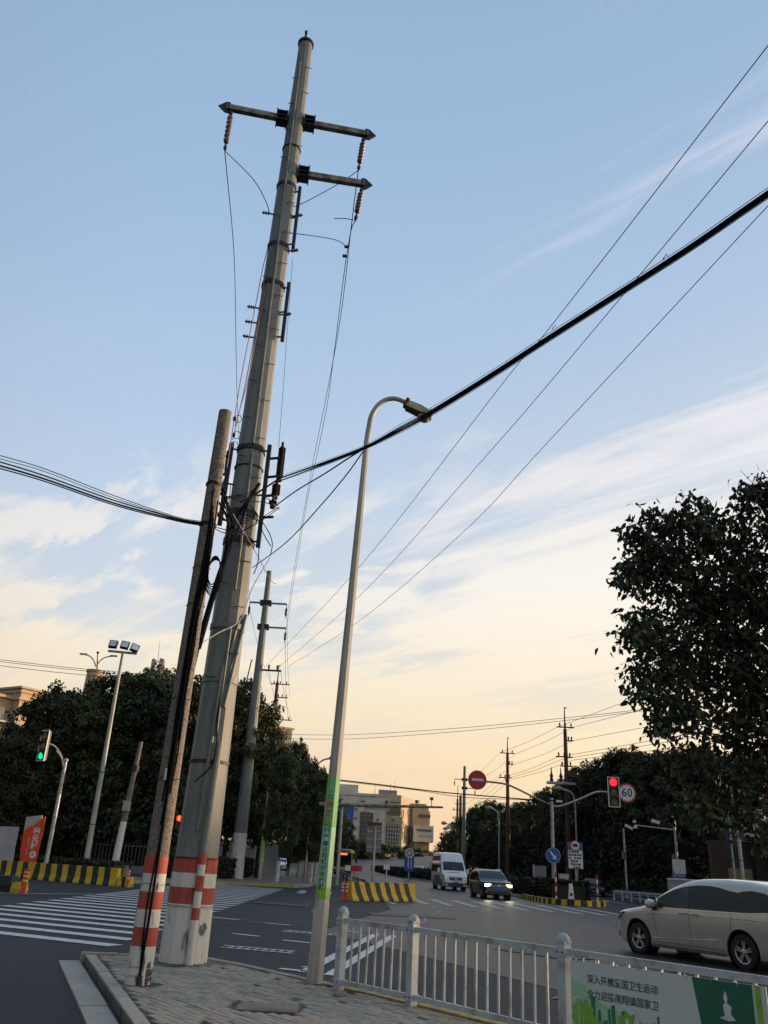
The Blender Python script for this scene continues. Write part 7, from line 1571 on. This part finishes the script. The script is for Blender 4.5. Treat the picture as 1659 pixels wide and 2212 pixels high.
# lone roadside trees continuing the wood along the side street, right of the picture (they shade the crossing from the low sun)
for i in range(22):
    f = i/21; x = 34+f*112; y = 60-f*3+((i*7) % 5)*1.4; tree('roadside tree continuing the wood past the right picture edge', x, y, (i*3) % 4, 11.5+(i % 3)*.8, i*1.7, 'roadside trees right of the picture', low=True, wide=1.1)
# hedges
def hedge(lb, pts, w_, h, n, nm='hedge', size=.10, m=('hedge', 'leafC'), z=.13, sd=5):
    P = smoothpts([(x, y, 0) for x, y in pts], 4); T = thing(nm, lb, 'hedge', (P[0].x, P[0].y, z)); lens = [0]
    for a, b in zip(P, P[1:]): lens.append(lens[-1]+(b-a).length)
    r = np.random.default_rng(sd); s = r.uniform(0, lens[-1], n); s[:n//12] = r.uniform(0, .3, n//12)*np.sign(r.uniform(size=n//12)); X_ = np.interp(s, lens, [p.x for p in P]); Y_ = np.interp(s, lens, [p.y for p in P])
    dx = np.gradient([p.x for p in P]); dy = np.gradient([p.y for p in P]); dx = np.interp(s, lens, dx); dy = np.interp(s, lens, dy); l = np.hypot(dx, dy); nx, ny = -dy/l, dx/l
    u = r.uniform(-1, 1, n); v = r.uniform(0, 1, n); sel = r.uniform(size=n); u = np.where(sel < .45, np.sign(u)*(1-.08*r.uniform(size=n)), u); v = np.where(sel > .45, 1-.08*r.uniform(size=n), v)
    bump = 1+.07*np.sin(s*2.3)+.05*np.sin(s*5.1+u*2)
    pos = np.stack([X_+nx*u*w_/2*bump, Y_+ny*u*w_/2*bump, z+v*h*bump], 1)+r.normal(size=(n, 3))*.035
    nr = r.normal(size=(n, 3)); nr[:, 2] += .5; nr /= np.linalg.norm(nr, axis=1)[:, None]; t = np.cross(nr, r.normal(size=(n, 3))); t /= np.linalg.norm(t, axis=1)[:, None]; b = np.cross(nr, t); q = size*r.uniform(.6, 1.4, n)[:, None]
    V = np.empty((n, 4, 3)); V[:, 0] = pos-t*q; V[:, 1] = pos+b*q*.6; V[:, 2] = pos+t*q; V[:, 3] = pos-b*q*.6; V -= np.array([P[0].x, P[0].y, z])
    me = D.meshes.new('foliage'); me.vertices.add(n*4); me.vertices.foreach_set('co', V.reshape(-1)); me.loops.add(n*4); me.loops.foreach_set('vertex_index', np.arange(n*4)); me.polygons.add(n); me.polygons.foreach_set('loop_start', np.arange(n)*4)
    for k in m: me.materials.append(M[k])
    me.polygons.foreach_set('material_index', (r.uniform(size=n) < .3).astype(int)); me.update(calc_edges=True); o = D.objects.new('foliage', me); COL.objects.link(o); o.parent = T
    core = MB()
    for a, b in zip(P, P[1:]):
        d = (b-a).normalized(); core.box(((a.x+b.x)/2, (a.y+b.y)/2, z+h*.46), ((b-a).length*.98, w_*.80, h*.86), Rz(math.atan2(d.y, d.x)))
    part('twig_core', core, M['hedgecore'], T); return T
hedge('clipped dark hedge filling the median behind the striped nose', [(12.8, 56.5), (12.7, 68), (11.5, 85), (9.0, 105), (5.6, 128), (2.4, 146)], 2.6, 1.05, 26000, size=.11)
hedge('low dark hedge behind the left striped barriers', [(-40, 66), (-28, 60.8), (-19, 56.8), (-14.5, 54.3)], 1.6, .75, 12000, sd=6)
hedge('low rounded hedge at the left sidewalk corner below the second steel pole', [(-12.6, 57.5), (-10.9, 61), (-9.8, 68), (-10.3, 78)], 1.5, 1.25, 9000, sd=7)
hedge('dark shrub belt along the foot of the right wood', [(26, 71), (24.6, 85), (23.6, 110), (22.5, 150), (28, 190)], 3.0, 1.7, 14000, size=.2, sd=8)
hedge('dark shrub belt under the left trees behind the fence', [(-58, 85), (-40, 77), (-26, 71), (-15, 67)], 2.4, 2.4, 13000, size=.2, sd=9)
hedge('shrub belt on the bank beyond the rising road', [(-13, 150), (-12, 180), (-2, 205), (15, 228), (40, 246), (70, 262)], 4, 3.6, 12000, size=.35, sd=10, z=0)
# limewashed posts (tree feet) along the edge of the rising road
GP = 'white posts along the far edge of the rising road'
for i in range(24):
    fr = (i+.5)/24*(len(EDGE_FAR)-1); k = int(fr); q = EDGE_FAR[k].lerp(EDGE_FAR[min(k+1, len(EDGE_FAR)-1)], fr-k)
    mb = MB(); zz = rise(q.y); mb.lathe([(.13, 0), (.12, 1.15), (.05, 1.2)], 8, Matrix.Translation((q.x-.2, q.y+.4, zz+.1))); o = single('white_post', mb, M['limewash'], 'white post on the far edge of the rising road, %s from its near end' % ORD[i], 'post', GP, (q.x, q.y, zz))
# ------------------------------------------------------------ near tree at the right edge
NX, NY = 6.35, 11.3
T = thing('near_tree', 'large near broadleaf tree with drooping leaves filling the right edge of the picture', 'tree', (NX, NY, .12))
r = np.random.default_rng(77)
lob = []
def NA(px, py, Yd): p = at(px, py, Yd); return (p.x, p.y, p.z)
LOB = [(1385, 1160, 11, .20), (1370, 1250, 11.1, .30), (1405, 1215, 11.3, .36), (1385, 1370, 11.0, .34), (1440, 1150, 11.4, .42), (1500, 1130, 11.2, .42), (1560, 1145, 11.5, .45), (1640, 1090, 11.3, .36), (1655, 1065, 11.2, .25), (1460, 1250, 11.6, .6), (1560, 1260, 11.8, .7), (1660, 1200, 11.6, .7), (1430, 1350, 11.4, .5), (1520, 1370, 11.9, .7), (1620, 1350, 11.7, .75), (1420, 1450, 11.3, .42), (1480, 1480, 11.7, .55), (1580, 1480, 11.9, .7), (1660, 1470, 11.5, .6), (1395, 1500, 11.1, .16), (1450, 1540, 11.3, .34), (1430, 1570, 11.2, .18), (1520, 1580, 11.5, .42), (1610, 1590, 11.6, .5), (1500, 1650, 11.4, .34), (1580, 1690, 11.5, .40), (1655, 1660, 11.3, .30), (1510, 1735, 11.3, .24), (1560, 1765, 11.2, .26), (1620, 1760, 11.2, .26), (1655, 1815, 11.0, .16), (1740, 1300, 11.5, 1.0), (1740, 1550, 11.4, .9), (1800, 1150, 11.8, .9), (1850, 1400, 12, 1.1), (1800, 1700, 11.5, .7)]
C_, W_, N_ = [], [], []
branches = MB(); crown_c = Vector((NX, NY, 4.8))
for (px, py, Yd, rr) in LOB:
    c = np.array(NA(px, py, Yd)); big_ = rr > .55
    ncl = int((13+190*rr**2.1)*(.62 if py > 1560 else .88 if py > 1320 else 1.1)); 
    for k in range(ncl):
        d = r.normal(size=3); d /= np.linalg.norm(d); q = c+d*rr*r.uniform(.35, 1.0)
        # a twig with leaves alternating down it
        tw = (q-np.array(crown_c)); tw[2] *= .3; tw /= np.linalg.norm(tw)+1e-6; tw = tw+r.normal(size=3)*.45+np.array([0, 0, .25]); tw /= np.linalg.norm(tw)
        ln = r.uniform(.16, .34); nl = int(r.integers(7, 13))
        if k % 3 == 0: branches.tube([q-tw*ln*.8, q, q+tw*ln*.5], [.006, .005, .002], 3)
        for j in range(nl):
            s = (j/nl-.35)*ln*1.4; pp = q+tw*s+r.normal(size=3)*.045; C_.append(pp)
            W_.append(r.uniform(.075, .14)*(1 if rr < .5 else 1.05))
            dd = tw*.25+r.normal(size=3)*.55+np.array([0, 0, -.75]); dd /= np.linalg.norm(dd); N_.append(dd)
C_ = np.array(C_); W_ = np.array(W_); N_ = np.array(N_)
def leafgeo(c, s, d, r):
    side = np.cross(d, r.normal(size=3)); side /= np.linalg.norm(side)+1e-9; up_ = np.cross(side, d)
    w2 = s*.27
    p0 = c; p1 = c+d*s*.30; p2 = c+d*s*.68+up_*s*-.05; p3 = c+d*s+up_*s*-.18
    a1 = p1+side*w2+up_*s*.06; b1 = p1-side*w2+up_*s*.06; a2 = p2+side*w2*.72+up_*s*.03; b2 = p2-side*w2*.72+up_*s*.03
    return [p0, a1, p1, b1, a2, p2, b2, p3], [(0, 1, 2), (0, 2, 3), (1, 4, 5, 2), (2, 5, 6, 3), (4, 7, 5), (5, 7, 6)]
def screen(p): q = p-CP; wz = q @ F_; return 829.5+FPX*(q @ R_)/wz, 1106-FPX*(q @ U_)/wz
# singled-out leaves: those on the outer left silhouette, nearest first
inn = np.array([screen(p)[0] for p in C_]); vis_ = np.where((inn < 1655))[0]; ordr = vis_[np.argsort(np.linalg.norm(C_[vis_]-CP, axis=1))]
solo = set(ordr[:300].tolist())
VV, FF, MI = [], [], []
for i in range(len(C_)):
    v, f = leafgeo(C_[i], W_[i], N_[i], r); mi = 1 if r.uniform() < .035 else 0
    if i in solo:
        mb = MB(); mb.add(v, f); part('leaf', mb, M['leafY'] if mi else M['leafN'], T)
    else: o_ = len(VV); VV += [tuple(p) for p in v]; FF += [tuple(a+o_ for a in q) for q in f]; MI += [mi]*len(f)
mb = MB(); mb.v = VV; mb.f = FF; mb.m = MI; part('more_leaves', mb, [M['leafN'], M['leafY']], T, kind='stuff')
tk_ = MB(); tk_.tube([(NX, NY, .1), (NX+.05, NY, 1.4), (NX, NY+.05, 2.6)], [.19, .15, .13], 10); part('trunk', tk_, M['trunk'], T)
for (px, py, Yd, rr) in LOB:
    c = Vector(NA(px, py, Yd)); fork = Vector((NX, NY+.05, 2.5+min(2.6, max(0, (c.z-3.2)*.55)))); mid = fork.lerp(c, .5)+Vector((r.normal()*.12, r.normal()*.12, .3))
    branches.tube([fork, mid, c], [.022, .014, .006], 5)
    for k in range(3): q = c+Vector(r.normal(size=3)*rr*.6); branches.tube([mid.lerp(c, .6), (mid.lerp(c, .6)+q)/2+Vector((0, 0, .04)), q], [.011, .008, .004], 4)
tk2 = MB(); tk2.tube([(NX, NY+.05, 2.5), (NX+.05, NY+.1, 4.2), (NX-.1, NY+.1, 6.0), (NX-.2, NY+.1, 7.0)], [.13, .10, .06, .03], 8); part('leader', tk2, M['trunk'], T)
part('branches', branches, M['trunk'], T, kind='stuff')
print('near leaves', len(C_))
